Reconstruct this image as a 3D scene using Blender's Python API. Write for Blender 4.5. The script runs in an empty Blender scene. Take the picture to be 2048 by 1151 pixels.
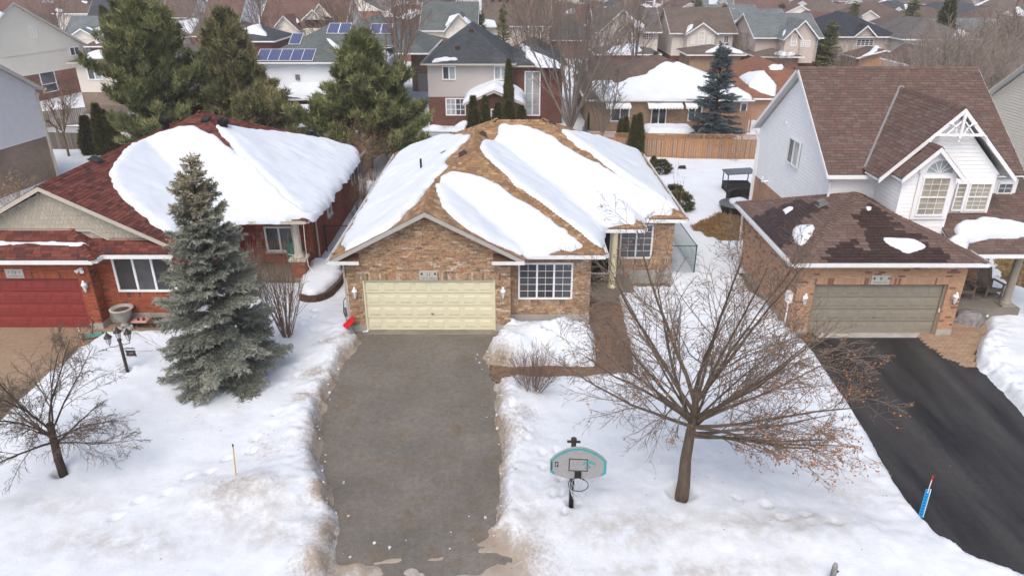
import bpy, math, random
import numpy as np
from mathutils import Matrix, Vector

R = math.radians
SC = bpy.context.scene
COL = SC.collection

# ------------------------------------------------------------------ camera, sky, sun, exposure
CAM_H, PITCH, FPX = 12.6, 24.4, 1420.0
cam_data = bpy.data.cameras.new('camera')
cam_data.sensor_width = 36.0
cam_data.lens = FPX / 2048.0 * 36.0
cam_data.clip_start, cam_data.clip_end = 0.1, 3000.0
cam = bpy.data.objects.new('camera', cam_data)
cam.location = (0, 0, CAM_H)
cam.rotation_euler = (R(90 - PITCH), 0, 0)
COL.objects.link(cam)
SC.camera = cam

SUN_EL, SUN_AZ = 58.0, 195.0          # high veiled sun behind the camera
world = bpy.data.worlds.new('World')
SC.world = world
world.use_nodes = True
wn, wl = world.node_tree.nodes, world.node_tree.links
for n in list(wn):
    wn.remove(n)
sky = wn.new('ShaderNodeTexSky')
sky.sky_type = 'NISHITA'
sky.sun_disc = False
sky.sun_elevation = R(SUN_EL)
sky.sun_rotation = R(SUN_AZ)
sky.air_density, sky.dust_density, sky.ozone_density = 1.0, 6.0, 1.0
hsv = wn.new('ShaderNodeHueSaturation')
hsv.inputs['Saturation'].default_value = 0.95      # an overcast, nearly grey sky
bg = wn.new('ShaderNodeBackground')
bg.inputs['Strength'].default_value = 0.15
wo = wn.new('ShaderNodeOutputWorld')
wl.new(sky.outputs[0], hsv.inputs['Color'])
wl.new(hsv.outputs[0], bg.inputs['Color'])
wl.new(bg.outputs[0], wo.inputs['Surface'])

sun_data = bpy.data.lights.new('sun', 'SUN')
sun_data.energy = 0.5
sun_data.angle = R(60)
sun_data.color = (1.0, 0.97, 0.93)
sun = bpy.data.objects.new('sun', sun_data)
_az = R(SUN_AZ)
_d = Vector((math.sin(_az) * math.cos(R(SUN_EL)), math.cos(_az) * math.cos(R(SUN_EL)), math.sin(R(SUN_EL))))
sun.rotation_euler = _d.to_track_quat('Z', 'Y').to_euler()
COL.objects.link(sun)

SC.view_settings.view_transform = 'Standard'
SC.view_settings.look = 'None'
SC.view_settings.exposure = 0.47
SC.view_settings.gamma = 1.0
SC.view_settings.use_curve_mapping = False
SC.render.engine = 'CYCLES'
SC.cycles.use_denoising = True
SC.cycles.max_bounces = 7
SC.cycles.diffuse_bounces = 5
SC.cycles.glossy_bounces = 2
SC.cycles.transmission_bounces = 2
SC.cycles.transparent_max_bounces = 7

# ------------------------------------------------------------------ photograph pixel -> place
_cp, _sp = math.cos(R(PITCH)), math.sin(R(PITCH))

def ray(x, y):
    u, v = (x - 1024.0) / FPX, (y - 575.5) / FPX
    return (u, _cp - v * _sp, -(_sp + v * _cp))

def G(x, y, z=0.0):
    r = ray(x, y)
    t = (z - CAM_H) / r[2]
    return Vector((r[0] * t, r[1] * t, z))

def AY(x, y, Y):
    r = ray(x, y)
    t = Y / r[1]
    return Vector((r[0] * t, Y, CAM_H + r[2] * t))

def proj(X, Y, Z):
    d = Z - CAM_H
    zc = Y * _cp - d * _sp
    return 1024 + FPX * X / zc, 575.5 - FPX * (Y * _sp + d * _cp) / zc, zc

# ------------------------------------------------------------------ noise
def _hash(ix, iy, seed):
    h = (ix.astype(np.int64) * 374761393 + iy.astype(np.int64) * 668265263 + seed * 974634777) & 0x7fffffff
    h = ((h ^ (h >> 13)) * 1274126177) & 0x7fffffff
    return ((h ^ (h >> 16)) & 0xffff) / 65535.0

def vnoise(x, y, seed=0):
    x, y = np.asarray(x, float), np.asarray(y, float)
    ix, iy = np.floor(x), np.floor(y)
    fx, fy = x - ix, y - iy
    fx, fy = fx * fx * (3 - 2 * fx), fy * fy * (3 - 2 * fy)
    a, b = _hash(ix, iy, seed), _hash(ix + 1, iy, seed)
    c, d = _hash(ix, iy + 1, seed), _hash(ix + 1, iy + 1, seed)
    return (a * (1 - fx) + b * fx) * (1 - fy) + (c * (1 - fx) + d * fx) * fy

def fbm(x, y, seed=0, octv=4):
    s, a, t = 0.0, 1.0, 0.0
    for k in range(octv):
        s = s + a * (vnoise(np.asarray(x) * 2 ** k, np.asarray(y) * 2 ** k, seed + k * 17) - 0.5)
        t += a
        a *= 0.5
    return s / t * 2

def sdf_poly(px, py, poly):
    """signed distance, positive inside"""
    px, py = np.asarray(px, float), np.asarray(py, float)
    d = np.full(px.shape, 1e9)
    inside = np.zeros(px.shape, bool)
    n = len(poly)
    for i in range(n):
        ax, ay = poly[i][0], poly[i][1]
        bx, by = poly[(i + 1) % n][0], poly[(i + 1) % n][1]
        ex, ey = bx - ax, by - ay
        L = ex * ex + ey * ey + 1e-12
        t = np.clip(((px - ax) * ex + (py - ay) * ey) / L, 0, 1)
        d = np.minimum(d, np.hypot(px - ax - t * ex, py - ay - t * ey))
        cond = ((ay > py) != (by > py))
        xi = ax + (py - ay) * ex / (ey if abs(ey) > 1e-12 else 1e-12)
        inside ^= cond & (px < xi)
    return np.where(inside, d, -d)

def smooth01(x):
    x = np.clip(x, 0, 1)
    return x * x * (3 - 2 * x)

# ------------------------------------------------------------------ objects
def tag(o, label=None, cat=None, group=None, kind=None):
    if label: o['label'] = label
    if cat: o['category'] = cat
    if group: o['group'] = group
    if kind: o['kind'] = kind
    return o

def empty(name, loc=(0, 0, 0), rz=0.0, label=None, cat=None, group=None):
    o = bpy.data.objects.new(name, None)
    o.location = loc
    o.rotation_euler = (0, 0, rz)
    o.empty_display_size = 0.3
    COL.objects.link(o)
    return tag(o, label, cat, group)

def link(o, parent=None, world_verts=True):
    COL.objects.link(o)
    if parent is not None:
        o.parent = parent
        if world_verts:
            m = Matrix.Translation(parent.location) @ parent.rotation_euler.to_matrix().to_4x4() if parent.parent is None else None
            if m is None:
                # parent is itself a part whose vertices are in place already
                o.matrix_parent_inverse = Matrix.Identity(4)
            else:
                o.matrix_parent_inverse = m.inverted()
    return o

class MB:
    """collects polygons into one mesh object"""
    def __init__(s):
        s.v, s.f, s.uv = [], [], []
    def face(s, pts, uv=None):
        b = len(s.v)
        s.v.extend([tuple(p) for p in pts])
        s.f.append(tuple(range(b, b + len(pts))))
        s.uv.extend(uv if uv else [(0, 0)] * len(pts))
    def box(s, x0, y0, z0, x1, y1, z1):
        s.obox((x0, y0, z0), (x1 - x0, 0, 0), (0, y1 - y0, 0), (0, 0, z1 - z0))
    def obox(s, o, a, b, c):
        o, a, b, c = Vector(o), Vector(a), Vector(b), Vector(c)
        p = [o, o + a, o + a + b, o + b, o + c, o + a + c, o + a + b + c, o + b + c]
        for q in ((0, 3, 2, 1), (4, 5, 6, 7), (0, 1, 5, 4), (1, 2, 6, 5), (2, 3, 7, 6), (3, 0, 4, 7)):
            e1, e2 = (p[q[1]] - p[q[0]]).length, (p[q[3]] - p[q[0]]).length
            s.face([p[k] for k in q], [(0, 0), (e1, 0), (e1, e2), (0, e2)])
    def cbox(s, c, sx, sy, sz, rz=0.0):
        c = Vector(c)
        a, b = Vector((math.cos(rz), math.sin(rz), 0)) * sx, Vector((-math.sin(rz), math.cos(rz), 0)) * sy
        s.obox(c - a / 2 - b / 2, a, b, (0, 0, sz))
    def bar(s, p, q, w, h=None):
        p, q = Vector(p), Vector(q)
        h = w if h is None else h
        d = (q - p).normalized()
        up = Vector((0, 0, 1)) if abs(d.z) < 0.95 else Vector((0, 1, 0))
        a = d.cross(up).normalized() * w
        b = a.cross(d).normalized() * h
        s.obox(p - a / 2 - b / 2, q - p, a, b)
    def tube(s, pts, rad, sides=8, cap=True):
        pts = [Vector(p) for p in pts]
        if not hasattr(rad, '__len__'):
            rad = [rad] * len(pts)
        b = len(s.v)
        ref = None
        for i, p in enumerate(pts):
            d = (pts[min(i + 1, len(pts) - 1)] - pts[max(i - 1, 0)])
            d = d.normalized() if d.length > 1e-9 else Vector((0, 0, 1))
            if ref is None:
                ref = Vector((1, 0, 0)) if abs(d.x) < 0.9 else Vector((0, 1, 0))
            a = (ref - d * ref.dot(d)).normalized()
            ref = a
            c = d.cross(a)
            for k in range(sides):
                t = 2 * math.pi * k / sides
                s.v.append(tuple(p + (a * math.cos(t) + c * math.sin(t)) * rad[i]))
        for i in range(len(pts) - 1):
            for k in range(sides):
                k2 = (k + 1) % sides
                s.f.append((b + i * sides + k, b + i * sides + k2, b + (i + 1) * sides + k2, b + (i + 1) * sides + k))
                s.uv.extend([(0, 0)] * 4)
        if cap:
            s.f.append(tuple(b + k for k in reversed(range(sides))))
            s.f.append(tuple(b + (len(pts) - 1) * sides + k for k in range(sides)))
            s.uv.extend([(0, 0)] * (2 * sides))
    def lathe(s, c, prof, sides=20):
        b = len(s.v)
        for r, z in prof:
            for k in range(sides):
                t = 2 * math.pi * k / sides
                s.v.append((c[0] + max(r, 1e-4) * math.cos(t), c[1] + max(r, 1e-4) * math.sin(t), c[2] + z))
        for i in range(len(prof) - 1):
            for k in range(sides):
                k2 = (k + 1) % sides
                s.f.append((b + i * sides + k, b + i * sides + k2, b + (i + 1) * sides + k2, b + (i + 1) * sides + k))
                s.uv.extend([(0, 0)] * 4)
        for ring, rev in ((0, True), (len(prof) - 1, False)):
            if prof[ring][0] > .001:
                idx = [b + ring * sides + k for k in range(sides)]
                s.f.append(tuple(reversed(idx)) if rev else tuple(idx)); s.uv.extend([(0, 0)] * sides)
    def build(s, name, mat, parent=None, smooth=False, world_verts=True):
        me = bpy.data.meshes.new(name)
        me.from_pydata(s.v, [], s.f)
        uvl = me.uv_layers.new(name='UVMap')
        uvl.data.foreach_set('uv', np.array(s.uv, dtype=np.float32).ravel())
        if mat: me.materials.append(mat)
        if smooth:
            me.polygons.foreach_set('use_smooth', [True] * len(me.polygons))
        me.update()
        return link(bpy.data.objects.new(name, me), parent, world_verts)

def np_mesh(name, V, F, mat, parent=None, smooth=False, attrs=None, world_verts=True, fresh=False):
    """V (n,3), F (m,3|4) numpy arrays; attrs = {name: per-vertex float array}"""
    me = bpy.data.meshes.new(name)
    V = np.ascontiguousarray(V, np.float32)
    F = np.ascontiguousarray(F, np.int32)
    k = F.shape[1]
    me.vertices.add(len(V)); me.vertices.foreach_set('co', V.ravel())
    me.loops.add(F.size); me.loops.foreach_set('vertex_index', F.ravel())
    me.polygons.add(len(F))
    me.polygons.foreach_set('loop_start', np.arange(0, F.size, k, dtype=np.int32))
    me.polygons.foreach_set('use_smooth', np.full(len(F), smooth, bool))
    me.update(calc_edges=True)
    for an, av in (attrs or {}).items():
        at = me.attributes.new(an, 'FLOAT', 'POINT')
        at.data.foreach_set('value', np.ascontiguousarray(av, np.float32))
    if mat: me.materials.append(mat)
    o = bpy.data.objects.new(name, me)
    if fresh:
        return o
    return link(o, parent, world_verts)

def copy_tree(o, loc, rz=0.0, s=1.0, label=None):
    """copy of a thing with copies of its parts"""
    c = o.copy(); COL.objects.link(c)
    c.location = loc; c.rotation_euler = (0, 0, rz)
    c.scale = s if hasattr(s, '__len__') else (s, s, s)
    if label: c['label'] = label
    for ch in o.children:
        d = ch.copy(); COL.objects.link(d); d.parent = c
        for g in ch.children:
            e = g.copy(); COL.objects.link(e); e.parent = d
    return c

# ------------------------------------------------------------------ materials
MATS = {}

def new_mat(name):
    m = bpy.data.materials.new(name)
    m.use_nodes = True
    nt = m.node_tree
    b = nt.nodes['Principled BSDF']
    MATS[name] = m
    return m, nt, b

def _noise(nt, vec, scale, detail=4.0, rough=0.55):
    n = nt.nodes.new('ShaderNodeTexNoise')
    n.inputs['Scale'].default_value = scale
    n.inputs['Detail'].default_value = detail
    n.inputs['Roughness'].default_value = rough
    if vec is not None: nt.links.new(vec, n.inputs['Vector'])
    return n.outputs['Fac']

def _math(nt, op, a, b=None, clamp=False):
    n = nt.nodes.new('ShaderNodeMath'); n.operation = op; n.use_clamp = clamp
    for i, q in enumerate((a, b)):
        if q is None: continue
        if hasattr(q, 'default_value') or hasattr(q, 'is_linked'): nt.links.new(q, n.inputs[i])
        else: n.inputs[i].default_value = q
    return n.outputs[0]

def _ramp(nt, fac, stops, const=False):
    n = nt.nodes.new('ShaderNodeValToRGB')
    cr = n.color_ramp
    cr.interpolation = 'CONSTANT' if const else 'LINEAR'
    while len(cr.elements) > 1: cr.elements.remove(cr.elements[-1])
    cr.elements[0].position, cr.elements[0].color = stops[0][0], (*stops[0][1], 1)
    for p, c in stops[1:]:
        e = cr.elements.new(p); e.color = (*c, 1)
    if fac is not None: nt.links.new(fac, n.inputs[0])
    return n.outputs[0]

def _mix(nt, fac, a, b, mode='MIX'):
    n = nt.nodes.new('ShaderNodeMix'); n.data_type = 'RGBA'; n.blend_type = mode
    for q, i in ((fac, 0), (a, 6), (b, 7)):
        if isinstance(q, (int, float)): n.inputs[i].default_value = q
        elif isinstance(q, tuple): n.inputs[i].default_value = (*q, 1)
        else: nt.links.new(q, n.inputs[i])
    return n.outputs[2]

def _bump(nt, b, h, strength=0.3, dist=0.02):
    n = nt.nodes.new('ShaderNodeBump')
    n.inputs['Strength'].default_value = strength
    n.inputs['Distance'].default_value = dist
    nt.links.new(h, n.inputs['Height'])
    nt.links.new(n.outputs[0], b.inputs['Normal'])

def _pos(nt):
    return nt.nodes.new('ShaderNodeNewGeometry').outputs['Position']

def plain(name, col, rough=0.6, var=0.12, scale=3.0, spec=0.3, metal=0.0, bump=0.0, bscale=40.0):
    m, nt, b = new_mat(name)
    p = _pos(nt)
    n = _noise(nt, p, scale)
    lo, hi = tuple(max(0, c * (1 - var)) for c in col), tuple(min(1, c * (1 + var)) for c in col)
    nt.links.new(_ramp(nt, n, [(0.3, lo), (0.7, hi)]), b.inputs['Base Color'])
    b.inputs['Roughness'].default_value = rough
    b.inputs['Specular IOR Level'].default_value = spec
    b.inputs['Metallic'].default_value = metal
    if bump: _bump(nt, b, _noise(nt, p, bscale, 3), bump, 0.01)
    return m

def pieces(name, cols, rough=0.85, grain=0.18, gscale=30.0, blotch=0.0, bump=0.4):
    """one colour of the list per piece (own object or own island)"""
    m, nt, b = new_mat(name)
    oi = nt.nodes.new('ShaderNodeObjectInfo').outputs['Random']
    g = nt.nodes.new('ShaderNodeNewGeometry')
    r = _math(nt, 'FRACT', _math(nt, 'ADD', oi, g.outputs['Random Per Island']))
    n = len(cols)
    c = _ramp(nt, r, [(i / n, cols[i]) for i in range(n)], True)
    gr = _noise(nt, g.outputs['Position'], gscale, 3)
    c = _mix(nt, 1.0, c, _ramp(nt, gr, [(0.25, (1 - grain,) * 3), (0.75, (1 + grain,) * 3)]), 'MULTIPLY')
    if blotch:
        bl = _noise(nt, g.outputs['Position'], 9.0, 5, 0.7)
        c = _mix(nt, 1.0, c, _ramp(nt, bl, [(0.42, (1 - blotch,) * 3), (0.56, (1, 1, 1))]), 'MULTIPLY')
    nt.links.new(c, b.inputs['Base Color'])
    b.inputs['Roughness'].default_value = rough
    b.inputs['Specular IOR Level'].default_value = 0.2
    _bump(nt, b, gr, bump, 0.006)
    return m

def _uv(nt):
    return nt.nodes.new('ShaderNodeUVMap').outputs[0]

def tiled(name, c1, c2, mortar, w, h, mort=0.01, rough=0.9, bump=0.5, blot=0.25, mix3=None):
    """brick or shingle courses in metres for surfaces too far away for single pieces"""
    m, nt, b = new_mat(name)
    t = nt.nodes.new('ShaderNodeTexBrick')
    t.inputs['Scale'].default_value = 1.0
    t.inputs['Brick Width'].default_value = w
    t.inputs['Row Height'].default_value = h
    t.inputs['Mortar Size'].default_value = mort
    t.inputs['Mortar Smooth'].default_value = 0.2
    t.inputs['Bias'].default_value = 0.0
    t.inputs['Color1'].default_value = (*c1, 1)
    t.inputs['Color2'].default_value = (*c2, 1)
    t.inputs['Mortar'].default_value = (*mortar, 1)
    nt.links.new(_uv(nt), t.inputs['Vector'])
    p = _pos(nt)
    c = _mix(nt, 1.0, t.outputs['Color'], _ramp(nt, _noise(nt, p, 0.7, 6, 0.65), [(0.3, (1 - blot,) * 3), (0.7, (1 + blot * 0.6,) * 3)]), 'MULTIPLY')
    nt.links.new(c, b.inputs['Base Color'])
    b.inputs['Roughness'].default_value = rough
    b.inputs['Specular IOR Level'].default_value = 0.2
    inv = _math(nt, 'SUBTRACT', 1.0, t.outputs['Fac'])
    _bump(nt, b, inv, bump, 0.015)
    return m

def lapped(name, col, pitch=0.115, rough=0.55, dark=0.82):
    """horizontal lap siding seen from far"""
    m, nt, b = new_mat(name)
    s = nt.nodes.new('ShaderNodeSeparateXYZ'); nt.links.new(_uv(nt), s.inputs[0])
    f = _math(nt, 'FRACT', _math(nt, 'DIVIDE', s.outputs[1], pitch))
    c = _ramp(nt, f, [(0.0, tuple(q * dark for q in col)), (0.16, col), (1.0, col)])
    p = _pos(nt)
    c = _mix(nt, 1.0, c, _ramp(nt, _noise(nt, p, 0.5, 5), [(0.3, (0.93,) * 3), (0.7, (1.03,) * 3)]), 'MULTIPLY')
    nt.links.new(c, b.inputs['Base Color'])
    b.inputs['Roughness'].default_value = rough
    b.inputs['Specular IOR Level'].default_value = 0.25
    return m

# roof shingles
M_SH11 = pieces('shingle_tan', [(.22, .135, .075), (.275, .175, .098), (.33, .215, .125), (.25, .155, .09), (.20, .13, .082), (.30, .19, .108), (.37, .255, .15), (.26, .165, .09)], blotch=0.12)
M_SH13 = pieces('shingle_red', [(.125, .040, .032), (.15, .050, .038), (.105, .034, .029), (.165, .058, .044), (.135, .044, .035), (.075, .032, .029)], blotch=0.15)
M_SH9 = pieces('shingle_brown', [(.128, .082, .071), (.140, .098, .085), (.112, .077, .068), (.132, .084, .076), (.146, .106, .092), (.118, .085, .076)], blotch=0.1)
M_SH9W = pieces('shingle_brown_wet', [(.044, .027, .024), (.052, .033, .028), (.038, .025, .022), (.047, .030, .027)], rough=0.45, blotch=0.1)
M_DECK11 = plain('deck_tan', (.12, .07, .04), 0.9)
M_DECK13 = plain('deck_red', (.06, .018, .015), 0.9)
M_DECK9 = plain('deck_brown', (.055, .034, .03), 0.9)
# bricks
M_BR11 = pieces('brick_tan', [(0.456, 0.296, 0.182), (0.513, 0.342, 0.205), (0.41, 0.274, 0.188), (0.479, 0.331, 0.228), (0.593, 0.479, 0.388), (0.342, 0.239, 0.16), (0.49, 0.291, 0.171), (0.433, 0.285, 0.177), (0.274, 0.194, 0.131), (0.456, 0.342, 0.251), (0.536, 0.382, 0.228), (0.41, 0.251, 0.16)], grain=0.3, gscale=22, blotch=0.35)
M_BR13 = pieces('brick_red', [(.30, .085, .048), (.34, .10, .055), (.27, .078, .046), (.36, .115, .062), (.31, .09, .05), (.29, .08, .045), (.33, .105, .06), (.12, .07, .055), (.30, .095, .05), (.35, .10, .05)], grain=0.2)
M_BR9 = pieces('brick_orange', [(.44, .265, .165), (.47, .285, .18), (.41, .25, .165), (.46, .295, .195), (.43, .26, .165), (.49, .31, .20), (.45, .275, .17), (.24, .12, .09), (.42, .26, .17), (.46, .285, .185)], grain=0.2)
M_MORT11 = plain('mortar_tan', (.33, .27, .21), 0.95)
M_MORT13 = plain('mortar_red', (.26, .13, .09), 0.95)
M_MORT9 = plain('mortar_orange', (.45, .33, .23), 0.95)
M_T_BR13 = tiled('brick_red_far', (.28, .085, .05), (.22, .06, .04), (.20, .11, .085), .25, .08, .008)
M_T_BR11 = tiled('brick_tan_far', (.40, .26, .155), (.30, .20, .13), (.33, .27, .21), .25, .08, .008)
M_T_BR9 = tiled('brick_orange_far', (.43, .26, .165), (.39, .23, .145), (.40, .29, .21), .25, .08, .008)
M_T_BRR = tiled('brick_darkred', (.165, .066, .052), (.115, .05, .042), (.20, .12, .10), .25, .08, .008)
M_T_BRM = tiled('brick_mottled', (.32, .12, .085), (.20, .085, .065), (.34, .25, .2), .45, .09, .01, blot=.45)
M_T_BRB = tiled('brick_brown', (.27, .20, .15), (.22, .165, .125), (.28, .23, .19), .25, .08, .008)
# far roofs
M_R = {}
for k, a, b_ in (('slate', (.052, .060, .070), (.075, .085, .098)), ('greygreen', (.10, .12, .12), (.135, .155, .155)),
                 ('brown', (.112, .080, .068), (.148, .108, .092)), ('taupe', (.125, .10, .085), (.16, .13, .11)),
                 ('grey', (.11, .105, .10), (.15, .142, .135)), ('redbrown', (.135, .080, .068), (.172, .106, .09)),
                 ('navy', (.034, .040, .052), (.05, .058, .072)), ('rust', (.20, .095, .062), (.25, .125, .08)),
                 ('bluegrey', (.13, .155, .165), (.175, .20, .21))):
    M_R[k] = tiled('roof_' + k, a, b_, tuple(q * 0.55 for q in a), .33, .15, .012, blot=.22)
# siding, trim
M_WHITE = plain('white_siding', (.88, .90, .92), 0.5, 0.03)
M_GREYS = plain('grey_siding', (.64, .65, .67), 0.55, 0.04)
M_CREAM = plain('cream_siding', (.66, .62, .54), 0.55, 0.04)
M_SHAKE = pieces('beige_shake', [(.40, .375, .31), (.425, .40, .335), (.38, .355, .295), (.41, .385, .32)], 0.7, .06)
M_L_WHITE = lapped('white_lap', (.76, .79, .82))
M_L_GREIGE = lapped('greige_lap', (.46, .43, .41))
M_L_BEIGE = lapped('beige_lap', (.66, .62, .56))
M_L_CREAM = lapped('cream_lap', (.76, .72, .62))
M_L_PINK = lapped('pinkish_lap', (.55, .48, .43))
M_TRIM = plain('white_trim', (.80, .81, .83), 0.4, 0.03)
M_TRIMB = plain('beige_trim', (.47, .44, .385), 0.5, 0.05)
M_TRIMG = plain('grey_trim', (.40, .39, .38), 0.5, 0.05)
M_GUT = plain('gutter_white', (.72, .74, .76), 0.35, 0.06)
M_GUTIN = plain('gutter_inside', (.04, .04, .042), 0.8)
M_SOF = plain('soffit', (.66, .66, .66), 0.7, 0.04)
M_DOORY = plain('garage_yellow', (.70, .675, .50), 0.45, 0.03)
M_DOORR = plain('garage_red', (.235, .045, .042), 0.4, 0.05)
M_DOORG = plain('garage_greige', (.265, .245, .20), 0.45, 0.04)
M_CREAMCOL = plain('cream_paint', (.72, .68, .46), 0.5, 0.04)
M_CONC = plain('concrete', (.36, .35, .33), 0.9, 0.16, 2.0, bump=0.2)
M_CONCD = plain('concrete_dark', (.19, .175, .15), 0.9, 0.2, 2.0, bump=0.2)
M_BLACK = plain('black_metal', (.018, .018, .02), 0.45, 0.2)
M_IRON = plain('brown_iron', (.045, .036, .036), 0.5, 0.25)
M_VENT = plain('vent_brown', (.06, .035, .032), 0.6, 0.2)
M_VENTG = plain('vent_grey', (.16, .16, .16), 0.5, 0.15)
M_LEAD = plain('flashing_grey', (.19, .19, .195), 0.55, 0.08)
M_PLAST = plain('clear_lamp', (.66, .70, .74), 0.2, 0.15, 40.0)
M_STONE = plain('boulder_stone', (.22, .21, .215), 0.9, 0.3, 8.0, bump=0.6, bscale=18)
M_PLAQUE = plain('plaque_stone', (.46, .45, .43), 0.8, 0.08, 12)
M_INK = plain('engraved_ink', (.035, .035, .04), 0.8)
M_INKL = plain('engraved_faint', (.27, .265, .26), 0.8)
M_RED = plain('red_plastic', (.55, .012, .018), 0.35, 0.08)
M_TEAL = plain('teal_paint', (.03, .33, .36), 0.45, 0.1)
M_TEALP = plain('teal_plastic', (.02, .22, .22), 0.4, 0.12)
M_GREENT = plain('green_tarp', (.02, .13, .105), 0.4, 0.35, 9.0, bump=0.6, bscale=12)
M_BOARD = plain('backboard_white', (.31, .315, .32), 0.45, 0.08, 9)
M_YEL = plain('yellow_paint', (.58, .42, .05), 0.5, 0.15)
M_BLUE = plain('blue_reflector', (.02, .33, .62), 0.35, 0.12, 30)
M_ORANGE = plain('orange_paint', (.65, .20, .07), 0.5, 0.1)
M_PINK = plain('pink_plastic', (.55, .30, .27), 0.6, 0.1)
M_PURPLE = plain('purple_dark', (.05, .04, .09), 0.6)
M_WICKER = plain('black_wicker', (.03, .026, .026), 0.7, 0.3, 60, bump=0.5, bscale=120)
M_GLASSTOP = plain('grey_glass_top', (.10, .105, .11), 0.25, 0.1)
M_ADIR = pieces('weathered_wood', [(.14, .115, .09), (.16, .13, .105), (.125, .10, .08)], 0.85, .2, 40)
M_FENCE = pieces('cedar_board', [(.36, .19, .09), (.30, .165, .09), (.26, .165, .11), (.33, .20, .11), (.38, .215, .105), (.24, .16, .115), (.31, .185, .10), (.29, .20, .145)], 0.85, .25, 14, bump=.3)
M_FENCEG = pieces('grey_board', [(.17, .145, .125), (.20, .17, .15), (.145, .125, .11), (.22, .19, .165)], 0.9, .25, 14)
M_FENCER = plain('cedar_rail', (.33, .19, .10), 0.85, 0.2, 6)
M_PAVER = pieces('paver_brown', [(.155, .10, .068), (.18, .12, .085), (.135, .09, .065), (.165, .11, .08), (.19, .13, .095)], 0.9, .22, 30)
M_PAVERT = pieces('paver_tan', [(.30, .21, .14), (.33, .235, .16), (.27, .19, .13), (.31, .22, .155)], 0.9, .22, 30)
M_TIMBER = plain('dark_timber', (.085, .05, .038), 0.9, 0.4, 6, bump=.5, bscale=20)
M_TARPB = plain('blue_tarp', (.01, .12, .55), 0.5)
M_RUBBER = plain('dark_mat', (.05, .045, .045), 0.9)
M_CURTAIN = plain('blind_fabric', (.62, .60, .55), 0.8, 0.04)
M_LEAFO = plain('dry_leaf', (.34, .14, .05), 0.8, 0.5, 9)
M_LEAFT = plain('dry_flower', (.36, .24, .12), 0.85, 0.3, 6)
M_SOIL = plain('soil', (.085, .06, .045), 0.95, 0.4, 5, bump=.6, bscale=30)

def glass(name, col, rough=0.06):
    m, nt, b = new_mat(name)
    p = _pos(nt)
    c = _ramp(nt, _noise(nt, p, 1.3, 3), [(0.35, tuple(q * 0.6 for q in col)), (0.65, col)])
    nt.links.new(c, b.inputs['Base Color'])
    b.inputs['Roughness'].default_value = rough
    b.inputs['Specular IOR Level'].default_value = 0.6
    _bump(nt, b, _noise(nt, p, 0.9, 2), 0.12, 0.05)
    return m

M_GLD = glass('glass_dark', (.055, .06, .066))
M_GLM = glass('glass_mid', (.10, .115, .13))
M_GLB = glass('glass_blind', (.36, .37, .36), 0.12)
M_GLBT = glass('glass_blind_tan', (.40, .37, .30), 0.12)
M_GLC = glass('glass_curtain', (.42, .48, .50), 0.12)

def solar_mat():
    m, nt, b = new_mat('solar_cells')
    t = nt.nodes.new('ShaderNodeTexBrick')
    t.offset = 0.0
    t.inputs['Scale'].default_value = 1.0
    t.inputs['Brick Width'].default_value = .16
    t.inputs['Row Height'].default_value = .16
    t.inputs['Mortar Size'].default_value = .006
    t.inputs['Color1'].default_value = (.045, .06, .15, 1)
    t.inputs['Color2'].default_value = (.055, .072, .17, 1)
    t.inputs['Mortar'].default_value = (.20, .22, .28, 1)
    nt.links.new(_uv(nt), t.inputs['Vector'])
    nt.links.new(t.outputs[0], b.inputs['Base Color'])
    b.inputs['Roughness'].default_value = 0.18
    return m
M_SOLAR = solar_mat()

def snow_mat(name='snow', dirty=False):
    m, nt, b = new_mat(name)
    p = _pos(nt)
    n1 = _noise(nt, p, 1.2, 6, 0.6)
    c = _ramp(nt, n1, [(0.3, (.575, .63, .70)), (0.7, (.645, .695, .755))])
    if dirty:
        at = nt.nodes.new('ShaderNodeAttribute'); at.attribute_name = 'dirt'
        n2 = _noise(nt, p, 9.0, 9, 0.78)
        n3 = _noise(nt, p, 1.1, 5, 0.6)
        k = _math(nt, 'SUBTRACT', _math(nt, 'ADD', at.outputs['Fac'], _math(nt, 'MULTIPLY', _math(nt, 'SUBTRACT', n2, 0.5), 1.7)), 0.16)
        k = _math(nt, 'MULTIPLY', k, 1.9, True)
        dc = _ramp(nt, n3, [(0.3, (.22, .165, .115)), (0.55, (.33, .285, .235)), (0.8, (.16, .115, .075))])
        c = _mix(nt, k, c, dc)
        at2 = nt.nodes.new('ShaderNodeAttribute'); at2.attribute_name = 'grey'
        k2 = _math(nt, 'MULTIPLY', _math(nt, 'MULTIPLY', at2.outputs['Fac'], _ramp(nt, _noise(nt, p, 2.0, 8, 0.74), [(0.36, (0, 0, 0)), (0.6, (1, 1, 1))])), 0.85, True)
        c = _mix(nt, k2, c, (.36, .345, .325))
        k3 = _ramp(nt, _noise(nt, p, 0.8, 9, 0.75), [(0.5, (0, 0, 0)), (0.72, (.34, .34, .34))])
        c = _mix(nt, k3, c, (.47, .475, .48))
    nt.links.new(c, b.inputs['Base Color'])
    b.inputs['Roughness'].default_value = 0.7
    b.inputs['Specular IOR Level'].default_value = 0.15
    h = _math(nt, 'ADD', _noise(nt, p, 5.0, 8, 0.65), _math(nt, 'MULTIPLY', _noise(nt, p, 34.0, 4), 0.35))
    _bump(nt, b, h, 0.35 if dirty else 0.16, 0.06)
    return m
M_SNOW = snow_mat()
M_SNOWG = snow_mat('snow_ground', True)

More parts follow.
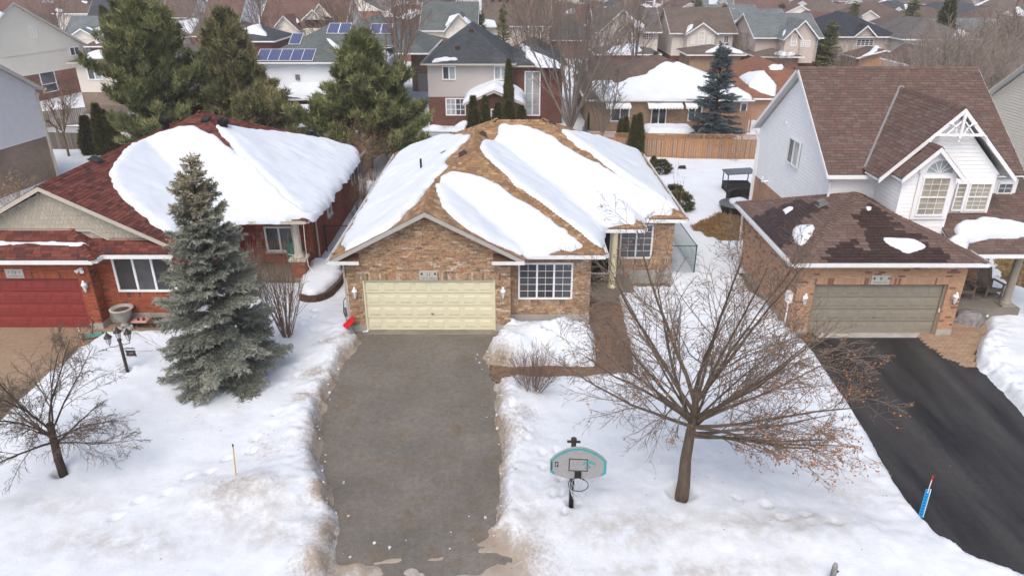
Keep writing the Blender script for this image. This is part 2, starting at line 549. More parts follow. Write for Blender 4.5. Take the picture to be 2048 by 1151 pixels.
def asphalt(name, base, light, rough, s=(1, 1, 1), streak=0.0, stain=None, spec=.35):
    m, nt, b = new_mat(name)
    p = _pos(nt)
    mp = nt.nodes.new('ShaderNodeMapping'); mp.inputs['Scale'].default_value = s
    nt.links.new(p, mp.inputs[0])
    big = _noise(nt, mp.outputs[0], 0.55, 6, 0.6)
    c = _ramp(nt, big, [(0.32, base), (0.68, light)])
    fine = _noise(nt, p, 55.0, 2)
    c = _mix(nt, 1.0, c, _ramp(nt, fine, [(0.3, (.78,) * 3), (0.7, (1.2,) * 3)]), 'MULTIPLY')
    if stain:
        st = _noise(nt, p, 1.4, 5, 0.7)
        c = _mix(nt, _ramp(nt, st, [(0.52, (0, 0, 0)), (0.68, (.6, .6, .6))]), c, stain)
    vo = nt.nodes.new('ShaderNodeTexVoronoi'); vo.feature = 'DISTANCE_TO_EDGE'; vo.inputs['Scale'].default_value = .45
    wv_ = nt.nodes.new('ShaderNodeVectorMath'); wv_.operation = 'ADD'
    nz = nt.nodes.new('ShaderNodeTexNoise'); nz.inputs['Scale'].default_value = 1.6; nt.links.new(p, nz.inputs['Vector'])
    nt.links.new(p, wv_.inputs[0]); nt.links.new(nz.outputs['Color'], wv_.inputs[1]); nt.links.new(wv_.outputs[0], vo.inputs['Vector'])
    c = _mix(nt, 1.0, c, _ramp(nt, vo.outputs['Distance'], [(0.0, (.88,) * 3), (0.008, (1, 1, 1))]), 'MULTIPLY')
    med = _noise(nt, p, 6.0, 6, 0.7)
    c = _mix(nt, 1.0, c, _ramp(nt, med, [(0.3, (.82,) * 3), (0.7, (1.15,) * 3)]), 'MULTIPLY')
    nt.links.new(c, b.inputs['Base Color'])
    rr = _ramp(nt, big, [(0.35, (rough,) * 3), (0.65, (min(1, rough + .3),) * 3)])
    nt.links.new(rr, b.inputs['Roughness'])
    b.inputs['Specular IOR Level'].default_value = spec
    _bump(nt, b, fine, 0.25, 0.006)
    return m
M_ASPH = asphalt('asphalt_brownish', (.122, .114, .103), (.170, .159, .143), 0.78, stain=(.135, .105, .066), spec=.2)
M_ASPHB = asphalt('asphalt_black', (.009, .0095, .0115), (.055, .054, .054), 0.34, (2.2, .28, 1), spec=.22)
M_DRV13 = asphalt('tan_concrete', (.215, .155, .105), (.29, .215, .15), 0.8)
M_ROAD = asphalt('road_slush', (.10, .09, .08), (.2, .18, .155), 0.7)
M_GRASS = plain('dead_grass', (.22, .17, .085), 0.95, 0.35, 4.0, bump=.8, bscale=60)
M_EARTH = plain('winter_ground', (.17, .14, .10), 0.95, 0.3, 0.5)

def needles(name, cols, rough=0.75):
    m, nt, b = new_mat(name)
    at = nt.nodes.new('ShaderNodeAttribute'); at.attribute_name = 'tone'
    c = _ramp(nt, at.outputs['Fac'], [(i / (len(cols) - 1), q) for i, q in enumerate(cols)])
    nt.links.new(c, b.inputs['Base Color'])
    b.inputs['Roughness'].default_value = rough
    b.inputs['Specular IOR Level'].default_value = 0.15
    return m
M_SPRUCE = needles('spruce_needles', [(.155, .172, .142), (.235, .253, .215), (.34, .358, .305), (.30, .255, .15)])
M_SPRUCEB = needles('blue_spruce_needles', [(.055, .08, .088), (.09, .125, .135), (.15, .19, .20)])
M_PINE = needles('pine_needles', [(.05, .064, .028), (.115, .135, .056), (.22, .24, .10), (.36, .35, .17)])
M_PINE2 = needles('pine_needles_olive', [(.07, .075, .035), (.145, .15, .07), (.24, .235, .115), (.30, .25, .14)])
M_CEDAR = needles('cedar_foliage', [(.05, .055, .02), (.085, .085, .032), (.13, .12, .048)])
M_CEDARO = needles('cedar_foliage_bronze', [(.10, .075, .03), (.16, .115, .05), (.21, .15, .07)])
M_DRYNEED = needles('dry_foliage', [(.17, .105, .05), (.26, .17, .085), (.34, .23, .12)])

def bark(name, a, b_, sc=9.0):
    m, nt, bs = new_mat(name)
    p = _pos(nt)
    mp = nt.nodes.new('ShaderNodeMapping'); mp.inputs['Scale'].default_value = (1, 1, .25)
    nt.links.new(p, mp.inputs[0])
    n = _noise(nt, mp.outputs[0], sc, 6, 0.65)
    nt.links.new(_ramp(nt, n, [(0.3, a), (0.7, b_)]), bs.inputs['Base Color'])
    bs.inputs['Roughness'].default_value = 0.9
    bs.inputs['Specular IOR Level'].default_value = 0.15
    _bump(nt, bs, n, 0.5, 0.02)
    return m
M_BARK = bark('bark_greybrown', (.075, .058, .045), (.145, .115, .09))
M_BARKD = bark('bark_dark', (.035, .026, .022), (.085, .058, .045))
M_BARKL = bark('bark_light', (.15, .125, .105), (.235, .20, .175))
M_TWIGM = bark('twig_maple', (.13, .10, .08), (.21, .17, .14))
M_BARKT = bark('twig_tan', (.17, .12, .08), (.26, .19, .135))
M_TWIGG = bark('twig_grey', (.20, .165, .14), (.30, .255, .22))
M_TWIGR = bark('twig_reddish', (.14, .09, .07), (.23, .155, .125))
# ------------------------------------------------------------------ roofs
def clip_half(poly, a, b, c):
    """keep the part of a plan polygon where a*x+b*y+c <= 0"""
    out = []
    n = len(poly)
    for i in range(n):
        p, q = poly[i], poly[(i + 1) % n]
        dp, dq = a * p[0] + b * p[1] + c, a * q[0] + b * q[1] + c
        if dp <= 0: out.append(p)
        if (dp < 0 < dq) or (dq < 0 < dp):
            t = dp / (dp - dq)
            out.append((p[0] + (q[0] - p[0]) * t, p[1] + (q[1] - p[1]) * t))
    return out

class Wing:
    def __init__(w, x0, x1, y0, y1, ez, s, sides='LRFB'):
        w.x0, w.x1, w.y0, w.y1, w.ez, w.sides = x0, x1, y0, y1, ez, sides
        sd = s if isinstance(s, dict) else {k: s for k in 'LRFB'}
        w.sd = sd
        w.gut = None      # {side: (from, to)} limits the gutters
        w.pl = {}
        for k in sides:
            q = sd[k]
            w.pl[k] = {'L': (q, 0, ez - q * x0), 'R': (-q, 0, ez + q * x1), 'F': (0, q, ez - q * y0), 'B': (0, -q, ez + q * y1)}[k]
    def hv(w, X, Y, pad=0.0):
        z = None
        for k in w.sides:
            a, b, c = w.pl[k]
            zz = a * X + b * Y + c
            z = zz if z is None else np.minimum(z, zz)
        ins = (X >= w.x0 - pad) & (X <= w.x1 + pad) & (Y >= w.y0 - pad) & (Y <= w.y1 + pad)
        return np.where(ins, z, -99.0)
    def poly(w, k):
        p = [(w.x0, w.y0), (w.x1, w.y0), (w.x1, w.y1), (w.x0, w.y1)]
        a, b, c = w.pl[k]
        for j in w.sides:
            if j == k: continue
            a2, b2, c2 = w.pl[j]
            p = clip_half(p, a - a2, b - b2, c - c2)
        return p

class Roof:
    """wings in the house's own frame; loc/rz place that frame in the world"""
    def __init__(r, wings, loc=(0, 0, 0), rz=0.0):
        r.w, r.loc, r.rz = wings, loc, rz
        r.snow = []
    def hv(r, X, Y, pad=0.0):
        X, Y = np.asarray(X, float), np.asarray(Y, float)
        z = np.full(np.broadcast(X, Y).shape, -99.0)
        for w in r.w: z = np.maximum(z, w.hv(X, Y, pad))
        return z
    def h1(r, x, y):
        z = -99.0
        for w in r.w:
            if w.x0 <= x <= w.x1 and w.y0 <= y <= w.y1:
                z = max(z, min(a * x + b * y + c for a, b, c in w.pl.values()))
        return z
    def to_local(r, X, Y):
        c, s = math.cos(-r.rz), math.sin(-r.rz)
        dx, dy = X - r.loc[0], Y - r.loc[1]
        return c * dx - s * dy, s * dx + c * dy
    def hit(r, px, py, up=0.15):
        """where the view ray through a photo pixel meets this roof (own frame, plan)"""
        d = ray(px, py)
        t = np.arange(8.0, 420.0, 0.04)
        X, Y = r.to_local(d[0] * t, d[1] * t)
        Z = CAM_H + d[2] * t
        h = r.hv(X, Y, 0.3)
        k = np.nonzero((Z <= h + up) & (h > -50))[0]
        if len(k) == 0:
            e = min(w.ez for w in r.w)
            k = np.nonzero(Z <= e + up)[0]
        i = k[0]
        return float(X[i]), float(Y[i])

def roof_deck(roof, root, mat, soffit=M_SOF, fascia=M_GUT, rake=None, wv=True, drop=0.0, gut=True, fh=0.16, local=False):
    """roof planes (with metre UVs), soffits, gutters along eaves and boards along rakes"""
    for wi, w in enumerate(roof.w):
        dz = -drop - 0.004 * wi
        m = MB(); sf0 = MB()
        for k in w.sides:
            p = w.poly(k)
            if len(p) < 3: continue
            a, b, c = w.pl[k]
            sl = math.sqrt(1 + w.sd[k] ** 2)
            pts, uv = [], []
            for x, y in p:
                pts.append((x, y, a * x + b * y + c + dz))
                if k in 'FB': uv.append((x, (y - w.y0 if k == 'F' else w.y1 - y) * sl))
                else: uv.append((y, (x - w.x0 if k == 'L' else w.x1 - x) * sl))
            m.face(pts, uv)
            sf0.face([(q[0], q[1], q[2] - 0.10) for q in reversed(pts)])
        m.build('roof' if wi == 0 else 'roof', mat, root, world_verts=wv)
        sf0.build('eave_lining', soffit, root, world_verts=wv)
        sf = MB()
        g = MB(); rk = MB()
        ez = w.ez
        edges = {'F': ((w.x0, w.y0), (w.x1, w.y0), (0, -1)), 'B': ((w.x1, w.y1), (w.x0, w.y1), (0, 1)),
                 'L': ((w.x0, w.y1), (w.x0, w.y0), (-1, 0)), 'R': ((w.x1, w.y0), (w.x1, w.y1), (1, 0))}
        for k, (p, q, n) in edges.items():
            if k in w.sides:
                if w.gut is not None:
                    if k not in w.gut: continue
                    if w.gut[k]:
                        a_, b_ = w.gut[k]
                        if k == 'F': p, q = (a_, p[1]), (b_, p[1])
                        if k == 'R': p, q = (p[0], a_), (p[0], b_)
                        if k == 'L': p, q = (p[0], b_), (p[0], a_)
                o = Vector((p[0], p[1], ez - fh + 0.02 - 0.003 * wi))
                d = Vector((q[0] - p[0], q[1] - p[1], 0))
                nn = Vector((n[0], n[1], 0))
                # three-sided trough
                g.obox(o + nn * 0.01, d, nn * 0.10, (0, 0, 0.02))
                g.obox(o + nn * 0.11, d, nn * 0.016, (0, 0, fh - 0.03))
                g.obox(o - nn * 0.03, d, nn * 0.035, (0, 0, fh - 0.05))
            else:
                # gable end: two sloping boards
                pk = [s_ for s_ in w.sides if s_ in ('LR' if k in 'FB' else 'FB')]
                ends = [p, q]
                if w.gut is not None and k not in w.gut: continue
                mid = None
                if len(pk) == 2:
                    a1, b1, c1 = w.pl[pk[0]]; a2, b2, c2 = w.pl[pk[1]]
                    if k in 'FB':
                        xm = (c2 - c1) / (a1 - a2); mid = (xm, p[1], a1 * xm + c1)
                    else:
                        ym = (c2 - c1) / (b1 - b2); mid = (p[0], ym, b1 * ym + c1)
                if mid is None: continue
                for e in ends:
                    A = Vector((e[0], e[1], ez - fh - 0.01)); B = Vector((mid[0], mid[1], mid[2] - fh - 0.01))
                    nn = Vector((n[0], n[1], 0))
                    rk = MB(); rk.obox(A - nn * 0.02, B - A, nn * 0.045, (0, 0, fh)); rk.build('rake_board', rake or fascia, root, world_verts=wv)
        # flat soffit
        z = ez - fh + 0.012 - 0.004 * wi
        if 'F' in w.sides and ('L' in w.sides or 'R' in w.sides):
            sf.face([(w.x0, w.y0, z), (w.x0, w.y1, z), (w.x1, w.y1, z), (w.x1, w.y0, z)])
            sf.build('soffit', soffit, root, world_verts=wv)
        if g.f: g.build('gutter', fascia, root, world_verts=wv)

def sd1(x, y, poly):
    d, ins = 1e9, False
    ax, ay = poly[-1][0], poly[-1][1]
    for q in poly:
        bx, by = q[0], q[1]
        ex, ey = bx - ax, by - ay
        L = ex * ex + ey * ey + 1e-12
        t = ((x - ax) * ex + (y - ay) * ey) / L
        t = 0.0 if t < 0 else (1.0 if t > 1 else t)
        dx, dy = x - ax - t * ex, y - ay - t * ey
        d = min(d, dx * dx + dy * dy)
        if (ay > y) != (by > y) and x < ax + (y - ay) * ex / ey: ins = not ins
        ax, ay = bx, by
    d = math.sqrt(d)
    return d if ins else -d

_bb = {}
def in_polys(x, y, polys, inset=0.0):
    for p in polys:
        b = _bb.get(id(p))
        if b is None:
            b = _bb[id(p)] = (min(q[0] for q in p), max(q[0] for q in p), min(q[1] for q in p), max(q[1] for q in p), p)
        if x < b[0] - 1 or x > b[1] + 1 or y < b[2] - 1 or y > b[3] + 1: continue
        if sd1(x, y, p) > inset: return True
    return False

_unit_cache = {}
def unit_box(kind, mat):
    key = (kind, mat.name)
    if key not in _unit_cache:
        t = 0.2 if kind == 'wedge' else 1.0
        v = [(0, 0, 0), (1, 0, 0), (1, 1, 0), (0, 1, 0), (0, 0, 1), (1, 0, 1), (1, 1, t), (0, 1, t)]
        f = [(4, 5, 6, 7), (0, 1, 5, 4), (1, 2, 6, 5), (2, 3, 7, 6), (3, 0, 4, 7), (0, 3, 2, 1)]
        me = bpy.data.meshes.new(kind)
        me.from_pydata(v, [], f)
        me.materials.append(mat)
        _unit_cache[key] = me
    return _unit_cache[key]

def finish_pieces(root, name, mat, plist, polys=(), most=300, kind='box', wv=True, order='near'):
    """plist: (origin, U, V, N) frames; the largest in view become parts of their own, the rest one joined part"""
    def size(p):
        c = p[0] + p[1] * .5 + p[2] * .5
        x, y, z = proj(c.x, c.y, c.z)
        if not (-20 < x < 2068 and -20 < y < 1171): return 0
        return p[1].length * p[2].length / (z * z)
    plist = sorted(plist, key=size, reverse=True)
    me = unit_box(kind, mat)
    inv = Matrix.Translation(root.location).inverted() if wv else Matrix.Identity(4)
    for o, U, V, N in plist[:most]:
        b = bpy.data.objects.new(name, me)
        M = Matrix(((U.x, V.x, N.x, o.x), (U.y, V.y, N.y, o.y), (U.z, V.z, N.z, o.z), (0, 0, 0, 1)))
        COL.objects.link(b)
        b.parent = root
        b.matrix_local = inv @ M
    rest = plist[most:]
    if rest or polys:
        t = 0.2 if kind == 'wedge' else 1.0
        V_, F_ = [], []
        for o, U, V, N in rest:
            k = len(V_)
            V_ += [o, o + U, o + U + V, o + V, o + N, o + U + N, o + U + V + N * t, o + V + N * t]
            F_ += [(k + 4, k + 5, k + 6, k + 7), (k, k + 1, k + 5, k + 4), (k + 1, k + 2, k + 6, k + 5), (k + 2, k + 3, k + 7, k + 6), (k + 3, k, k + 4, k + 7)]
        for top, bot in polys:
            k = len(V_); n = len(top)
            V_ += list(top) + list(bot)
            F_.append(tuple(range(k, k + n)))
            for i in range(n):
                j = (i + 1) % n
                F_.append((k + n + i, k + n + j, k + j, k + i))
        m = bpy.data.meshes.new(name)
        m.from_pydata([tuple(q) for q in V_], [], F_)
        m.materials.append(mat)
        o = link(bpy.data.objects.new(name, m), root, wv)
        o['kind'] = 'stuff'

def shingle(roof, root, mat, expo=0.145, tab=0.30, seed=1, wings=None, wet=None, capmat=None, caps=True, capw=0.15):
    rnd = random.Random(seed)
    full, polys, wfull, wpolys = [], [], [], []
    seen = {}
    for wi, w in enumerate(roof.w):
        if wings is not None and wi not in wings: continue
        for k in w.sides:
            poly = w.poly(k)
            if len(poly) < 3: continue
            a, b, c = w.pl[k]
            key = (k, round(a, 4), round(b, 4), round(c, 3))
            prev = seen.setdefault(key, [])
            s = w.sd[k]; sl = math.sqrt(1 + s * s)
            # frame: u along eave, v up the slope (plan)
            if k == 'F': fu, fv, v0, v1 = Vector((1, 0, 0)), Vector((0, 1, 0)), w.y0, max(q[1] for q in poly)
            if k == 'B': fu, fv, v0, v1 = Vector((-1, 0, 0)), Vector((0, -1, 0)), -w.y1, -min(q[1] for q in poly)
            if k == 'L': fu, fv, v0, v1 = Vector((0, -1, 0)), Vector((1, 0, 0)), w.x0, max(q[0] for q in poly)
            if k == 'R': fu, fv, v0, v1 = Vector((0, 1, 0)), Vector((-1, 0, 0)), -w.x1, -min(q[0] for q in poly)
            us = [q[0] * fu.x + q[1] * fu.y for q in poly]
            u0, u1 = min(us), max(us)
            N = Vector((-a, -b, 1)).normalized()
            def P(u, v, lift=0.0):
                x, y = u * fu.x + v * fv.x, u * fu.y + v * fv.y
                return Vector((x, y, a * x + b * y + c)) + N * lift
            dv = expo / sl
            v, row = v0 - 0.02, 0
            while v < v1:
                u = u0 - tab * ((row * 0.37 + rnd.random() * .3) % 1.0)
                while u < u1:
                    tw = tab * rnd.uniform(0.75, 1.25)
                    ua, ub = u, u + tw
                    u += tw
                    um, vm = (ua + ub) / 2, v + dv / 2
                    x, y = um * fu.x + vm * fv.x, um * fu.y + vm * fv.y
                    ext = 0.35 * (tab + dv)
                    if not (w.x0 - .25 < x < w.x1 + .25 and w.y0 - .25 < y < w.y1 + .25): continue
                    zc = a * x + b * y + c
                    if roof.h1(x, y) > zc + 0.06: continue
                    if any(sd1(x, y, pp) > 0 for pp in prev): continue
                    if in_polys(x, y, roof.snow, 0.28): continue
                    iswet = wet is not None and in_polys(x, y, wet[1], rnd.uniform(-.16, .16))
                    rect = [(ua + .006, v), (ub - .006, v), (ub - .006, v + dv * 1.35), (ua + .006, v + dv * 1.35)]
                    pl = [(q[0] * fu.x + q[1] * fv.x, q[0] * fu.y + q[1] * fv.y) for q in rect]
                    cl = [(min(max(q[0], w.x0), w.x1), min(max(q[1], w.y0), w.y1)) for q in pl]
                    clipped = any(abs(p_[0] - q_[0]) + abs(p_[1] - q_[1]) > 1e-6 for p_, q_ in zip(pl, cl))
                    for j in w.sides:
                        if j == k: continue
                        a2, b2, c2 = w.pl[j]
                        n0 = len(cl)
                        cl2 = clip_half(cl, a - a2, b - b2, c - c2)
                        if cl2 != cl: clipped = True
                        cl = cl2
                        if len(cl) < 3: break
                    if len(cl) < 3: continue
                    lift = rnd.uniform(.013, .021)
                    if not clipped:
                        o = P(ua + .006, v, 0.0)
                        U = P(ub - .006, v, 0.0) - o
                        V = P(ua + .006, v + dv * 1.35, 0.0) - o
                        (wfull if iswet else full).append((o, U, V, N * lift))
                    else:
                        top, bot = [], []
                        for q in cl:
                            vv = q[0] * fv.x + q[1] * fv.y
                            t = min(max((vv - v) / (dv * 1.35), 0), 1)
                            base = Vector((q[0], q[1], a * q[0] + b * q[1] + c))
                            top.append(base + N * (lift * (1 - .8 * t))); bot.append(base)
                        # keep the polygon facing up
                        ar = sum(cl[i][0] * cl[(i + 1) % len(cl)][1] - cl[(i + 1) % len(cl)][0] * cl[i][1] for i in range(len(cl)))
                        if ar < 0: top.reverse(); bot.reverse()
                        (wpolys if iswet else polys).append((top, bot))
                v += dv; row += 1
            prev.append(poly)
    finish_pieces(root, 'shingle', mat, full, polys, 300 - (60 if wfull else 0), 'wedge')
    if wfull: finish_pieces(root, 'wet_shingle', wet[0], wfull, wpolys, 60, 'wedge')
    if not caps: return
    n = 0
    for wi, w in enumerate(roof.w):
        if wings is not None and wi not in wings: continue
        done = set()
        for k in w.sides:
            p = w.poly(k)
            for i in range(len(p)):
                A, B = p[i], p[(i + 1) % len(p)]
                mx, my = (A[0] + B[0]) / 2, (A[1] + B[1]) / 2
                if math.hypot(A[0] - B[0], A[1] - B[1]) < .3: continue
                for j in w.sides:
                    if j == k or (j, k, wi) in done: continue
                    za = w.pl[k][0] * mx + w.pl[k][1] * my + w.pl[k][2]
                    zb = w.pl[j][0] * mx + w.pl[j][1] * my + w.pl[j][2]
                    if abs(za - zb) > 1e-5: continue
                    done.add((k, j, wi)); 
                    # lay caps from the low end up
                    zA = w.pl[k][0] * A[0] + w.pl[k][1] * A[1] + w.pl[k][2]
                    zB = w.pl[k][0] * B[0] + w.pl[k][1] * B[1] + w.pl[k][2]
                    S, E = (Vector((*A, zA)), Vector((*B, zB)))
                    if zA > zB: S, E = E, S
                    L = (E - S).length
                    d = (E - S).normalized()
                    Nk = Vector((-w.pl[k][0], -w.pl[k][1], 1)).normalized()
                    Nj = Vector((-w.pl[j][0], -w.pl[j][1], 1)).normalized()
                    tk, tj = d.cross(Nk), d.cross(Nj)
                    if tk.z > 0: tk = -tk
                    if tj.z > 0: tj = -tj
                    st = 0.17
                    t = 0.0
                    while t < L:
                        q = S + d * t
                        t += st
                        if in_polys(q.x, q.y, roof.snow, 0.12): continue
                        if roof.h1(q.x, q.y) > q.z + .05: continue
                        m = MB()
                        up = (Nk + Nj).normalized()
                        for tt, nn in ((tk, Nk), (tj, Nj)):
                            a0 = q + up * .042; a1 = q + d * st * 1.25 + up * .016
                            b0 = q + tt * capw + nn * .034; b1 = q + d * st * 1.25 + tt * capw + nn * .008
                            fc = [a0, b0, b1, a1]
                            nrm = (b0 - a0).cross(a1 - a0)
                            if nrm.z < 0: fc = fc[::-1]
                            m.face(fc)
                            m.face([a0, b0, b0 - nn * .03, a0 - up * .03])
                            m.face([b0, b1, b1 - nn * .02, b0 - nn * .03])
                        m.build('ridge_cap', capmat or mat, root)
                        n += 1

def snow_on(roof, label, px=None, plan=None, thick=0.3, edge=0.42, res=0.10, seed=1, rough=0.13, group=None, parent_frame=True, name='roof_snow', keep=True, lump=0.06, cat='snow', grow=0.0):
    """a bank of snow lying on a roof; outline given in photo pixels or in the roof's plan"""
    poly = [roof.hit(*q) if q[0] != 'P' else (q[1], q[2]) for q in px] if px else plan
    if keep: roof.snow.append(poly)
    xs, ys = [p[0] for p in poly], [p[1] for p in poly]
    gx = np.arange(min(xs) - 3 * res - grow, max(xs) + 3 * res + grow, res)
    gy = np.arange(min(ys) - 3 * res - grow, max(ys) + 3 * res + grow, res)
    if len(gx) * len(gy) > 60000:
        res *= 2; gx = np.arange(min(xs) - 3 * res, max(xs) + 3 * res, res); gy = np.arange(min(ys) - 3 * res, max(ys) + 3 * res, res)
    X, Y = np.meshgrid(gx, gy)
    d = sdf_poly(X, Y, poly) + grow + rough * fbm(X * 1.7, Y * 1.7, seed, 3) * 1.2 + rough * .45 * fbm(X * 6, Y * 6, seed + 5, 3)
    # blur of the distance keeps corners round
    for _ in range(1):
        dp = np.pad(d, 1, mode='edge')
        d = (dp[1:-1, 1:-1] * 4 + dp[:-2, 1:-1] + dp[2:, 1:-1] + dp[1:-1, :-2] + dp[1:-1, 2:]) / 8
    gyd, gxd = np.gradient(d, res)
    gl = np.maximum(np.hypot(gxd, gyd), .3)
    out = d < 0
    mv = np.where(out, np.minimum(-d, 2 * res), 0)
    X2, Y2 = X + gxd / gl / gl * mv, Y + gyd / gl / gl * mv
    t = np.clip(d / edge, 0, 1)
    h = thick * np.sqrt(np.maximum(1 - (1 - t) ** 2, 0))
    h = h * (1 + .28 * fbm(X * .5, Y * .5, seed + 9, 3) + .12 * fbm(X * 2.4, Y * 2.4, seed + 19, 3)) + lump * np.clip(d, 0, 1) * fbm(X * .9, Y * .9, seed + 3, 3)
    base = roof.hv(X2, Y2, 0.7)
    # soften the valleys the snow fills
    b2 = base.copy()
    for _ in range(4):
        bp = np.pad(b2, 1, mode='edge')
        b2 = np.maximum(base, (bp[1:-1, 1:-1] * 2 + bp[:-2, 1:-1] + bp[2:, 1:-1] + bp[1:-1, :-2] + bp[1:-1, 2:]) / 6)
    ok = base > -50
    Z = np.where(out, base - .03, np.where(ok & (b2 > -50), b2, base) + h)
    # points off every roof plane are dropped
    idx = np.arange(X.size).reshape(X.shape)
    q = np.stack([idx[:-1, :-1], idx[:-1, 1:], idx[1:, 1:], idx[1:, :-1]], -1).reshape(-1, 4)
    good = (~out).ravel()[q].any(1) & ok.ravel()[q].all(1)
    q = q[good]
    if len(q) == 0: return None
    used, inv = np.unique(q, return_inverse=True)
    V = np.stack([X2.ravel(), Y2.ravel(), Z.ravel()], -1)[used]
    o = np_mesh(name, V, inv.reshape(-1, 4), M_SNOW, None, True)
    if roof.rz or tuple(roof.loc[:2]) != (0, 0):
        o.location = (roof.loc[0], roof.loc[1], 0); o.rotation_euler = (0, 0, roof.rz)
    tag(o, label, cat, group)
    return o

# ------------------------------------------------------------------ walls
class Fr:
    """a wall's frame: origin, direction along the wall, outward normal"""
    def __init__(f, O, U, N):
        f.O, f.U, f.N = Vector(O), Vector(U).normalized(), Vector(N).normalized()
    def p(f, u, v, n=0.0):
        return f.O + f.U * u + Vector((0, 0, v)) + f.N * n

def wall_face(m, f, w, z0, z1, holes=(), depth=0.0):
    us = sorted({0, w, *[h[0] for h in holes], *[h[1] for h in holes]})
    vs = sorted({z0, z1, *[h[2] for h in holes], *[h[3] for h in holes]})
    us = [u for u in us if 0 <= u <= w]; vs = [v for v in vs if z0 <= v <= z1]
    for a, b in zip(us, us[1:]):
        for c, d in zip(vs, vs[1:]):
            mu, mv = (a + b) / 2, (c + d) / 2
            if any(h[0] < mu < h[1] and h[2] < mv < h[3] for h in holes): continue
            m.face([f.p(a, c), f.p(b, c), f.p(b, d), f.p(a, d)], [(a, c), (b, c), (b, d), (a, d)])
    for h in holes:
        if depth:
            for (u, v), (u2, v2) in (((h[0], h[2]), (h[0], h[3])), ((h[0], h[3]), (h[1], h[3])), ((h[1], h[3]), (h[1], h[2]))):
                m.face([f.p(u, v), f.p(u2, v2), f.p(u2, v2, -depth), f.p(u, v, -depth)], [(0, 0), (1, 0), (1, .1), (0, .1)])

def bricks(f, w, rows, holes=(), top=None, bw=0.245, bh=0.078, gap=0.011, proud=0.014, seed=0, soldier=()):
    """running-bond pieces on a wall; rows = (z0, z1); top(u-range at height) for gables; soldier = [(u0,u1,z0,z1)] upright bands"""
    rnd = random.Random(seed)
    out = []
    z = rows[0]
    r = 0
    hs = list(holes) + list(soldier)
    while z + bh * .6 < rows[1]:
        zt = min(z + bh, rows[1]); zm = (z + zt) / 2
        spans = [(0.0, w)] if top is None else [top(zm)]
        for h in hs:
            if h[2] - .02 < zm < h[3] + .02:
                ns = []
                for a, b in spans:
                    if h[1] <= a or h[0] >= b: ns.append((a, b)); continue
                    if h[0] - a > .03: ns.append((a, h[0]))
                    if b - h[1] > .03: ns.append((h[1], b))
                spans = ns
        for a, b in spans:
            u = a - (bw / 2 if r % 2 else 0) + (0 if a == 0 else -((a) % bw))
            u = math.floor(a / bw) * bw + (-bw / 2 if r % 2 else 0)
            while u < b:
                x0, x1 = max(u, a), min(u + bw, b)
                if x1 - x0 > .04:
                    pr = proud + rnd.uniform(-.003, .003)
                    out.append((f.p(x0 + gap / 2, z + gap / 2, 0), f.U * (x1 - x0 - gap), Vector((0, 0, zt - z - gap)), f.N * pr))
                u += bw
        z += bh; r += 1
    for s in soldier:
        u = s[0]
        n = max(1, round((s[1] - s[0]) / bh)); st = (s[1] - s[0]) / n
        for i in range(n):
            pr = proud + rnd.uniform(-.003, .003)
            out.append((f.p(s[0] + i * st + gap / 2, s[2] + gap / 2, 0), f.U * (st - gap), Vector((0, 0, s[3] - s[2] - gap)), f.N * pr))
    return out

def planks(f, root, mat, w, z0, z1, top=None, pitch=0.115, name='siding_board', t=0.020, holes=(), most=300):
    """lap siding boards, each tilted out at its lower edge"""
    z = z0
    me_list = []
    while z < z1 - .01:
        zt = min(z + pitch, z1)
        spans = [(0.0, w)] if top is None else [top((z + zt) / 2)]
        for h in holes:
            zm = (z + zt) / 2
            if h[2] < zm < h[3]:
                ns = []
                for a, b in spans:
                    if h[1] <= a or h[0] >= b: ns.append((a, b)); continue
                    if h[0] > a: ns.append((a, h[0]))
                    if b > h[1]: ns.append((h[1], b))
                spans = ns
        for a, b in spans:
            if b - a < .05: continue
            m = MB()
            zg = zt - .014; m.face([f.p(a, z, t), f.p(b, z, t), f.p(b, zg, .012), f.p(a, zg, .012)]); m.face([f.p(a, zg, .012), f.p(b, zg, .012), f.p(b, zg, .001), f.p(a, zg, .001)])
            m.face([f.p(a, z, 0), f.p(b, z, 0), f.p(b, z, t), f.p(a, z, t)])
            m.build(name, mat, root)
        z = zt

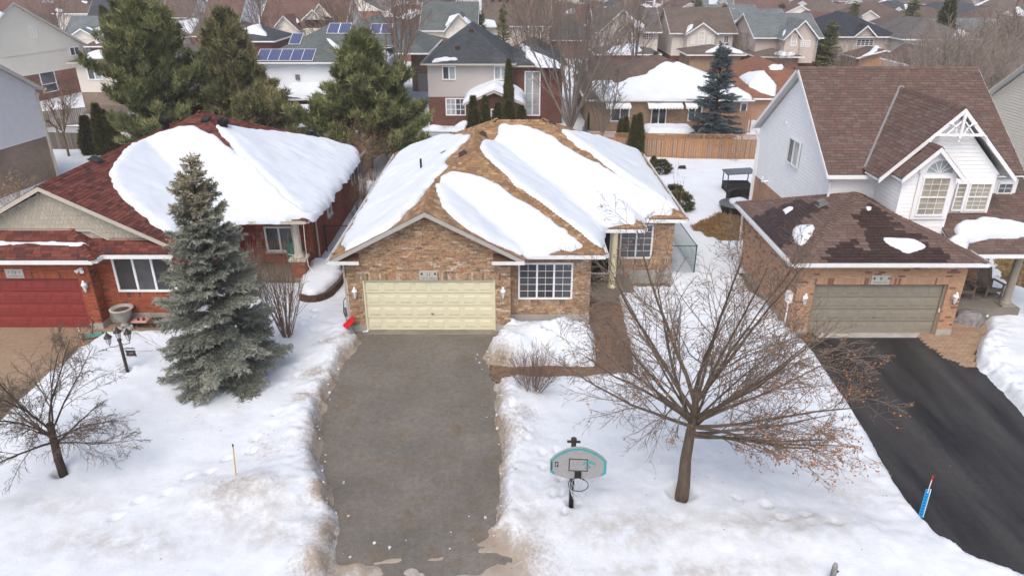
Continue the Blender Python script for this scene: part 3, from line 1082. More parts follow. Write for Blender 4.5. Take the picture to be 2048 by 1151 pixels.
def window(root, f, u, z, w, h, sashes=(1.0,), grid=(1, 1), frame=M_TRIM, gl=(M_GLD,), fw=0.06, n0=0.0, mun=0.014, split=None, sill=None, wv=True, name='window', surround=None, sgrid=None):
    """window > pane, muntin: frame bars stand proud of the wall, panes sit inside them"""
    m = MB()
    n1 = n0 + 0.07
    def bar(a, b, c, d, q0=n0, q1=n1, mm=None):
        (mm or m).obox(f.p(a, c, q0), f.U * (b - a), Vector((0, 0, d - c)), f.N * (q1 - q0))
    if surround:
        s_, sm = surround
        ms = MB()
        for a, b, c, d in ((u - s_, u, z - s_, z + h + s_), (u + w, u + w + s_, z - s_, z + h + s_), (u, u + w, z + h, z + h + s_), (u, u + w, z - s_, z)):
            bar(a, b, c, d, n0, n0 + .03, ms)
    bar(u, u + fw, z, z + h); bar(u + w - fw, u + w, z, z + h)
    bar(u + fw, u + w - fw, z, z + fw); bar(u + fw, u + w - fw, z + h - fw, z + h)
    tot = sum(sashes)
    iw = w - 2 * fw
    x = u + fw
    cells = []
    for i, s in enumerate(sashes):
        sw = iw * s / tot
        a, b = x, x + sw
        if i > 0: a += fw * .5
        if i < len(sashes) - 1:
            bar(b - fw * .5, b + fw * .5, z + fw, z + h - fw); b -= fw * .5
        cells.append((a, b)); x += sw
    par = m.build(name, frame, root, world_verts=wv)
    if surround: ms.build('window_surround', sm, root, world_verts=wv)
    if sill:
        k = MB(); k.obox(f.p(u - .06, z - .07, 0), f.U * (w + .12), Vector((0, 0, .065)), f.N * (n1 + .05)); k.build('sill', sill, par, world_verts=False)
    for i, (a, b) in enumerate(cells):
        gx, gy = sgrid[i] if sgrid else grid
        v0, v1 = z + fw, z + h - fw
        rng = [(v0, v1)] if not split else [(v0, v0 + (v1 - v0) * split - fw * .4), (v0 + (v1 - v0) * split + fw * .4, v1)]
        if split:
            k = MB(); bar(a, b, rng[0][1], rng[1][0], n0, n1 - .01, k); k.build('meeting_rail', frame, par, world_verts=False)
        for si, (c, d) in enumerate(rng):
            g_ = gl[(i * len(rng) + si) % len(gl)]
            for p_ in range(gx):
                for q_ in range(gy):
                    k = MB()
                    aa, bb = a + (b - a) * p_ / gx, a + (b - a) * (p_ + 1) / gx
                    cc, dd = c + (d - c) * q_ / gy, c + (d - c) * (q_ + 1) / gy
                    k.face([f.p(aa, cc, n0 + .02), f.p(bb, cc, n0 + .02), f.p(bb, dd, n0 + .02), f.p(aa, dd, n0 + .02)])
                    k.build('pane', g_, par, world_verts=False)
            for p_ in range(1, gx):
                k = MB(); uu = a + (b - a) * p_ / gx; bar(uu - mun / 2, uu + mun / 2, c, d, n0 + .022, n0 + .045, k); k.build('muntin', frame, par, world_verts=False)
            for q_ in range(1, gy):
                k = MB(); vv = c + (d - c) * q_ / gy; bar(a, b, vv - mun / 2, vv + mun / 2, n0 + .0225, n0 + .0445, k); k.build('muntin', frame, par, world_verts=False)
    return par

def garage_door(root, f, u, z, w, h, mat, n=-0.10, cols=8, rows=4, handle=True):
    """sectional door: four sections, raised panels, a frame round the opening"""
    top = None
    for r in range(rows):
        m = MB()
        a, b = z + h * r / rows, z + h * (r + 1) / rows
        m.obox(f.p(u, a + .006, n - .04), f.U * w, Vector((0, 0, b - a - .02)), f.N * .04)
        sec = m.build('door_section', mat, root)
        for c in range(cols):
            k = MB()
            x0, x1 = u + w * (c + .14) / cols, u + w * (c + .86) / cols
            y0, y1 = a + (b - a) * .22, a + (b - a) * .78
            # raised panel with sloping edges
            e = .035
            o = [f.p(x0, y0, n), f.p(x1, y0, n), f.p(x1, y1, n), f.p(x0, y1, n)]
            gz = [f.p(x0 + e * .5, y0 + e * .5, n - .014), f.p(x1 - e * .5, y0 + e * .5, n - .014), f.p(x1 - e * .5, y1 - e * .5, n - .014), f.p(x0 + e * .5, y1 - e * .5, n - .014)]
            i_ = [f.p(x0 + e * 1.3, y0 + e * 1.3, n + .017), f.p(x1 - e * 1.3, y0 + e * 1.3, n + .017), f.p(x1 - e * 1.3, y1 - e * 1.3, n + .017), f.p(x0 + e * 1.3, y1 - e * 1.3, n + .017)]
            o2 = [f.p(x0, y0, n + .006), f.p(x1, y0, n + .006), f.p(x1, y1, n + .006), f.p(x0, y1, n + .006)]
            for q in range(4):
                q2 = (q + 1) % 4
                k.face([o2[q], o2[q2], i_[q2], i_[q]])
                k.face([o[q], o[q2], o2[q2], o2[q]])
            k.face(i_)
            k.build('raised_panel', mat, sec, world_verts=False)
    m = MB()
    fw = .07
    m.obox(f.p(u - fw, z, n - .02), f.U * fw, Vector((0, 0, h + fw)), f.N * .09)
    m.obox(f.p(u + w, z, n - .02), f.U * fw, Vector((0, 0, h + fw)), f.N * .09)
    m.obox(f.p(u, z + h, n - .02), f.U * w, Vector((0, 0, fw)), f.N * .09)
    m.build('door_frame', mat, root)
    if handle:
        m = MB(); c = f.p(u + w * .505, z + h * .33, n + .01)
        m.obox(c, f.U * .10, Vector((0, 0, .03)), f.N * .04); m.build('door_handle', M_VENTG, root)

def text_mesh(txt, size, f, u, z, n, mat, name, parent, align='CENTER', depth=0.004):
    cu = bpy.data.curves.new('lettering', 'FONT')
    cu.body = txt; cu.size = size; cu.align_x = align; cu.extrude = depth
    to = bpy.data.objects.new('lettering', cu)
    COL.objects.link(to)
    dg = bpy.context.evaluated_depsgraph_get()
    me = bpy.data.meshes.new_from_object(to.evaluated_get(dg))
    bpy.data.objects.remove(to)
    Z = Vector((0, 0, 1)) if not hasattr(f, 'V') else f.V
    M = Matrix(((f.U.x, Z.x, f.N.x, 0), (f.U.y, Z.y, f.N.y, 0), (f.U.z, Z.z, f.N.z, 0), (0, 0, 0, 1)))
    me.transform(M)
    me.transform(Matrix.Translation(f.p(u, z, n)))
    me.materials.clear(); me.materials.append(mat)
    return link(bpy.data.objects.new(name, me), parent, parent is not None and parent.parent is None and parent.type == 'EMPTY')

def plaque(f, u, z, num, marks, label, w=.66, h=.36):
    r = empty('house_number_plaque', f.p(u, z), 0, label, 'plaque')
    m = MB(); m.obox(f.p(u - w / 2, z, .012), f.U * w, Vector((0, 0, h)), f.N * .03)
    m.build('stone_slab', M_PLAQUE, r)
    text_mesh(num, .17, f, u, z + h * .46, .045, M_INK, 'number', r)
    # the street name is worn too far to read: a faint engraved band of strokes
    rnd = random.Random(int(num))
    x = u - w * .38
    k = MB()
    while x < u + w * .38:
        a = rnd.uniform(.014, .03)
        k.obox(f.p(x, z + h * .12, .0425), f.U * a, Vector((0, 0, rnd.uniform(.05, .07))), f.N * .004)
        x += a + rnd.uniform(.008, .016)
        if rnd.random() < .06: x += .035
    o = k.build('worn_lettering', M_INKL, r); o['kind'] = 'stuff'
    for sx in (-1, 1):
        c = u + sx * w * .37
        k = MB()
        if marks == 'tree':
            for (dx, dz, ww, hh) in ((0, .01, .02, .05), (-.045, .035, .04, .04), (.01, .035, .04, .04), (-.015, .075, .035, .05)):
                k.obox(f.p(c + dx, z + h * .5 + dz, .0425), f.U * ww, Vector((0, 0, hh)), f.N * .004)
        elif marks == 'dot':
            k.obox(f.p(u + sx * .2 - .02, z + h * .6, .0425), f.U * .045, Vector((0, 0, .03)), f.N * .004)
        else:
            for (dx, dz, ww, hh) in ((-.05, .03, .09, .025), (-.01, .05, .04, .05), (.0, .0, .035, .035)):
                k.obox(f.p(c + dx * sx * -1, z + h * .52 + dz, .0425), f.U * ww, Vector((0, 0, hh)), f.N * .004)
        k.build('engraved_mark', M_INK, r)
    return r

def wall_lantern(f, u, z, label, snow=True, mat=M_PLAST):
    r = empty('wall_lantern', f.p(u, z), 0, label, 'lantern')
    c = f.p(u, z, .14)
    m = MB(); m.obox(f.p(u - .05, z + .02, .012), f.U * .1, Vector((0, 0, .2)), f.N * .03)
    m.bar(f.p(u, z + .17, .03), f.p(u, z + .2, .14), .025); m.build('bracket', M_TRIM, r)
    m = MB(); m.lathe(c, [(.015, -.12), (.03, -.1), (.05, -.02), (.085, .16), (.09, .17)], 6); m.build('glass_body', mat, r)
    m = MB(); m.lathe(c, [(.11, .172), (.10, .2), (.04, .29), (.05, .32), (.012, .36)], 6); m.build('cap', M_TRIM, r)
    return r
def AX(px, py, X):
    r = ray(px, py); t = X / r[0]
    return Vector((X, r[1] * t, CAM_H + r[2] * t))

def rect_y(f, x0, y0, x1, y1):
    """pixel box on a wall that faces the camera -> (u, z, w, h)"""
    Y = f.O.y
    a, b = AY(x0, y1, Y), AY(x1, y1, Y)
    c = AY((x0 + x1) / 2, y0, Y)
    return a.x - f.O.x, a.z, b.x - a.x, c.z - a.z

def PG(pts, z=0.0):
    return [tuple(G(x, y, z)[:2]) for x, y in pts]

# ================================================================== ground, driveways, snow
gm = MB(); gm.face([(-900, -80, 0), (900, -80, 0), (900, 1500, 0), (-900, 1500, 0)])
ground = gm.build('ground', M_EARTH); tag(ground, kind='structure')

drive11 = PG([(742, 662), (722, 700), (700, 722), (678, 765), (660, 800), (652, 850), (648, 900), (655, 945), (672, 985), (683, 1030), (690, 1075), (690, 1112), (740, 1104), (800, 1096), (860, 1092), (910, 1084), (950, 1062), (975, 1045), (988, 1020), (996, 960), (996, 900), (985, 850), (978, 815), (990, 790), (988, 770), (1000, 762), (1000, 735), (975, 732), (966, 715), (975, 690), (988, 662)])
walk11 = PG([(990, 736), (1030, 737), (1085, 735), (1190, 737), (1196, 728), (1193, 690), (1180, 650), (1178, 585), (1230, 590), (1238, 612), (1248, 660), (1258, 700), (1262, 752), (1190, 757), (1110, 760), (1000, 764)])
drive9 = PG([(1600, 650), (1610, 676), (1655, 738), (1700, 804), (1745, 878), (1790, 952), (1838, 1024), (1885, 1078), (1950, 1115), (2060, 1148), (2150, 1195), (2400, 1190), (2200, 960), (2048, 842), (1990, 775), (1940, 728), (1905, 690), (1880, 650)])
drive13 = PG([(-250, 652), (190, 652), (230, 640), (340, 640), (335, 662), (235, 664), (205, 668), (172, 690), (120, 735), (60, 780), (0, 838), (-60, 900), (-250, 1080)])
front9 = PG([(1850, 680), (1868, 650), (1900, 630), (1965, 630), (1968, 662), (1952, 684), (1935, 705), (1935, 732), (1900, 715)])
grass9 = PG([(1385, 455), (1440, 428), (1470, 420), (1500, 430), (1530, 480), (1500, 470), (1450, 478), (1410, 470)], 0.1)
lawn9 = PG([(2000, 520), (2020, 500), (2120, 500), (2120, 610), (2040, 570), (2003, 555)], 0.1)
side9 = PG([(1470, 540), (1490, 530), (1560, 600), (1620, 680), (1600, 680), (1535, 610)], 0.05)

def sheet(name, poly, z, mat, label=None, kind='structure'):
    m = MB(); m.face([(x, y, z) for x, y in poly], [(x, y) for x, y in poly])
    o = m.build(name, mat); tag(o, label, None, None, kind)
    return o
def grow(poly, d):
    """push a plan outline outward so the snow edge always lies on pavement"""
    n = len(poly); out = []
    ar = sum(poly[i][0] * poly[(i + 1) % n][1] - poly[(i + 1) % n][0] * poly[i][1] for i in range(n))
    s = 1 if ar > 0 else -1
    for i in range(n):
        p, q, r_ = poly[i - 1], poly[i], poly[(i + 1) % n]
        t = Vector((r_[0] - p[0], r_[1] - p[1])).normalized()
        out.append((q[0] + t.y * d * s, q[1] - t.x * d * s))
    return out
# the paved strips run on under the snow banks
d11 = [(-5.75, 23.78), (-5.9, 20), (-6.2, 16), (-6.1, 12), (-6.6, 9.2), (0.7, 9.2), (0.35, 12), (.25, 16), (.35, 20), (-.35, 23.78)]
sheet('driveway', d11, .012, M_ASPH, 'grey brown asphalt driveway in front of the cream garage door')
sheet('driveway', [(10.6, 23.5), (10.4, 18), (9.2, 13.5), (8.4, 9.2), (18.5, 9.2), (18.2, 14), (17.2, 20), (16.6, 23.5)], .012, M_ASPHB, 'black sealed asphalt driveway of the house on the right')
sheet('driveway', [(-24, 24.05), (-12.6, 24.5), (-12.6, 23.0), (-14.9, 22.5), (-17.0, 18.5), (-18.5, 9.2), (-24, 9.2)], .012, M_DRV13, 'tan concrete driveway in front of the red garage door')
sheet('road', [(-120, -20), (120, -20), (120, 8.6), (-120, 8.6)], .008, M_ROAD, 'slushy road in front of the houses')
sheet('lawn', grow(grass9, .5), .03, M_GRASS, 'dead brown grass showing beside the right house')
sheet('lawn', grow(lawn9, .5), .03, M_GRASS, 'dead grass strip at the right edge by the porch')
sheet('lawn', grow(side9, .35), .03, M_GRASS, 'thin strip of dead grass along the right garage wall')

# pavers of the two front walks: laid in courses
def pave(poly, root, mat, z=.012, pw=.20, ph=.10, t=.035, most=300, seed=3):
    rnd = random.Random(seed)
    xs, ys = [p[0] for p in poly], [p[1] for p in poly]
    lst = []
    y, r = min(ys), 0
    while y < max(ys):
        x = min(xs) - (pw / 2 if r % 2 else 0)
        while x < max(xs):
            if in_polys(x + pw / 2, y + ph / 2, [poly], -.12):
                lst.append((Vector((x + .005, y + .005, z)), Vector((pw - .01, 0, 0)), Vector((0, ph - .01, 0)), Vector((0, 0, t + rnd.uniform(-.004, .004)))))
            x += pw
        y += ph; r += 1
    finish_pieces(root, 'paver', mat, lst, (), most)
w1 = sheet('path', grow(walk11, .25), .02, M_SOIL, 'brown paver walk leading to the front door')
pave(grow(walk11, .12), w1, M_PAVER)
w2 = sheet('path', grow(front9, .2), .02, M_SOIL, 'tan paver landing beside the right garage')
pave(grow(front9, .1), w2, M_PAVERT)

MOUNDS = []   # (x, y, rx, ry, height)
def mound(px, py, rx, ry, h, z=.3):
    g = G(px, py, z); MOUNDS.append((g.x, g.y, rx, ry, h))
mound(1085, 680, 1.35, .9, .62); mound(1150, 680, 1.0, .8, .40); mound(1010, 705, .8, .6, .42)
mound(660, 690, .9, .9, .22); mound(640, 640, 1.6, 1.2, .12)
mound(1040, 790, .9, .8, .2); mound(1020, 850, .6, 1.2, .16)
mound(600, 850, .9, 2.0, .22); mound(580, 980, .9, 1.6, .24); mound(480, 985, 1.4, .8, .28)
mound(200, 720, 2.4, 1.5, .18); mound(1990, 690, 1.2, 1.2, .12); mound(1660, 1080, 3.0, .8, .18)
mound(1200, 1020, 2.5, 1.4, .10); mound(1500, 1000, 2.5, 2.0, .12)
DIRT = []     # (x, y, rx, ry, amount)
def dirt(px, py, rx, ry, a, z=.3):
    g = G(px, py, z); DIRT.append((g.x, g.y, rx * 1.15, ry * 1.15, a * 1.25))
for q in ((1010, 720, .45, .35, .5), (630, 745, .5, .35, .42), (610, 800, .45, .35, .45), (630, 850, .3, .6, .4), (636, 925, .28, .7, .5), (648, 985, .3, .45, .8), (655, 1060, .3, .8, .55),
          (640, 1120, .5, .6, .6), (760, 1130, 1.0, .4, .6), (1000, 1100, .9, .5, .75), (960, 1130, 1.2, .5, .8), (1010, 870, .5, 1.0, .42), (1000, 800, .35, .5, .5), (1040, 830, .6, .6, .28), (655, 692, .5, .25, .4),
          (480, 985, .9, .45, .35), (540, 905, .6, .5, .22), (1070, 790, .4, .2, .3), (690, 680, .3, .2, .4), (1600, 870, .4, .3, .12)):
    dirt(*q)
GREY = [(G(x, y, .3).x, G(x, y, .3).y, a, b, c) for x, y, a, b, c in
        ((480, 1010, 1.8, 1.0, 1.0), (250, 1080, 2.5, .7, .8), (1250, 1060, 2.2, .9, .9), (1550, 1060, 2.6, .7, .8), (1130, 960, 1.0, 1.0, .7), (1700, 990, 1.4, .9, .6), (550, 1060, 1.2, .8, .9), (900, 1150, 3.0, .5, 1.0), (1400, 1140, 3.0, .4, .9), (100, 1010, 1.8, .7, .5), (1060, 1040, .8, 1.0, .8), (600, 900, 1.0, 1.2, .35))]
SLUSH = PG([(672, 1075), (730, 1090), (800, 1096), (900, 1080), (960, 1055), (1010, 1065), (1040, 1110), (1090, 1200), (640, 1200)])
FEET = []
def trail(pts, step=.62):
    w_ = [G(x, y, .3) for x, y in pts]; k_ = 0
    for a, b in zip(w_, w_[1:]):
        L = (b - a).length; d = (b - a) / L; t = 0
        while t < L:
            q = a + d * t; sd = .11 * (1 if k_ % 2 else -1)
            FEET.append((q.x - d.y * sd, q.y + d.x * sd, math.atan2(d.y, d.x))); t += step; k_ += 1
trail([(1000, 800), (1060, 880), (1110, 960), (1125, 1060)]); trail([(1120, 900), (1135, 960), (1128, 1010)]); trail([(640, 690), (610, 650), (640, 610)]); trail([(560, 830), (500, 900), (380, 960), (200, 1040)]); trail([(1480, 1000), (1560, 1040), (1700, 1050)]); trail([(600, 730), (560, 790)])
# wells of melted snow round trunks
WELLS = []
def well(px, py, r=.35, z=.28):
    g = G(px, py, z); WELLS.append((g.x, g.y, r))

def snow_sheet(name, x0, x1, y0, y1, res, bare, label, fine=True, base=.27, wells=()):
    gx, gy = np.arange(x0, x1 + res * .5, res), np.arange(y0, y1 + res * .5, res)
    X, Y = np.meshgrid(gx, gy)
    Z = base + .07 * fbm(X * .22, Y * .22, 3, 3) + .035 * fbm(X * 1.1, Y * 1.1, 9, 4)
    if fine: Z = Z + .024 * fbm(X * 2.6, Y * 2.6, 21, 4) + .03 * np.abs(fbm(X * .8 + 3, Y * .8, 27, 4))
    dirtv = np.zeros_like(X); greyv = np.zeros_like(X)
    for mx, my, rx, ry, h in MOUNDS if fine else ():
        Z = Z + h * np.exp(-(((X - mx) / rx) ** 2 + ((Y - my) / ry) ** 2)) * (1 + .35 * fbm(X * 2.2, Y * 2.2, 31, 3))
    for mx, my, rx, ry, a in DIRT if fine else ():
        dirtv = np.maximum(dirtv, a * np.exp(-(((X - mx) / rx) ** 2 + ((Y - my) / ry) ** 2)))
    for mx, my, rx, ry, a in GREY if fine else ():
        greyv = np.maximum(greyv, a * np.exp(-(((X - mx) / rx) ** 2 + ((Y - my) / ry) ** 2)))
    if fine:
        sl = smooth01(sdf_poly(X, Y, SLUSH) / .5 + .5)
        Zs = .014 + .085 * fbm(X * 1.1, Y * 2.2, 71, 5)
        Z = Z * (1 - sl) + Zs * sl
        dirtv = np.maximum(dirtv, sl * (.5 + .5 * vnoise(X * .9, Y * 1.6, 73)))
        for fx, fy, fa in FEET:
            c_, s_ = math.cos(fa), math.sin(fa)
            u_, v_ = (X - fx) * c_ + (Y - fy) * s_, -(X - fx) * s_ + (Y - fy) * c_
            q_ = (u_ / .15) ** 2 + (v_ / .08) ** 2
            Z = Z - .09 * np.exp(-q_ ** 2) + .025 * np.exp(-((np.sqrt(q_) - 1.6) / .4) ** 2)
    Mall = np.ones_like(X)
    for poly, w, bank, amp, dt in bare:
        d = -sdf_poly(X, Y, poly) + amp * fbm(X * 1.3, Y * 1.3, 41, 4) + amp * .6 * fbm(X * 5, Y * 5, 43, 3)
        m = smooth01(d / w)
        Mall = np.minimum(Mall, m)
        Z = np.where(d < 3.5, Z * m + bank * (1 - sl if fine else 1) * np.exp(-((d - .65) / .5) ** 2) * m * (1 + .9 * fbm(X * 1.9, Y * 1.9, 47, 3)) + (.075 * (1 - sl) if fine else 0) * np.exp(-((d - .5) / .6) ** 2) * fbm(X * 3.7, Y * 4.6, 49, 4) * m + (m - 1) * .06, Z)
        if fine: dirtv = np.maximum(dirtv, dt * np.exp(-np.clip(d, 0, 9) / .28) * (.55 + .9 * vnoise(X * 1.1, Y * 1.1, 51)))
    Z = np.where(Mall < .015, -.06, Z)
    for wx, wy, wr in wells:
        d = np.hypot(X - wx, Y - wy) + .05 * fbm(X * 4, Y * 4, 61, 2)
        Z = Z - (base + .1) * np.exp(-(d / wr) ** 4)
    idx = np.arange(X.size).reshape(X.shape)
    q = np.stack([idx[:-1, :-1], idx[:-1, 1:], idx[1:, 1:], idx[1:, :-1]], -1).reshape(-1, 4)
    q = q[(Z.ravel()[q] > -.03).any(1)]
    used, inv = np.unique(q, return_inverse=True)
    V = np.stack([X.ravel(), Y.ravel(), Z.ravel()], -1)[used]
    o = np_mesh(name, V, inv.reshape(-1, 4), M_SNOWG, None, True, {'dirt': dirtv.ravel()[used], 'grey': greyv.ravel()[used]})
    return tag(o, label, None, None, 'structure')
def footing(x0, x1, y0, y1):
    return [(x0, y0), (x1, y0), (x1, y1), (x0, y1)]
for q in ((1363, 992, .30), (125, 942, .2), (1143, 1012, .14), (255, 742, .12)):
    well(*q)
street = [(-130, -30), (130, -30), (130, 8.9), (-130, 8.9)]
FRONT_BARE = [(drive11, .42, .10, .13, 1.25), (walk11, .25, .03, .05, .25), (drive9, .4, .02, .05, .22), (drive13, .5, .03, .08, .12), (front9, .3, .05, .06, .3),
              (grass9, .4, 0, .55, .1), (side9, .3, 0, .25, .1), (lawn9, .4, 0, .5, .1), (street, .8, .1, .3, .6),
              (PG([(1850, 655), (1900, 640), (1952, 690), (1948, 738), (1985, 785), (1950, 785), (1890, 735), (1845, 690)]), .15, 0, .0, .2), (footing(-5.9, -0.5, 23.2, 25), .3, 0, .03, .5), (footing(-.3, 2.9, 24.2, 26), .15, 0, .03, .1), (footing(3.0, 6.8, 27.7, 29), .3, 0, .12, .2)]
snow_front = snow_sheet('snow', -26, 24, 7.6, 29.0, .082, FRONT_BARE, 'trampled front lawn snow with dirty melting edges along the driveways', True, wells=WELLS)
snow_back = snow_sheet('snow', -75, 75, 28.9, 84, .45, [(grass9, .4, 0, .55, .1), (lawn9, .4, 0, .5, .1)], 'smooth white snow over the back yards', False, .26)
snow_l = snow_sheet('snow', -75, -25.9, 7.6, 29.0, .6, [(street, .8, .1, .3, .6)], 'snow on the lawns left of the red garage', False)
snow_r = snow_sheet('snow', 23.9, 75, 7.6, 29.0, .6, [(street, .8, .1, .3, .6)], 'snow on the lawns beyond the right driveway', False)
backstreet = [(-400, 76.5), (400, 76.5), (400, 84), (-400, 84)]
snow_far = snow_sheet('snow', -320, 320, 84, 460, 4.0, [], 'patchy far snow between the distant houses', False, .2)

# ================================================================== house 11 (tan roof)
H11 = empty('tan_brick_bungalow', (0.4, 31, 0), 0, 'tan brick bungalow with tan shingle roof and cream garage door', 'house')
S = .52
E11 = 3.05
w1_ = Wing(-6.5, .45, 23.4, 30, E11, S, 'LR')
w2_ = Wing(-6.5, 3.4, 24.0, 33.3, E11, S, 'LRF')
w3_ = Wing(-6.5, 7.25, 28.0, 39.3, E11, S)
w4_ = Wing(2.0, 5.3, 26.8, 29.6, E11, {'F': .25, 'R': S, 'L': S, 'B': S}, 'FR')
w1_.gut = {'L': (23.4, 39.3), 'F': None}
w2_.gut = {'F': (.5, 3.4), 'R': (24.0, 26.8)}
w3_.gut = {'F': (5.3, 7.25), 'R': None, 'B': None}
w4_.gut = {'F': (3.4, 5.3), 'R': (26.8, 28.0)}
R11 = Roof([w1_, w2_, w3_, w4_])
snow_on(R11, 'long snow bank on the left slope of the tan roof', [(697, 490), ('P', -6.3, 24.6), ('P', -6.35, 28), ('P', -6.35, 36), ('P', -6.2, 38.2), ('P', -5.4, 38.6), ('P', -3.6, 36.6), (942, 267), (905, 300), (885, 318), (890, 330), (868, 352), (842, 385), (800, 432), (770, 455), (735, 472)], thick=.20, seed=2, grow=.08)
snow_on(R11, 'oval snow bank on the front slope above the garage and window', [(876, 368), (885, 350), (905, 342), (950, 345), (1000, 372), (1060, 408), (1110, 440), (1162, 486), (1140, 494), (1090, 500), (1050, 503), (1036, 500), (985, 478), (940, 455), (900, 420), (880, 390)], thick=.22, seed=3, grow=.08)
snow_on(R11, 'widest snow bank on the tan roof reaching the porch eave', [(962, 288), (972, 277), (998, 271), (1000, 250), (1015, 246), (1040, 250), (1085, 262), (1105, 272), (1160, 305), (1230, 345), (1300, 385), (1338, 408), (1340, 418), (1300, 426), (1272, 432), (1268, 440), (1240, 442), (1205, 450), (1201, 486), (1185, 478), (1140, 440), (1090, 405), (1030, 362), (995, 330), (970, 305)], thick=.22, seed=4, grow=.08)
snow_on(R11, 'narrow snow bank on the right slope of the tan roof', [(1124, 256), (1180, 266), (1250, 285), (1272, 295), (1290, 320), (1330, 375), (1358, 415), (1345, 412), (1290, 375), (1220, 330), (1160, 288)], thick=.18, seed=5, grow=.08)
roof_deck(R11, H11, M_DECK11, drop=.008, rake=M_TRIMG)
shingle(R11, H11, M_SH11, seed=11)

# walls
f11a = Fr((-6.05, 23.8, 0), (1, 0, 0), (0, -1, 0))
f11b = Fr((-.05, 24.4, 0), (1, 0, 0), (0, -1, 0))
f11c = Fr((2.95, 28.3, 0), (1, 0, 0), (0, -1, 0))
DW = (.55, 5.43, 0.0, 2.12)
m = MB()
wall_face(m, f11a, 6.0, 0.0, 2.93, [DW], .14)
m.face([f11a.p(0, 2.93), f11a.p(6.0, 2.93), f11a.p(6.0, 3.15), f11a.p(3.03, 4.72), f11a.p(0, 3.15)])
m.build('garage_wall', M_MORT11, H11)
def one_wall(name, mat, root, f, w, z0, z1):
    m = MB(); wall_face(m, f, w, z0, z1); return m.build(name, mat, root)
one_wall('window_wall', M_MORT11, H11, f11b, 3.0, 0.0, 2.93)
one_wall('entry_wall', M_MORT11, H11, f11c, 3.9, 0.0, 2.93)
for f_, w_ in ((Fr((-6.05, 39.0, 0), (0, -1, 0), (-1, 0, 0)), 15.2), (Fr((-.05, 23.8, 0), (0, 1, 0), (1, 0, 0)), .6), (Fr((2.95, 24.4, 0), (0, 1, 0), (1, 0, 0)), 3.9), (Fr((6.85, 28.3, 0), (0, 1, 0), (1, 0, 0)), 10.7), (Fr((6.85, 39.0, 0), (-1, 0, 0), (0, 1, 0)), 12.9)):
    one_wall('side_wall', M_T_BR11, H11, f_, w_, 0, 2.93)
for f_, a, b, zt in ((f11a, -.02, .55, .28), (f11a, 5.43, 6.02, .28), (f11b, 0.0, 3.02, .42), (f11c, 0, 3.92, .62)):
    m = MB(); m.obox(f_.p(a, 0, 0), f_.U * (b - a), (0, 0, zt), f_.N * .03); m.build('foundation', M_CONC, H11)
b11 = bricks(f11a, 6.0, (.28, 4.66), [DW], lambda z: (0, 6.0) if z < 3.1 else ((z - 3.1) / .53 + .02, 6.0 - (z - 3.1) / .53), seed=1, soldier=[(.33, 5.65, 2.12, 2.40)])
u_, z_, ww, hh = rect_y(f11b, 1036, 524, 1144, 597)
b11 += bricks(f11b, 3.0, (.42, 2.93), [(u_, u_ + ww, z_, z_ + hh)], seed=2, soldier=[(.05, 2.95, z_ - .27, z_), (.05, 2.95, 2.70, 2.93)])
uw, zw, wwid, whei = rect_y(f11c, 1237, 447, 1302, 516)
b11 += bricks(f11c, 3.9, (.62, 2.93), [(uw, uw + wwid, zw, zw + whei), (.25, 1.25, .62, 2.65)], seed=3, soldier=[(1.3, 3.85, zw - .27, zw)])
finish_pieces(H11, 'brick', M_BR11, b11)
window(H11, f11b, u_, z_, ww, hh, (1, 1, 1), (2, 5), gl=(M_GLD, M_GLD, M_GLM), fw=.07)
window(H11, f11c, uw, zw, wwid, whei, (1, 1), (2, 5), gl=(M_GLM,), fw=.07)
garage_door(H11, f11a, .62, 0.02, 4.74, 2.04, M_DOORY)
m = MB(); m.obox(f11a.p(.5, 0, -.2), f11a.U * 5.0, (0, 0, .025), f11a.N * .5); m.build('door_sill', M_CONCD, H11)
# front door, porch, column
m = MB(); m.obox(f11c.p(.30, .5, .012), f11c.U * .9, (0, 0, 2.05), f11c.N * .04); m.build('front_door', M_BLACK, H11)
m = MB()
for a, b, c, d in ((.2, .3, .45, 2.62), (1.2, 1.3, .45, 2.62), (.3, 1.2, 2.55, 2.62), (.3, 1.2, .45, .52)):
    m.obox(f11c.p(a, c, .012), f11c.U * (b - a), (0, 0, d - c), f11c.N * .08)
m.build('door_frame', M_TRIM, H11)
m = MB(); m.box(2.97, 26.7, .0, 5.05, 28.28, .42); m.box(2.97, 26.3, 0, 4.3, 26.7, .24); m.build('porch_slab', M_CONCD, H11)
pc = G(1223, 573, .42)
m = MB(); m.lathe((pc.x, 26.95, .42), [(.20, 0), (.20, .06), (.16, .1), (.145, .2), (.135, 2.35), (.17, 2.4), (.19, 2.45)], 20); m.build('porch_column', M_CREAMCOL, H11, True)
mt = MB(); mt.box(3.25, 27.4, .425, 4.1, 27.95, .44); tag(mt.build('door_mat', M_RUBBER), 'dark patterned mat before the front door of the tan bungalow', 'mat')
# eave returns of the front gable
m = MB()
for a, b in ((-6.5, -5.45), (-.72, .45)):
    m.box(a, 23.36, 2.90, b, 23.47, 2.92); m.box(a, 23.345, 2.90, b, 23.362, 3.03)
m.build('gutter', M_GUT, H11)
m = MB()
for a, b in ((-6.42, -5.50), (-.68, .38)):
    m.face([(a, 23.45, 3.0), (b, 23.45, 3.0), (b if a < -3 else b, 23.79, 3.18), (a, 23.79, 3.18)])
m.build('eave_return', M_DECK11, H11)
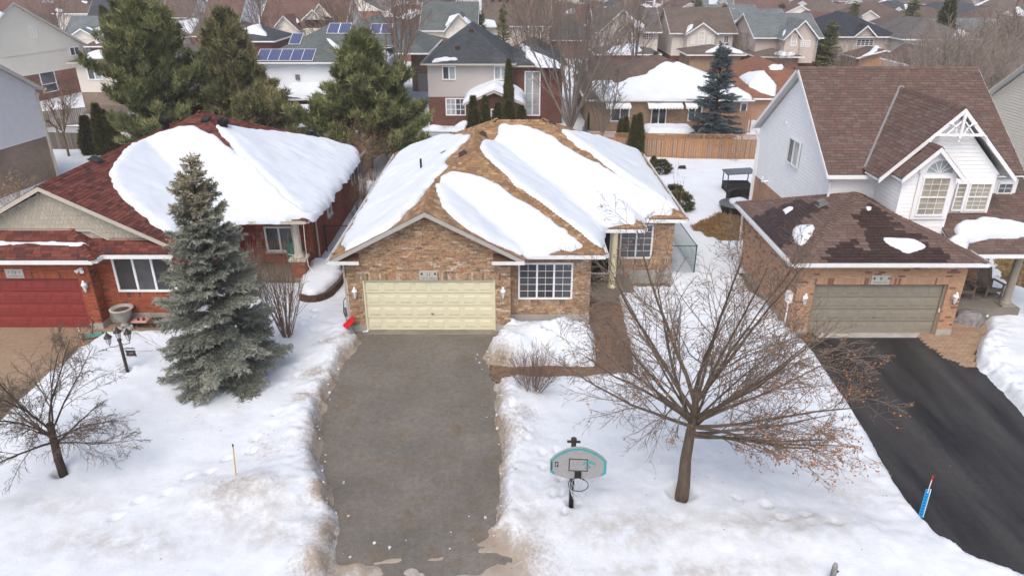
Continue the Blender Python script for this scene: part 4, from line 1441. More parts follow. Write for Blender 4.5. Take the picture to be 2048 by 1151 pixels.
# roof vents and pipe
def box_vent(root, roof, px, py, mat, s=.34, h=.16, wv=True):
    x, y = roof.hit(px, py, .1); z = float(roof.hv(np.array(x), np.array(y)))
    e = .05
    gx = float(roof.hv(np.array(x + e), np.array(y)) - roof.hv(np.array(x - e), np.array(y))) / (2 * e)
    gy = float(roof.hv(np.array(x), np.array(y + e)) - roof.hv(np.array(x), np.array(y - e))) / (2 * e)
    U = Vector((1, 0, gx)).normalized(); V = Vector((0, 1, gy)).normalized(); N = U.cross(V).normalized()
    o = Vector((x, y, z))
    m = MB()
    a = [o + U * s * sx / 2 + V * s * sy / 2 - N * .02 for sx, sy in ((-1, -1), (1, -1), (1, 1), (-1, 1))]
    b = [o + U * s * .36 * sx + V * s * .36 * sy + N * h for sx, sy in ((-1, -1), (1, -1), (1, 1), (-1, 1))]
    for i in range(4):
        j = (i + 1) % 4
        m.face([a[i], a[j], b[j], b[i]])
    m.face(b)
    c = [o + U * s * .62 * sx + V * s * .62 * sy + N * .022 for sx, sy in ((-1, -1), (1, -1), (1, 1), (-1, 1))]
    m.face(c)
    m.build('roof_vent', mat, root, world_verts=wv)
for q in ((965, 266), (889, 306), (926, 305), (1104, 243)): box_vent(H11, R11, *q, M_VENT)
x, y = R11.hit(842, 332, .3)
m = MB(); z = float(R11.hv(np.array(x), np.array(y))); m.tube([(x, y, z - .1), (x, y, z + .62)], .045, 10); m.build('vent_pipe', M_BLACK, H11)
# downspouts
m = MB(); m.tube([(-6.2, 23.72, 2.9), (-6.12, 23.75, 2.7), (-6.10, 23.75, .3), (-6.2, 23.6, .15)], .04, 6); m.build('downspout', M_TRIMB, H11)
m = MB(); m.tube([(-6.35, 24.3, .0), (-6.35, 24.3, .75)], .05, 8); m.build('gas_pipe', M_VENTG, H11)
plaque(f11a, 3.0, 2.14, '11', 'tree', 'grey stone plaque numbered 11 above the cream garage door')
wall_lantern(f11a, .27, 1.55, 'clear glass wall lantern left of the cream garage door')
wall_lantern(f11a, 5.72, 1.55, 'clear glass wall lantern right of the cream garage door')

# ================================================================== house 13 (red roof)
H13 = empty('red_brick_bungalow', (-14.5, 32, 0), 0, 'red brick bungalow with dark red shingle roof and red garage door', 'house')
E13 = 3.05
a1 = Wing(-21.5, -12.3, 24.5, 36, E13, S, 'LR')
a2 = Wing(-21.0, -8.5, 27.8, 40.3, E13, S)
a1.gut = {'R': (24.5, 27.8), 'F': None}; a2.gut = {'F': (-12.3, -8.5), 'R': None, 'B': None, 'L': None}
R13 = Roof([a1, a2])
snow_on(R13, 'rounded snow bank on the front slope of the red roof', [(217, 345), (225, 320), (250, 292), (290, 275), (345, 255), (385, 250), (420, 262), (440, 275), (468, 298), (510, 330), (552, 375), (610, 425), (645, 422), (625, 438), (560, 440), (480, 440), (440, 445), (400, 455), (345, 470), (330, 462), (290, 430), (250, 395), (225, 370)], thick=.27, seed=12)
snow_on(R13, 'wide snow bank on the right slope of the red roof', [(428, 250), (480, 252), (560, 262), (640, 275), (700, 290), (718, 300), (722, 318), (705, 340), (690, 365), (655, 410), (640, 425), (600, 425), (545, 375), (500, 330), (468, 300)], thick=.27, seed=13)
roof_deck(R13, H13, M_DECK13, drop=.008, fascia=M_TRIMB)
shingle(R13, H13, M_SH13, seed=21, tab=.33)
# pent roof over the garage and the window bay
P13 = Roof([Wing(-22, -15.05, 23.65, 24.79, 2.98, {'F': .66, 'R': .66, 'L': .66, 'B': .66}, 'FR'), Wing(-15.6, -12.45, 24.2, 24.79, 2.98, .66, 'F')])
snow_on(P13, 'thin strip of snow on the red pent roof over the garage', [(-40, 476), (40, 476), (110, 476), (150, 480), (186, 487), (160, 486), (100, 484), (40, 485), (-40, 486)], thick=.09, edge=.15, res=.06, seed=14, rough=.04)
roof_deck(P13, H13, M_DECK13, drop=.008, fascia=M_GUT)
rnd_shingle_fix = None
shingle(P13, H13, M_SH13, seed=22, tab=.33)
f13a = Fr((-21.2, 24.0, 0), (1, 0, 0), (0, -1, 0))
f13b = Fr((-15.55, 24.55, 0), (1, 0, 0), (0, -1, 0))
f13s = Fr((-15.55, 24.0, 0), (0, 1, 0), (1, 0, 0))
f13g = Fr((-21.3, 24.8, 0), (1, 0, 0), (0, -1, 0))
f13p = Fr((-12.6, 29.6, 0), (1, 0, 0), (0, -1, 0))
D13 = (.55, 5.2, 0, 2.1)
m = MB(); wall_face(m, f13a, 5.65, 0, 2.9, [D13], .14); m.build('garage_wall', M_MORT13, H13)
one_wall('window_wall', M_MORT13, H13, f13b, 3.15, 0, 2.9)
one_wall('return_wall', M_MORT13, H13, f13s, .55, 0, 2.9)
one_wall('porch_wall', M_MORT13, H13, f13p, 3.7, 0, 2.9)
for f_, w_ in ((Fr((-12.4, 24.55, 0), (0, 1, 0), (1, 0, 0)), 5.05), (Fr((-8.9, 29.6, 0), (0, 1, 0), (1, 0, 0)), 10.4), (Fr((-8.9, 40.0, 0), (-1, 0, 0), (0, 1, 0)), 12), (Fr((-21.2, 40.0, 0), (0, -1, 0), (-1, 0, 0)), 16)):
    one_wall('side_wall', M_T_BR13, H13, f_, w_, 0, 2.9)
for f_, a, b, zt in ((f13a, 5.2, 5.67, .26), (f13s, 0, .55, .26), (f13b, .03, 3.13, .42)):
    m = MB(); m.obox(f_.p(a, 0, 0), f_.U * (b - a), (0, 0, zt), f_.N * .03); m.build('foundation', M_CONC, H13)
u_, z_, ww, hh = rect_y(f13b, 230, 508, 352, 582)
u_, ww = .62, 2.25
b13 = bricks(f13a, 5.65, (.26, 2.9), [D13], seed=5, soldier=[(.3, 5.3, 2.1, 2.36)])
b13 += bricks(f13s, .55, (.26, 2.9), seed=6)
b13 += bricks(f13b, 3.15, (.42, 2.9), [(u_, u_ + ww, z_, z_ + hh)], seed=7, soldier=[(.4, 3.1, z_ - .26, z_)])
b13 += bricks(f13p, 3.7, (.4, 2.9), [(1.6, 3.0, 1.0, 2.5), (.3, 1.3, .4, 2.5)], seed=8)
finish_pieces(H13, 'brick', M_BR13, b13)
window(H13, f13b, u_, z_, ww, hh, (1, 1, 1), (1, 1), gl=(M_GLD, M_GLM), fw=.08)
uu, zz, w0, h0 = rect_y(f13p, 535, 452, 592, 502)
window(H13, f13p, uu, zz, w0, h0, (1, 1), (1, 1), gl=(M_GLD, M_GLM), fw=.08, sill=M_TRIMB)
uu, zz, w0, h0 = rect_y(f13p, 488, 455, 512, 520)
m = MB(); m.obox(f13p.p(.35, .45, .012), f13p.U * .9, (0, 0, 2.0), f13p.N * .05); m.build('front_door', M_DOORR, H13)
garage_door(H13, f13a, .62, .02, 4.5, 2.03, M_DOORR, handle=False)
# gable shakes
m = MB(); m.face([f13g.p(0, 2.95), f13g.p(9.1, 2.95), f13g.p(8.9, 2.97), f13g.p(4.4, 5.2), f13g.p(-.2, 2.97)]); m.build('gable_wall', M_TRIMB, H13)
sk = bricks(f13g, 9.1, (3.25, 5.3), (), lambda z: (max(0, (z - 2.92) / S), min(9.1, 9.1 - (z - 2.72) / S)), bw=.15, bh=.17, gap=.008, proud=.02, seed=9)
finish_pieces(H13, 'shake', M_SHAKE, sk, kind='wedge')
m = MB()
m.obox(f13g.p(.2, 3.66, .02), f13g.U * 5.55, (0, 0, .07), f13g.N * .05)
m.bar(f13g.p(5.75, 3.69, .05), f13g.p(6.35, 3.34, .05), .06, .07)
m.obox(f13g.p(6.3, 3.30, .02), f13g.U * 2.2, (0, 0, .06), f13g.N * .05)
m.build('trim_board', M_TRIMB, H13)
# side windows
f13r = Fr((-8.9, 29.6, 0), (0, 1, 0), (1, 0, 0))
pA = AX(672, 420, -8.9); pB = AX(680, 390, -8.9)
for yy in (32.6, 38.2):
    window(H13, f13r, yy - 29.6, 1.55, .75, 1.1, (1,), gl=(M_GLD,), fw=.07, sill=M_TRIMB)
# porch: slab, pier and column, downspouts
m = MB(); m.box(-12.3, 27.7, 0, -8.95, 29.55, .40); m.box(-9.9, 27.0, 0, -8.9, 27.7, .22); m.build('porch_slab', M_CONCD, H13)
cx, cy = G(603, 565, .1).x, 28.25
pier = bricks(Fr((cx - .3, cy - .3, 0), (1, 0, 0), (0, -1, 0)), .6, (0, 1.15), seed=31) + bricks(Fr((cx + .3, cy - .3, 0), (0, 1, 0), (1, 0, 0)), .6, (0, 1.15), seed=32)
m = MB(); m.box(cx - .3, cy - .3, 0, cx + .3, cy + .3, 1.15); m.build('porch_pier', M_MORT13, H13)
finish_pieces(H13, 'pier_brick', M_BR13, pier)
m = MB(); m.box(cx - .36, cy - .36, 1.15, cx + .36, cy + .36, 1.25); m.build('pier_cap', M_TRIMB, H13)
m = MB(); m.lathe((cx, cy, 1.25), [(.26, 0), (.26, .05), (.2, .1), (.17, .2), (.145, 1.45), (.2, 1.5), (.22, 1.62)], 18); m.build('porch_column', M_TRIMB, H13, True)
m = MB(); m.tube([(-8.75, 30.3, 2.9), (-8.83, 30.3, 2.6), (-8.83, 30.3, .2)], .045, 6); m.build('downspout', M_TRIMB, H13)
m = MB(); m.tube([(-8.6, 27.75, 2.9), (-8.62, 27.7, 2.0), (-8.6, 27.68, 1.1), (-8.4, 27.6, .8)], .012, 5); m.build('hanging_cord', M_TRIM, H13)
# turbine vents and box vents
def turbine(root, roof, px, py, s=1.0):
    x, y = roof.hit(px, py, .2); z = float(roof.hv(np.array(x), np.array(y)))
    m = MB(); m.tube([(x, y, z - .2), (x, y, z + .34 * s)], .17 * s, 14)
    b_ = m.build('turbine_vent', M_BLACK, root)
    k = MB()
    for i in range(16):
        t = 2 * math.pi * i / 16
        pts = [(x + math.cos(t + .25 * j) * r_ * s, y + math.sin(t + .25 * j) * r_ * s, z + (.32 + .085 * j) * s) for j, r_ in enumerate((.17, .235, .25, .2, .05))]
        k.tube(pts, .022 * s, 4)
    k.lathe((x, y, z + .32 * s), [(.15 * s, 0), (.2 * s, .1 * s), (.2 * s, .22 * s), (.05 * s, .34 * s)], 14)
    k.build('turbine_head', M_BLACK, b_, world_verts=False)
turbine(H13, R13, 448, 255); turbine(H13, R13, 331, 252)
for q in ((412, 236), (360, 236), (190, 316), (110, 350)): box_vent(H13, R13, *q, M_BLACK, .4, .13)
plaque(f13a, (AY(32, 552, 24.0).x + 21.2), 2.13, '13', 'dot', 'pale stone plaque numbered 13 above the red garage door')
wall_lantern(f13a, 5.43, 1.72, 'grey wall lantern on the corner beside the red garage door')
r = empty('floodlight', f13a.p(5.42, 2.45), 0, 'white twin floodlight above the lantern by the red garage door', 'lamp')
m = MB(); m.obox(f13a.p(5.36, 2.42, .01), f13a.U * .12, (0, 0, .12), f13a.N * .05); m.build('base_plate', M_TRIM, r)
for sx in (-.13, .1):
    m = MB(); m.tube([f13a.p(5.42 + sx * .3, 2.5, .06), f13a.p(5.42 + sx, 2.43, .2)], [.04, .075], 10); m.build('lamp_head', M_TRIM, r)
# ================================================================== house 9 (white siding, brown roof)
H9 = empty('white_two_storey_house', (15.5, 31, 0), 0, 'white sided two storey house with brown roof and orange brick garage', 'house')
g9 = Wing(9.9, 16.75, 23.1, 30.1, 3.1, .43)
R9g = Roof([g9])
main9 = Wing(12.3, 20.0, 27.0, 36.4, 5.2, .73, 'FB'); main9.gut = {'F': (12.3, 14.4), 'B': None, 'L': None, 'R': None}
big9 = Wing(13.75, 18.9, 25.9, 31.2, 5.36, 1.0, 'LR'); big9.gut = {'F': None}
sml9 = Wing(14.2, 16.5, 25.15, 27.6, 5.55, 1.0, 'LR'); sml9.gut = {'F': None}
R9 = Roof([main9, big9, sml9])
por9 = Wing(16.3, 20.9, 24.2, 27.28, 3.0, .45, 'F'); por9.gut = {'F': (16.75, 20.9)}
R9p = Roof([por9])
snow_on(R9g, 'small streaky snow patch on the left slope of the brown garage roof', [(1567, 413), (1580, 406), (1590, 408), (1588, 413), (1572, 422)], thick=.05, edge=.2, res=.05, seed=41, rough=.05)
snow_on(R9g, 'tear shaped snow patch on the left slope of the brown garage roof', [(1583, 462), (1588, 450), (1600, 445), (1625, 444), (1632, 450), (1625, 465), (1610, 480), (1602, 485), (1592, 478)], thick=.12, edge=.3, res=.06, seed=42, rough=.04)
snow_on(R9g, 'jagged snow patch low on the front of the brown garage roof', [(1765, 468), (1790, 470), (1830, 472), (1856, 486), (1848, 493), (1822, 500), (1810, 499), (1785, 487), (1770, 478)], thick=.11, edge=.25, res=.06, seed=43, rough=.06)
snow_on(R9g, 'tiny snow patch near the top of the brown garage roof', [(1731, 408), (1738, 405), (1747, 407), (1745, 413), (1736, 418)], thick=.08, edge=.2, res=.05, seed=44, rough=.03)
snow_on(R9p, 'thick snow on the porch roof of the white house', [(1870, 470), (1895, 476), (1918, 468), (1914, 448), (1925, 440), (1980, 436), (2020, 440), (2060, 450), (2070, 466), (2030, 470), (1985, 472), (1945, 484), (1935, 500), (1915, 496), (1890, 484)], thick=.3, seed=45)
wet9 = [[R9g.hit(x, y, .02) for x, y in q] for q in ([(1725, 420), (1735, 405), (1755, 405), (1780, 430), (1800, 455), (1870, 490), (1900, 515), (1890, 530), (1650, 530), (1660, 490), (1700, 480), (1735, 500), (1722, 450), (1706, 432)],
                                                    [(1490, 440), (1540, 420), (1590, 400), (1660, 410), (1600, 440), (1580, 490), (1560, 490)])]
roof_deck(R9g, H9, M_DECK9, drop=.008); roof_deck(R9, H9, M_DECK9, drop=.008, fh=.18, fascia=M_TRIM); roof_deck(R9p, H9, M_DECK9, drop=.008)
shingle(R9g, H9, M_SH9, seed=51, wet=(M_SH9W, wet9), tab=.32, expo=.15)
shingle(R9, H9, M_SH9, seed=52, tab=.32, expo=.15)
shingle(R9p, H9, M_SH9, seed=53, tab=.32, expo=.15)
# grey valley flashing between the main roof and the big gable
vA = Vector((16.32, 27.0 + (7.93 - 5.2) / .73, 7.95)); vB = Vector((13.75, 27.0 + (5.36 - 5.2) / .73, 5.38))
m = MB(); dd = (vB - vA); side = Vector((dd.y, -dd.x, 0)).normalized()
m.face([vA + side * .02 + Vector((0, 0, .06)), vB + side * .02 + Vector((0, 0, .06)), vB - side * .22 + Vector((0, 0, .04)), vA - side * .2 + Vector((0, 0, .06))]); m.build('valley_flashing', M_LEAD, H9)
# walls
f9l = Fr((12.65, 36.1, 0), (0, -1, 0), (-1, 0, 0))
f9f = Fr((12.65, 27.3, 0), (1, 0, 0), (0, -1, 0))
f9s = Fr((14.4, 25.45, 0), (1, 0, 0), (0, -1, 0))
f9sl = Fr((14.4, 27.3, 0), (0, -1, 0), (-1, 0, 0))
f9b = Fr((16.35, 26.2, 0), (1, 0, 0), (0, -1, 0))
f9g = Fr((10.35, 23.45, 0), (1, 0, 0), (0, -1, 0))
f9gl = Fr((10.35, 29.8, 0), (0, -1, 0), (-1, 0, 0))
f9gr = Fr((16.35, 23.45, 0), (0, 1, 0), (1, 0, 0))
m = MB(); m.face([f9l.p(0, 2.7), f9l.p(8.8, 2.7), f9l.p(8.8, 5.2), f9l.p(4.4, 8.45), f9l.p(0, 5.2)]); m.build('upper_wall', M_WHITE, H9)
one_wall('upper_wall', M_WHITE, H9, f9f, 7.15, 2.6, 5.1)
m = MB(); wall_face(m, f9s, 1.95, 3.0, 5.6); m.face([f9s.p(0, 5.6), f9s.p(1.95, 5.6), f9s.p(.97, 6.55)]); m.build('upper_wall', M_WHITE, H9)
one_wall('upper_wall', M_WHITE, H9, f9sl, 1.85, 3.0, 5.4)
m = MB(); wall_face(m, f9b, 2.0, 3.0, 5.4); m.face([f9b.p(-2, 5.4), f9b.p(2.1, 5.4), f9b.p(-.02, 7.6)]); m.build('upper_wall', M_WHITE, H9)
one_wall('upper_wall', M_WHITE, H9, Fr((18.35, 26.2, 0), (0, 1, 0), (1, 0, 0)), 1.1, 3.0, 5.4)
one_wall('upper_wall', M_WHITE, H9, Fr((19.8, 27.3, 0), (0, 1, 0), (1, 0, 0)), 8.8, 0, 5.2)
for f_, w_, zt in ((f9l, 8.8, 2.7), (f9gl, 6.35, 2.98), (f9gr, 3.85, 2.98), (f9f, 7.15, 2.6), (Fr((19.8, 36.1, 0), (-1, 0, 0), (0, 1, 0)), 7.15, 5.1)): one_wall('side_wall', M_T_BR9, H9, f_, w_, 0, zt)
# siding boards
planks(f9l, H9, M_WHITE, 8.8, 2.7, 8.3, lambda z: (0, 8.8) if z < 5.2 else ((z - 5.2) / .73, 8.8 - (z - 5.2) / .73), pitch=.15)
planks(f9f, H9, M_WHITE, 1.75, 4.3, 5.0, pitch=.15)
planks(f9sl, H9, M_WHITE, 1.85, 3.3, 5.3, pitch=.15)
planks(Fr((18.35, 27.3, 0), (1, 0, 0), (0, -1, 0)), H9, M_WHITE, 1.45, 3.0, 5.1, pitch=.15)
planks(f9s, H9, M_WHITE, 1.95, 3.6, 6.5, lambda z: (0, 1.95) if z < 5.6 else ((z - 5.6), 1.95 - (z - 5.6)), pitch=.15)
planks(f9b, H9, M_WHITE, 1.65, 5.35, 7.6, lambda z: (max(-2, -2 + (z - 5.4) * .9), 1.95 - (z - 5.4) * .9) if z > 5.4 else (0, 2.0), pitch=.15)
planks(f9b, H9, M_WHITE, 2.0, 3.2, 5.35, pitch=.15)
# gable-end corner boards
m = MB(); m.bar(f9l.p(8.78, 2.7, .02), f9l.p(8.78, 5.15, .02), .1); m.bar(f9l.p(.03, 0, .02), f9l.p(.03, 5.15, .02), .1); m.build('corner_board', M_TRIM, H9)
m = MB(); m.tube([(12.45, 27.0, 5.05), (12.5, 27.15, 4.85), (12.56, 27.2, 4.5), (12.56, 27.2, 4.2)], .05, 6); m.build('downspout', M_TRIM, H9)
m = MB(); m.tube([(9.98, 30.0, 2.95), (10.2, 29.95, 2.7), (10.28, 29.95, .5), (10.2, 30.0, .25), (9.4, 29.9, .12)], .05, 6); m.build('downspout', M_TRIM, H9)
m = MB(); m.tube([(12.4, 36.3, 5.0), (12.5, 36.2, 4.8), (12.57, 36.15, 4.5), (12.57, 36.15, .2)], .05, 6); m.build('downspout', M_TRIM, H9)
# garage front
du, dz, dw_, dh_ = rect_y(f9g, 1618, 570, 1877, 668)
D9 = (.62, 5.45, 0, 2.1)
m = MB(); wall_face(m, f9g, 6.0, 0, 2.98, [D9], .2); m.build('mortar_wall', M_MORT9, H9)
b9 = bricks(f9g, 6.0, (.28, 2.96), [D9], seed=61, soldier=[(.35, 5.7, 2.1, 2.36)])
b9 += bricks(f9gr, 1.6, (.28, 2.96), seed=62)
b9 += bricks(f9gl, 6.35, (.28, 2.96), seed=63)
f9e = Fr((16.36, 27.0, 0), (1, 0, 0), (0, -1, 0))
b9 += bricks(f9e, 2.9, (.6, 3.0), [(.55, 1.25, 1.6, 2.6)], seed=64)
finish_pieces(H9, 'brick', M_BR9, b9)
m = MB(); wall_face(m, f9e, 2.95, 0, 3.1); m.build('entry_wall', M_MORT9, H9)
for f_, a, b in ((f9g, 0, .62), (f9g, 5.45, 6.02), (f9gl, 0, 6.35)):
    m = MB(); m.obox(f_.p(a, 0, 0), f_.U * (b - a), (0, 0, .28), f_.N * .03); m.build('foundation', M_CONC, H9)
garage_door(H9, f9g, .7, .04, 4.68, 2.0, M_DOORG, n=-.17)
m = MB(); m.obox(f9g.p(.55, 0, -.25), f9g.U * 4.95, (0, 0, .03), f9g.N * .42); m.build('door_sill', M_CONC, H9)
m = MB(); m.obox(f9g.p(5.40, .95, -.12), f9g.U * .03, (0, 0, .14), f9g.N * .07); m.build('keypad', M_TRIM, H9)
# windows
pa = AX(1590, 335, 12.65); 
ca, cb = AX(1574, 315, 12.65), AX(1594, 330, 12.65)
wa, wb, wc = AX(1575, 330, 12.65), AX(1597, 340, 12.65), AX(1586, 297, 12.65)
window(H9, f9l, 36.1 - wa.y, wb.z + .05, wa.y - wb.y, 1.15, (1, 1), gl=(M_GLM, M_GLC), fw=.06, n0=.055)
m = MB(); m.tube([f9l.p(3.2, 6.0, .0), f9l.p(3.2, 6.0, .08)], .09, 10); m.build('light_fitting', M_TRIM, H9)
u_, z_, ww, hh = rect_y(f9s, 1826, 352, 1882, 430)
window(H9, f9s, u_, z_, ww, hh, (1,), (3, 3), gl=(M_GLBT,), fw=.06, split=.48, surround=(.14, M_TRIM), n0=.055)
# arched top light
m = MB(); n = 12; cx_, cz_, rr_ = u_ + ww / 2, z_ + hh + .13, ww / 2
for i in range(n):
    t0, t1 = math.pi * i / n, math.pi * (i + 1) / n
    for ra, rb, q in ((rr_, rr_ + .2, .085), (rr_ - .05, rr_ + .005, .11)):
        P_ = [f9s.p(cx_ + r_ * math.cos(t), cz_ + r_ * math.sin(t), q) for r_, t in ((ra, t0), (rb, t0), (rb, t1), (ra, t1))]
        m.face(P_); m.face([P_[1], P_[2], P_[2] - f9s.N * -q * -1, P_[1] - f9s.N * q])
ar = m.build('arched_window', M_TRIM, H9)
for i in range(6):
    t0, t1 = math.pi * i / 6, math.pi * (i + 1) / 6
    m = MB(); m.face([f9s.p(cx_, cz_, .075), f9s.p(cx_ + rr_ * math.cos(t0), cz_ + rr_ * math.sin(t0), .075), f9s.p(cx_ + rr_ * math.cos((t0 + t1) / 2), cz_ + rr_ * math.sin((t0 + t1) / 2), .075), f9s.p(cx_ + rr_ * math.cos(t1), cz_ + rr_ * math.sin(t1), .075)])
    m.build('pane', M_GLC, ar, world_verts=False)
for i in range(0, 7):
    t0 = math.pi * i / 6
    m = MB(); m.bar(f9s.p(cx_, cz_, .09), f9s.p(cx_ + rr_ * math.cos(t0), cz_ + rr_ * math.sin(t0), .09), .02); m.build('muntin', M_TRIM, ar, world_verts=False)
u_, z_, ww, hh = rect_y(f9b, 1898, 364, 1919, 420)
window(H9, f9b, u_, z_, ww, hh, (1,), (1, 3), gl=(M_GLBT,), fw=.05, split=.5, n0=.055)
u2, z2, w2_2, h2 = rect_y(f9b, 1923, 364, 1968, 420)
window(H9, f9b, u2, z_, w2_2, hh, (1,), (3, 3), gl=(M_GLBT, M_GLBT), fw=.055, split=.5, surround=(.08, M_TRIM), n0=.055)
f9r = Fr((18.0, 27.3, 0), (1, 0, 0), (0, -1, 0))
window(H9, f9r, 1.2, 3.95, .62, .86, (1,), (2, 2), gl=(M_GLM, M_GLM), fw=.05, split=.5, surround=(.14, M_TRIM), n0=.055)
window(H9, f9e, .6, 1.65, .6, .85, (1,), (2, 2), gl=(M_GLM,), fw=.05, surround=(.17, M_TRIM), n0=.0)
# gingerbread truss under the big gable
gy = 25.86
m = MB()
m.bar((15.55, gy, 6.98), (17.15, gy, 6.98), .07, .10); m.bar((16.33, gy, 6.85), (16.33, gy, 7.8), .09)
for sx in (-1, 1):
    pts = [(16.33 + sx * .08, gy, 7.45), (16.33 + sx * .22, gy, 7.3), (16.33 + sx * .38, gy, 7.12), (16.33 + sx * .5, gy, 7.0)]
    m.tube(pts, .035, 6)
    pts = [(16.33 + sx * .14, gy, 7.0), (16.33 + sx * .2, gy, 7.2), (16.33 + sx * .34, gy, 7.36), (16.33 + sx * .5, gy, 7.4)]
    m.tube(pts, .035, 6)
    pts = [(16.33 + sx * .8, gy, 6.98), (16.33 + sx * .95, gy, 6.92), (16.33 + sx * 1.05, gy, 6.72)]
    m.tube(pts, .05, 6)
m.lathe((16.33, gy, 6.7), [(.02, 0), (.05, .05), (.02, .1)], 8)
m.build('gable_truss', M_TRIM, H9)
box_vent(H9, R9g, 1645, 405, M_VENTG, .36, .2)
m = MB(); m.tube([f9l.p(2.0, 2.9, 0), f9l.p(2.0, 2.9, .3), f9l.p(2.0, 3.15, .32)], .06, 8); m.build('vent_elbow', M_TRIM, H9)
# porch
m = MB(); m.box(16.38, 24.55, 0, 19.55, 26.98, .6); m.build('porch_slab', M_CONCD, H9)
m = MB(); m.box(16.38, 24.15, 0, 17.35, 24.54, .4); m.build('step', M_PAVERT, H9)
m = MB(); m.box(16.38, 23.75, 0, 17.5, 24.14, .21); m.build('step', M_PAVERT, H9)
m = MB(); m.box(18.9, 24.62, .6, 19.4, 25.12, .68); m.lathe((19.15, 24.87, .68), [(.22, 0), (.22, .06), (.18, .12), (.15, .25), (.135, 2.05), (.17, 2.12), (.2, 2.25)], 18); m.build('porch_column', M_DOORG, H9, False)
m = MB(); m.tube([(18.35, 24.52, .3), (18.35, 24.50, .3)], .05, 10); m.build('vent_cap', M_TRIM, H9)
plaque(f9g, AY(1759, 565, 23.45).x - 10.35, 2.12, '9', 'bird', 'pale stone plaque numbered 9 above the greige garage door')
wall_lantern(f9g, .3, 1.45, 'clear glass wall lantern left of the greige garage door behind branches')
wall_lantern(f9g, 5.75, 1.5, 'clear glass wall lantern right of the greige garage door')
r = empty('utility_meter', f9gl.p(6.0, 1.0), 0, 'white meter box with conduit on the side wall of the orange brick garage', 'meter')
m = MB(); m.obox(f9gl.p(5.85, 1.25, .015), f9gl.U * .3, (0, 0, .4), f9gl.N * .16); m.build('meter_box', M_TRIM, r)
m = MB(); m.tube([f9gl.p(6.0, 1.25, .08), f9gl.p(6.0, .3, .08)], .03, 6); m.build('conduit', M_TRIM, r)

# ================================================================== local-frame houses (behind and beside)
def gable_walls(root, mat, wings, mat_inset=.35):
    for w in wings:
        if 'F' not in w.sides and 'L' in w.sides and 'R' in w.sides:
            for yy, d in ((w.y0 + mat_inset, -1), (w.y1 - mat_inset, 1)):
                xm = (w.x0 + w.x1) / 2; zt = w.pl['L'][0] * xm + w.pl['L'][2]
                p = [(w.x0 + .3, yy, w.ez), (w.x1 - .3, yy, w.ez), (xm, yy, zt - .15)]
                uv = [(q[0], q[2]) for q in p]
                m = MB(); m.face(p if d < 0 else p[::-1], uv if d < 0 else uv[::-1]); m.build('gable_wall', mat, root, world_verts=False)
        if 'L' not in w.sides and 'F' in w.sides and 'B' in w.sides:
            for xx, d in ((w.x0 + mat_inset, -1), (w.x1 - mat_inset, 1)):
                ym = (w.y0 + w.y1) / 2; zt = w.pl['F'][1] * ym + w.pl['F'][2]
                p = [(xx, w.y0 + .3, w.ez), (xx, w.y1 - .3, w.ez), (xx, ym, zt - .15)]
                uv = [(q[1], q[2]) for q in p]
                m = MB(); m.face(p[::-1] if d < 0 else p, uv[::-1] if d < 0 else uv); m.build('gable_wall', mat, root, world_verts=False)

def box_walls(m, x0, x1, y0, y1, z0, z1):
    for f_, w_ in ((Fr((x0, y0, 0), (1, 0, 0), (0, -1, 0)), x1 - x0), (Fr((x1, y0, 0), (0, 1, 0), (1, 0, 0)), y1 - y0),
                   (Fr((x1, y1, 0), (-1, 0, 0), (0, 1, 0)), x1 - x0), (Fr((x0, y1, 0), (0, -1, 0), (-1, 0, 0)), y1 - y0)):
        wall_face(m, f_, w_, z0, z1)

def house(name, label, loc, rz, wings, roofmat, walls, gable=None, wins=(), fascia=M_TRIM, vents=(), group=None, doors=()):
    """walls: (x0,x1,y0,y1,z0,z1,mat) boxes; wins: (face-frame, u, z, w, h, kwargs)"""
    root = empty(name, (loc[0], loc[1], 0), rz, label, 'house', group)
    roof = Roof(wings, loc, rz)
    roof_deck(roof, root, roofmat, wv=False, fascia=fascia)
    by = {}
    for x0, x1, y0, y1, z0, z1, mt in walls:
        m = MB(); box_walls(m, x0, x1, y0, y1, z0, z1); m.build('wall', mt, root, world_verts=False)
    gable_walls(root, gable or walls[-1][6], wings)
    for f_, u, z, w, h, kw in wins:
        kw = dict(kw); kw.setdefault('fw', .08)
        window(root, f_, u, z, w, h, wv=False, **kw)
    for x, y in vents:
        z = roof.h1(x, y)
        m = MB(); m.cbox((x, y, z - .05), .35, .35, .22); m.build('roof_vent', M_VENT, root, world_verts=False)
    for f_, u, z, w, h, mt in doors:
        m = MB(); m.obox(f_.p(u, z, .0), f_.U * w, (0, 0, h), f_.N * .04); m.build('garage_door', mt, root, world_verts=False)
    return root, roof

def FF(x, y): return Fr((x, y, 0), (1, 0, 0), (0, -1, 0))
def FRr(x, y): return Fr((x, y, 0), (0, 1, 0), (1, 0, 0))
def FL(x, y): return Fr((x, y, 0), (0, -1, 0), (-1, 0, 0))
W1 = dict(sashes=(1, 1), gl=(M_GLM, M_GLC)); WD = dict(sashes=(1, 1), gl=(M_GLD, M_GLM)); WG = dict(sashes=(1, 1), grid=(2, 3), gl=(M_GLD,), mun=.04)

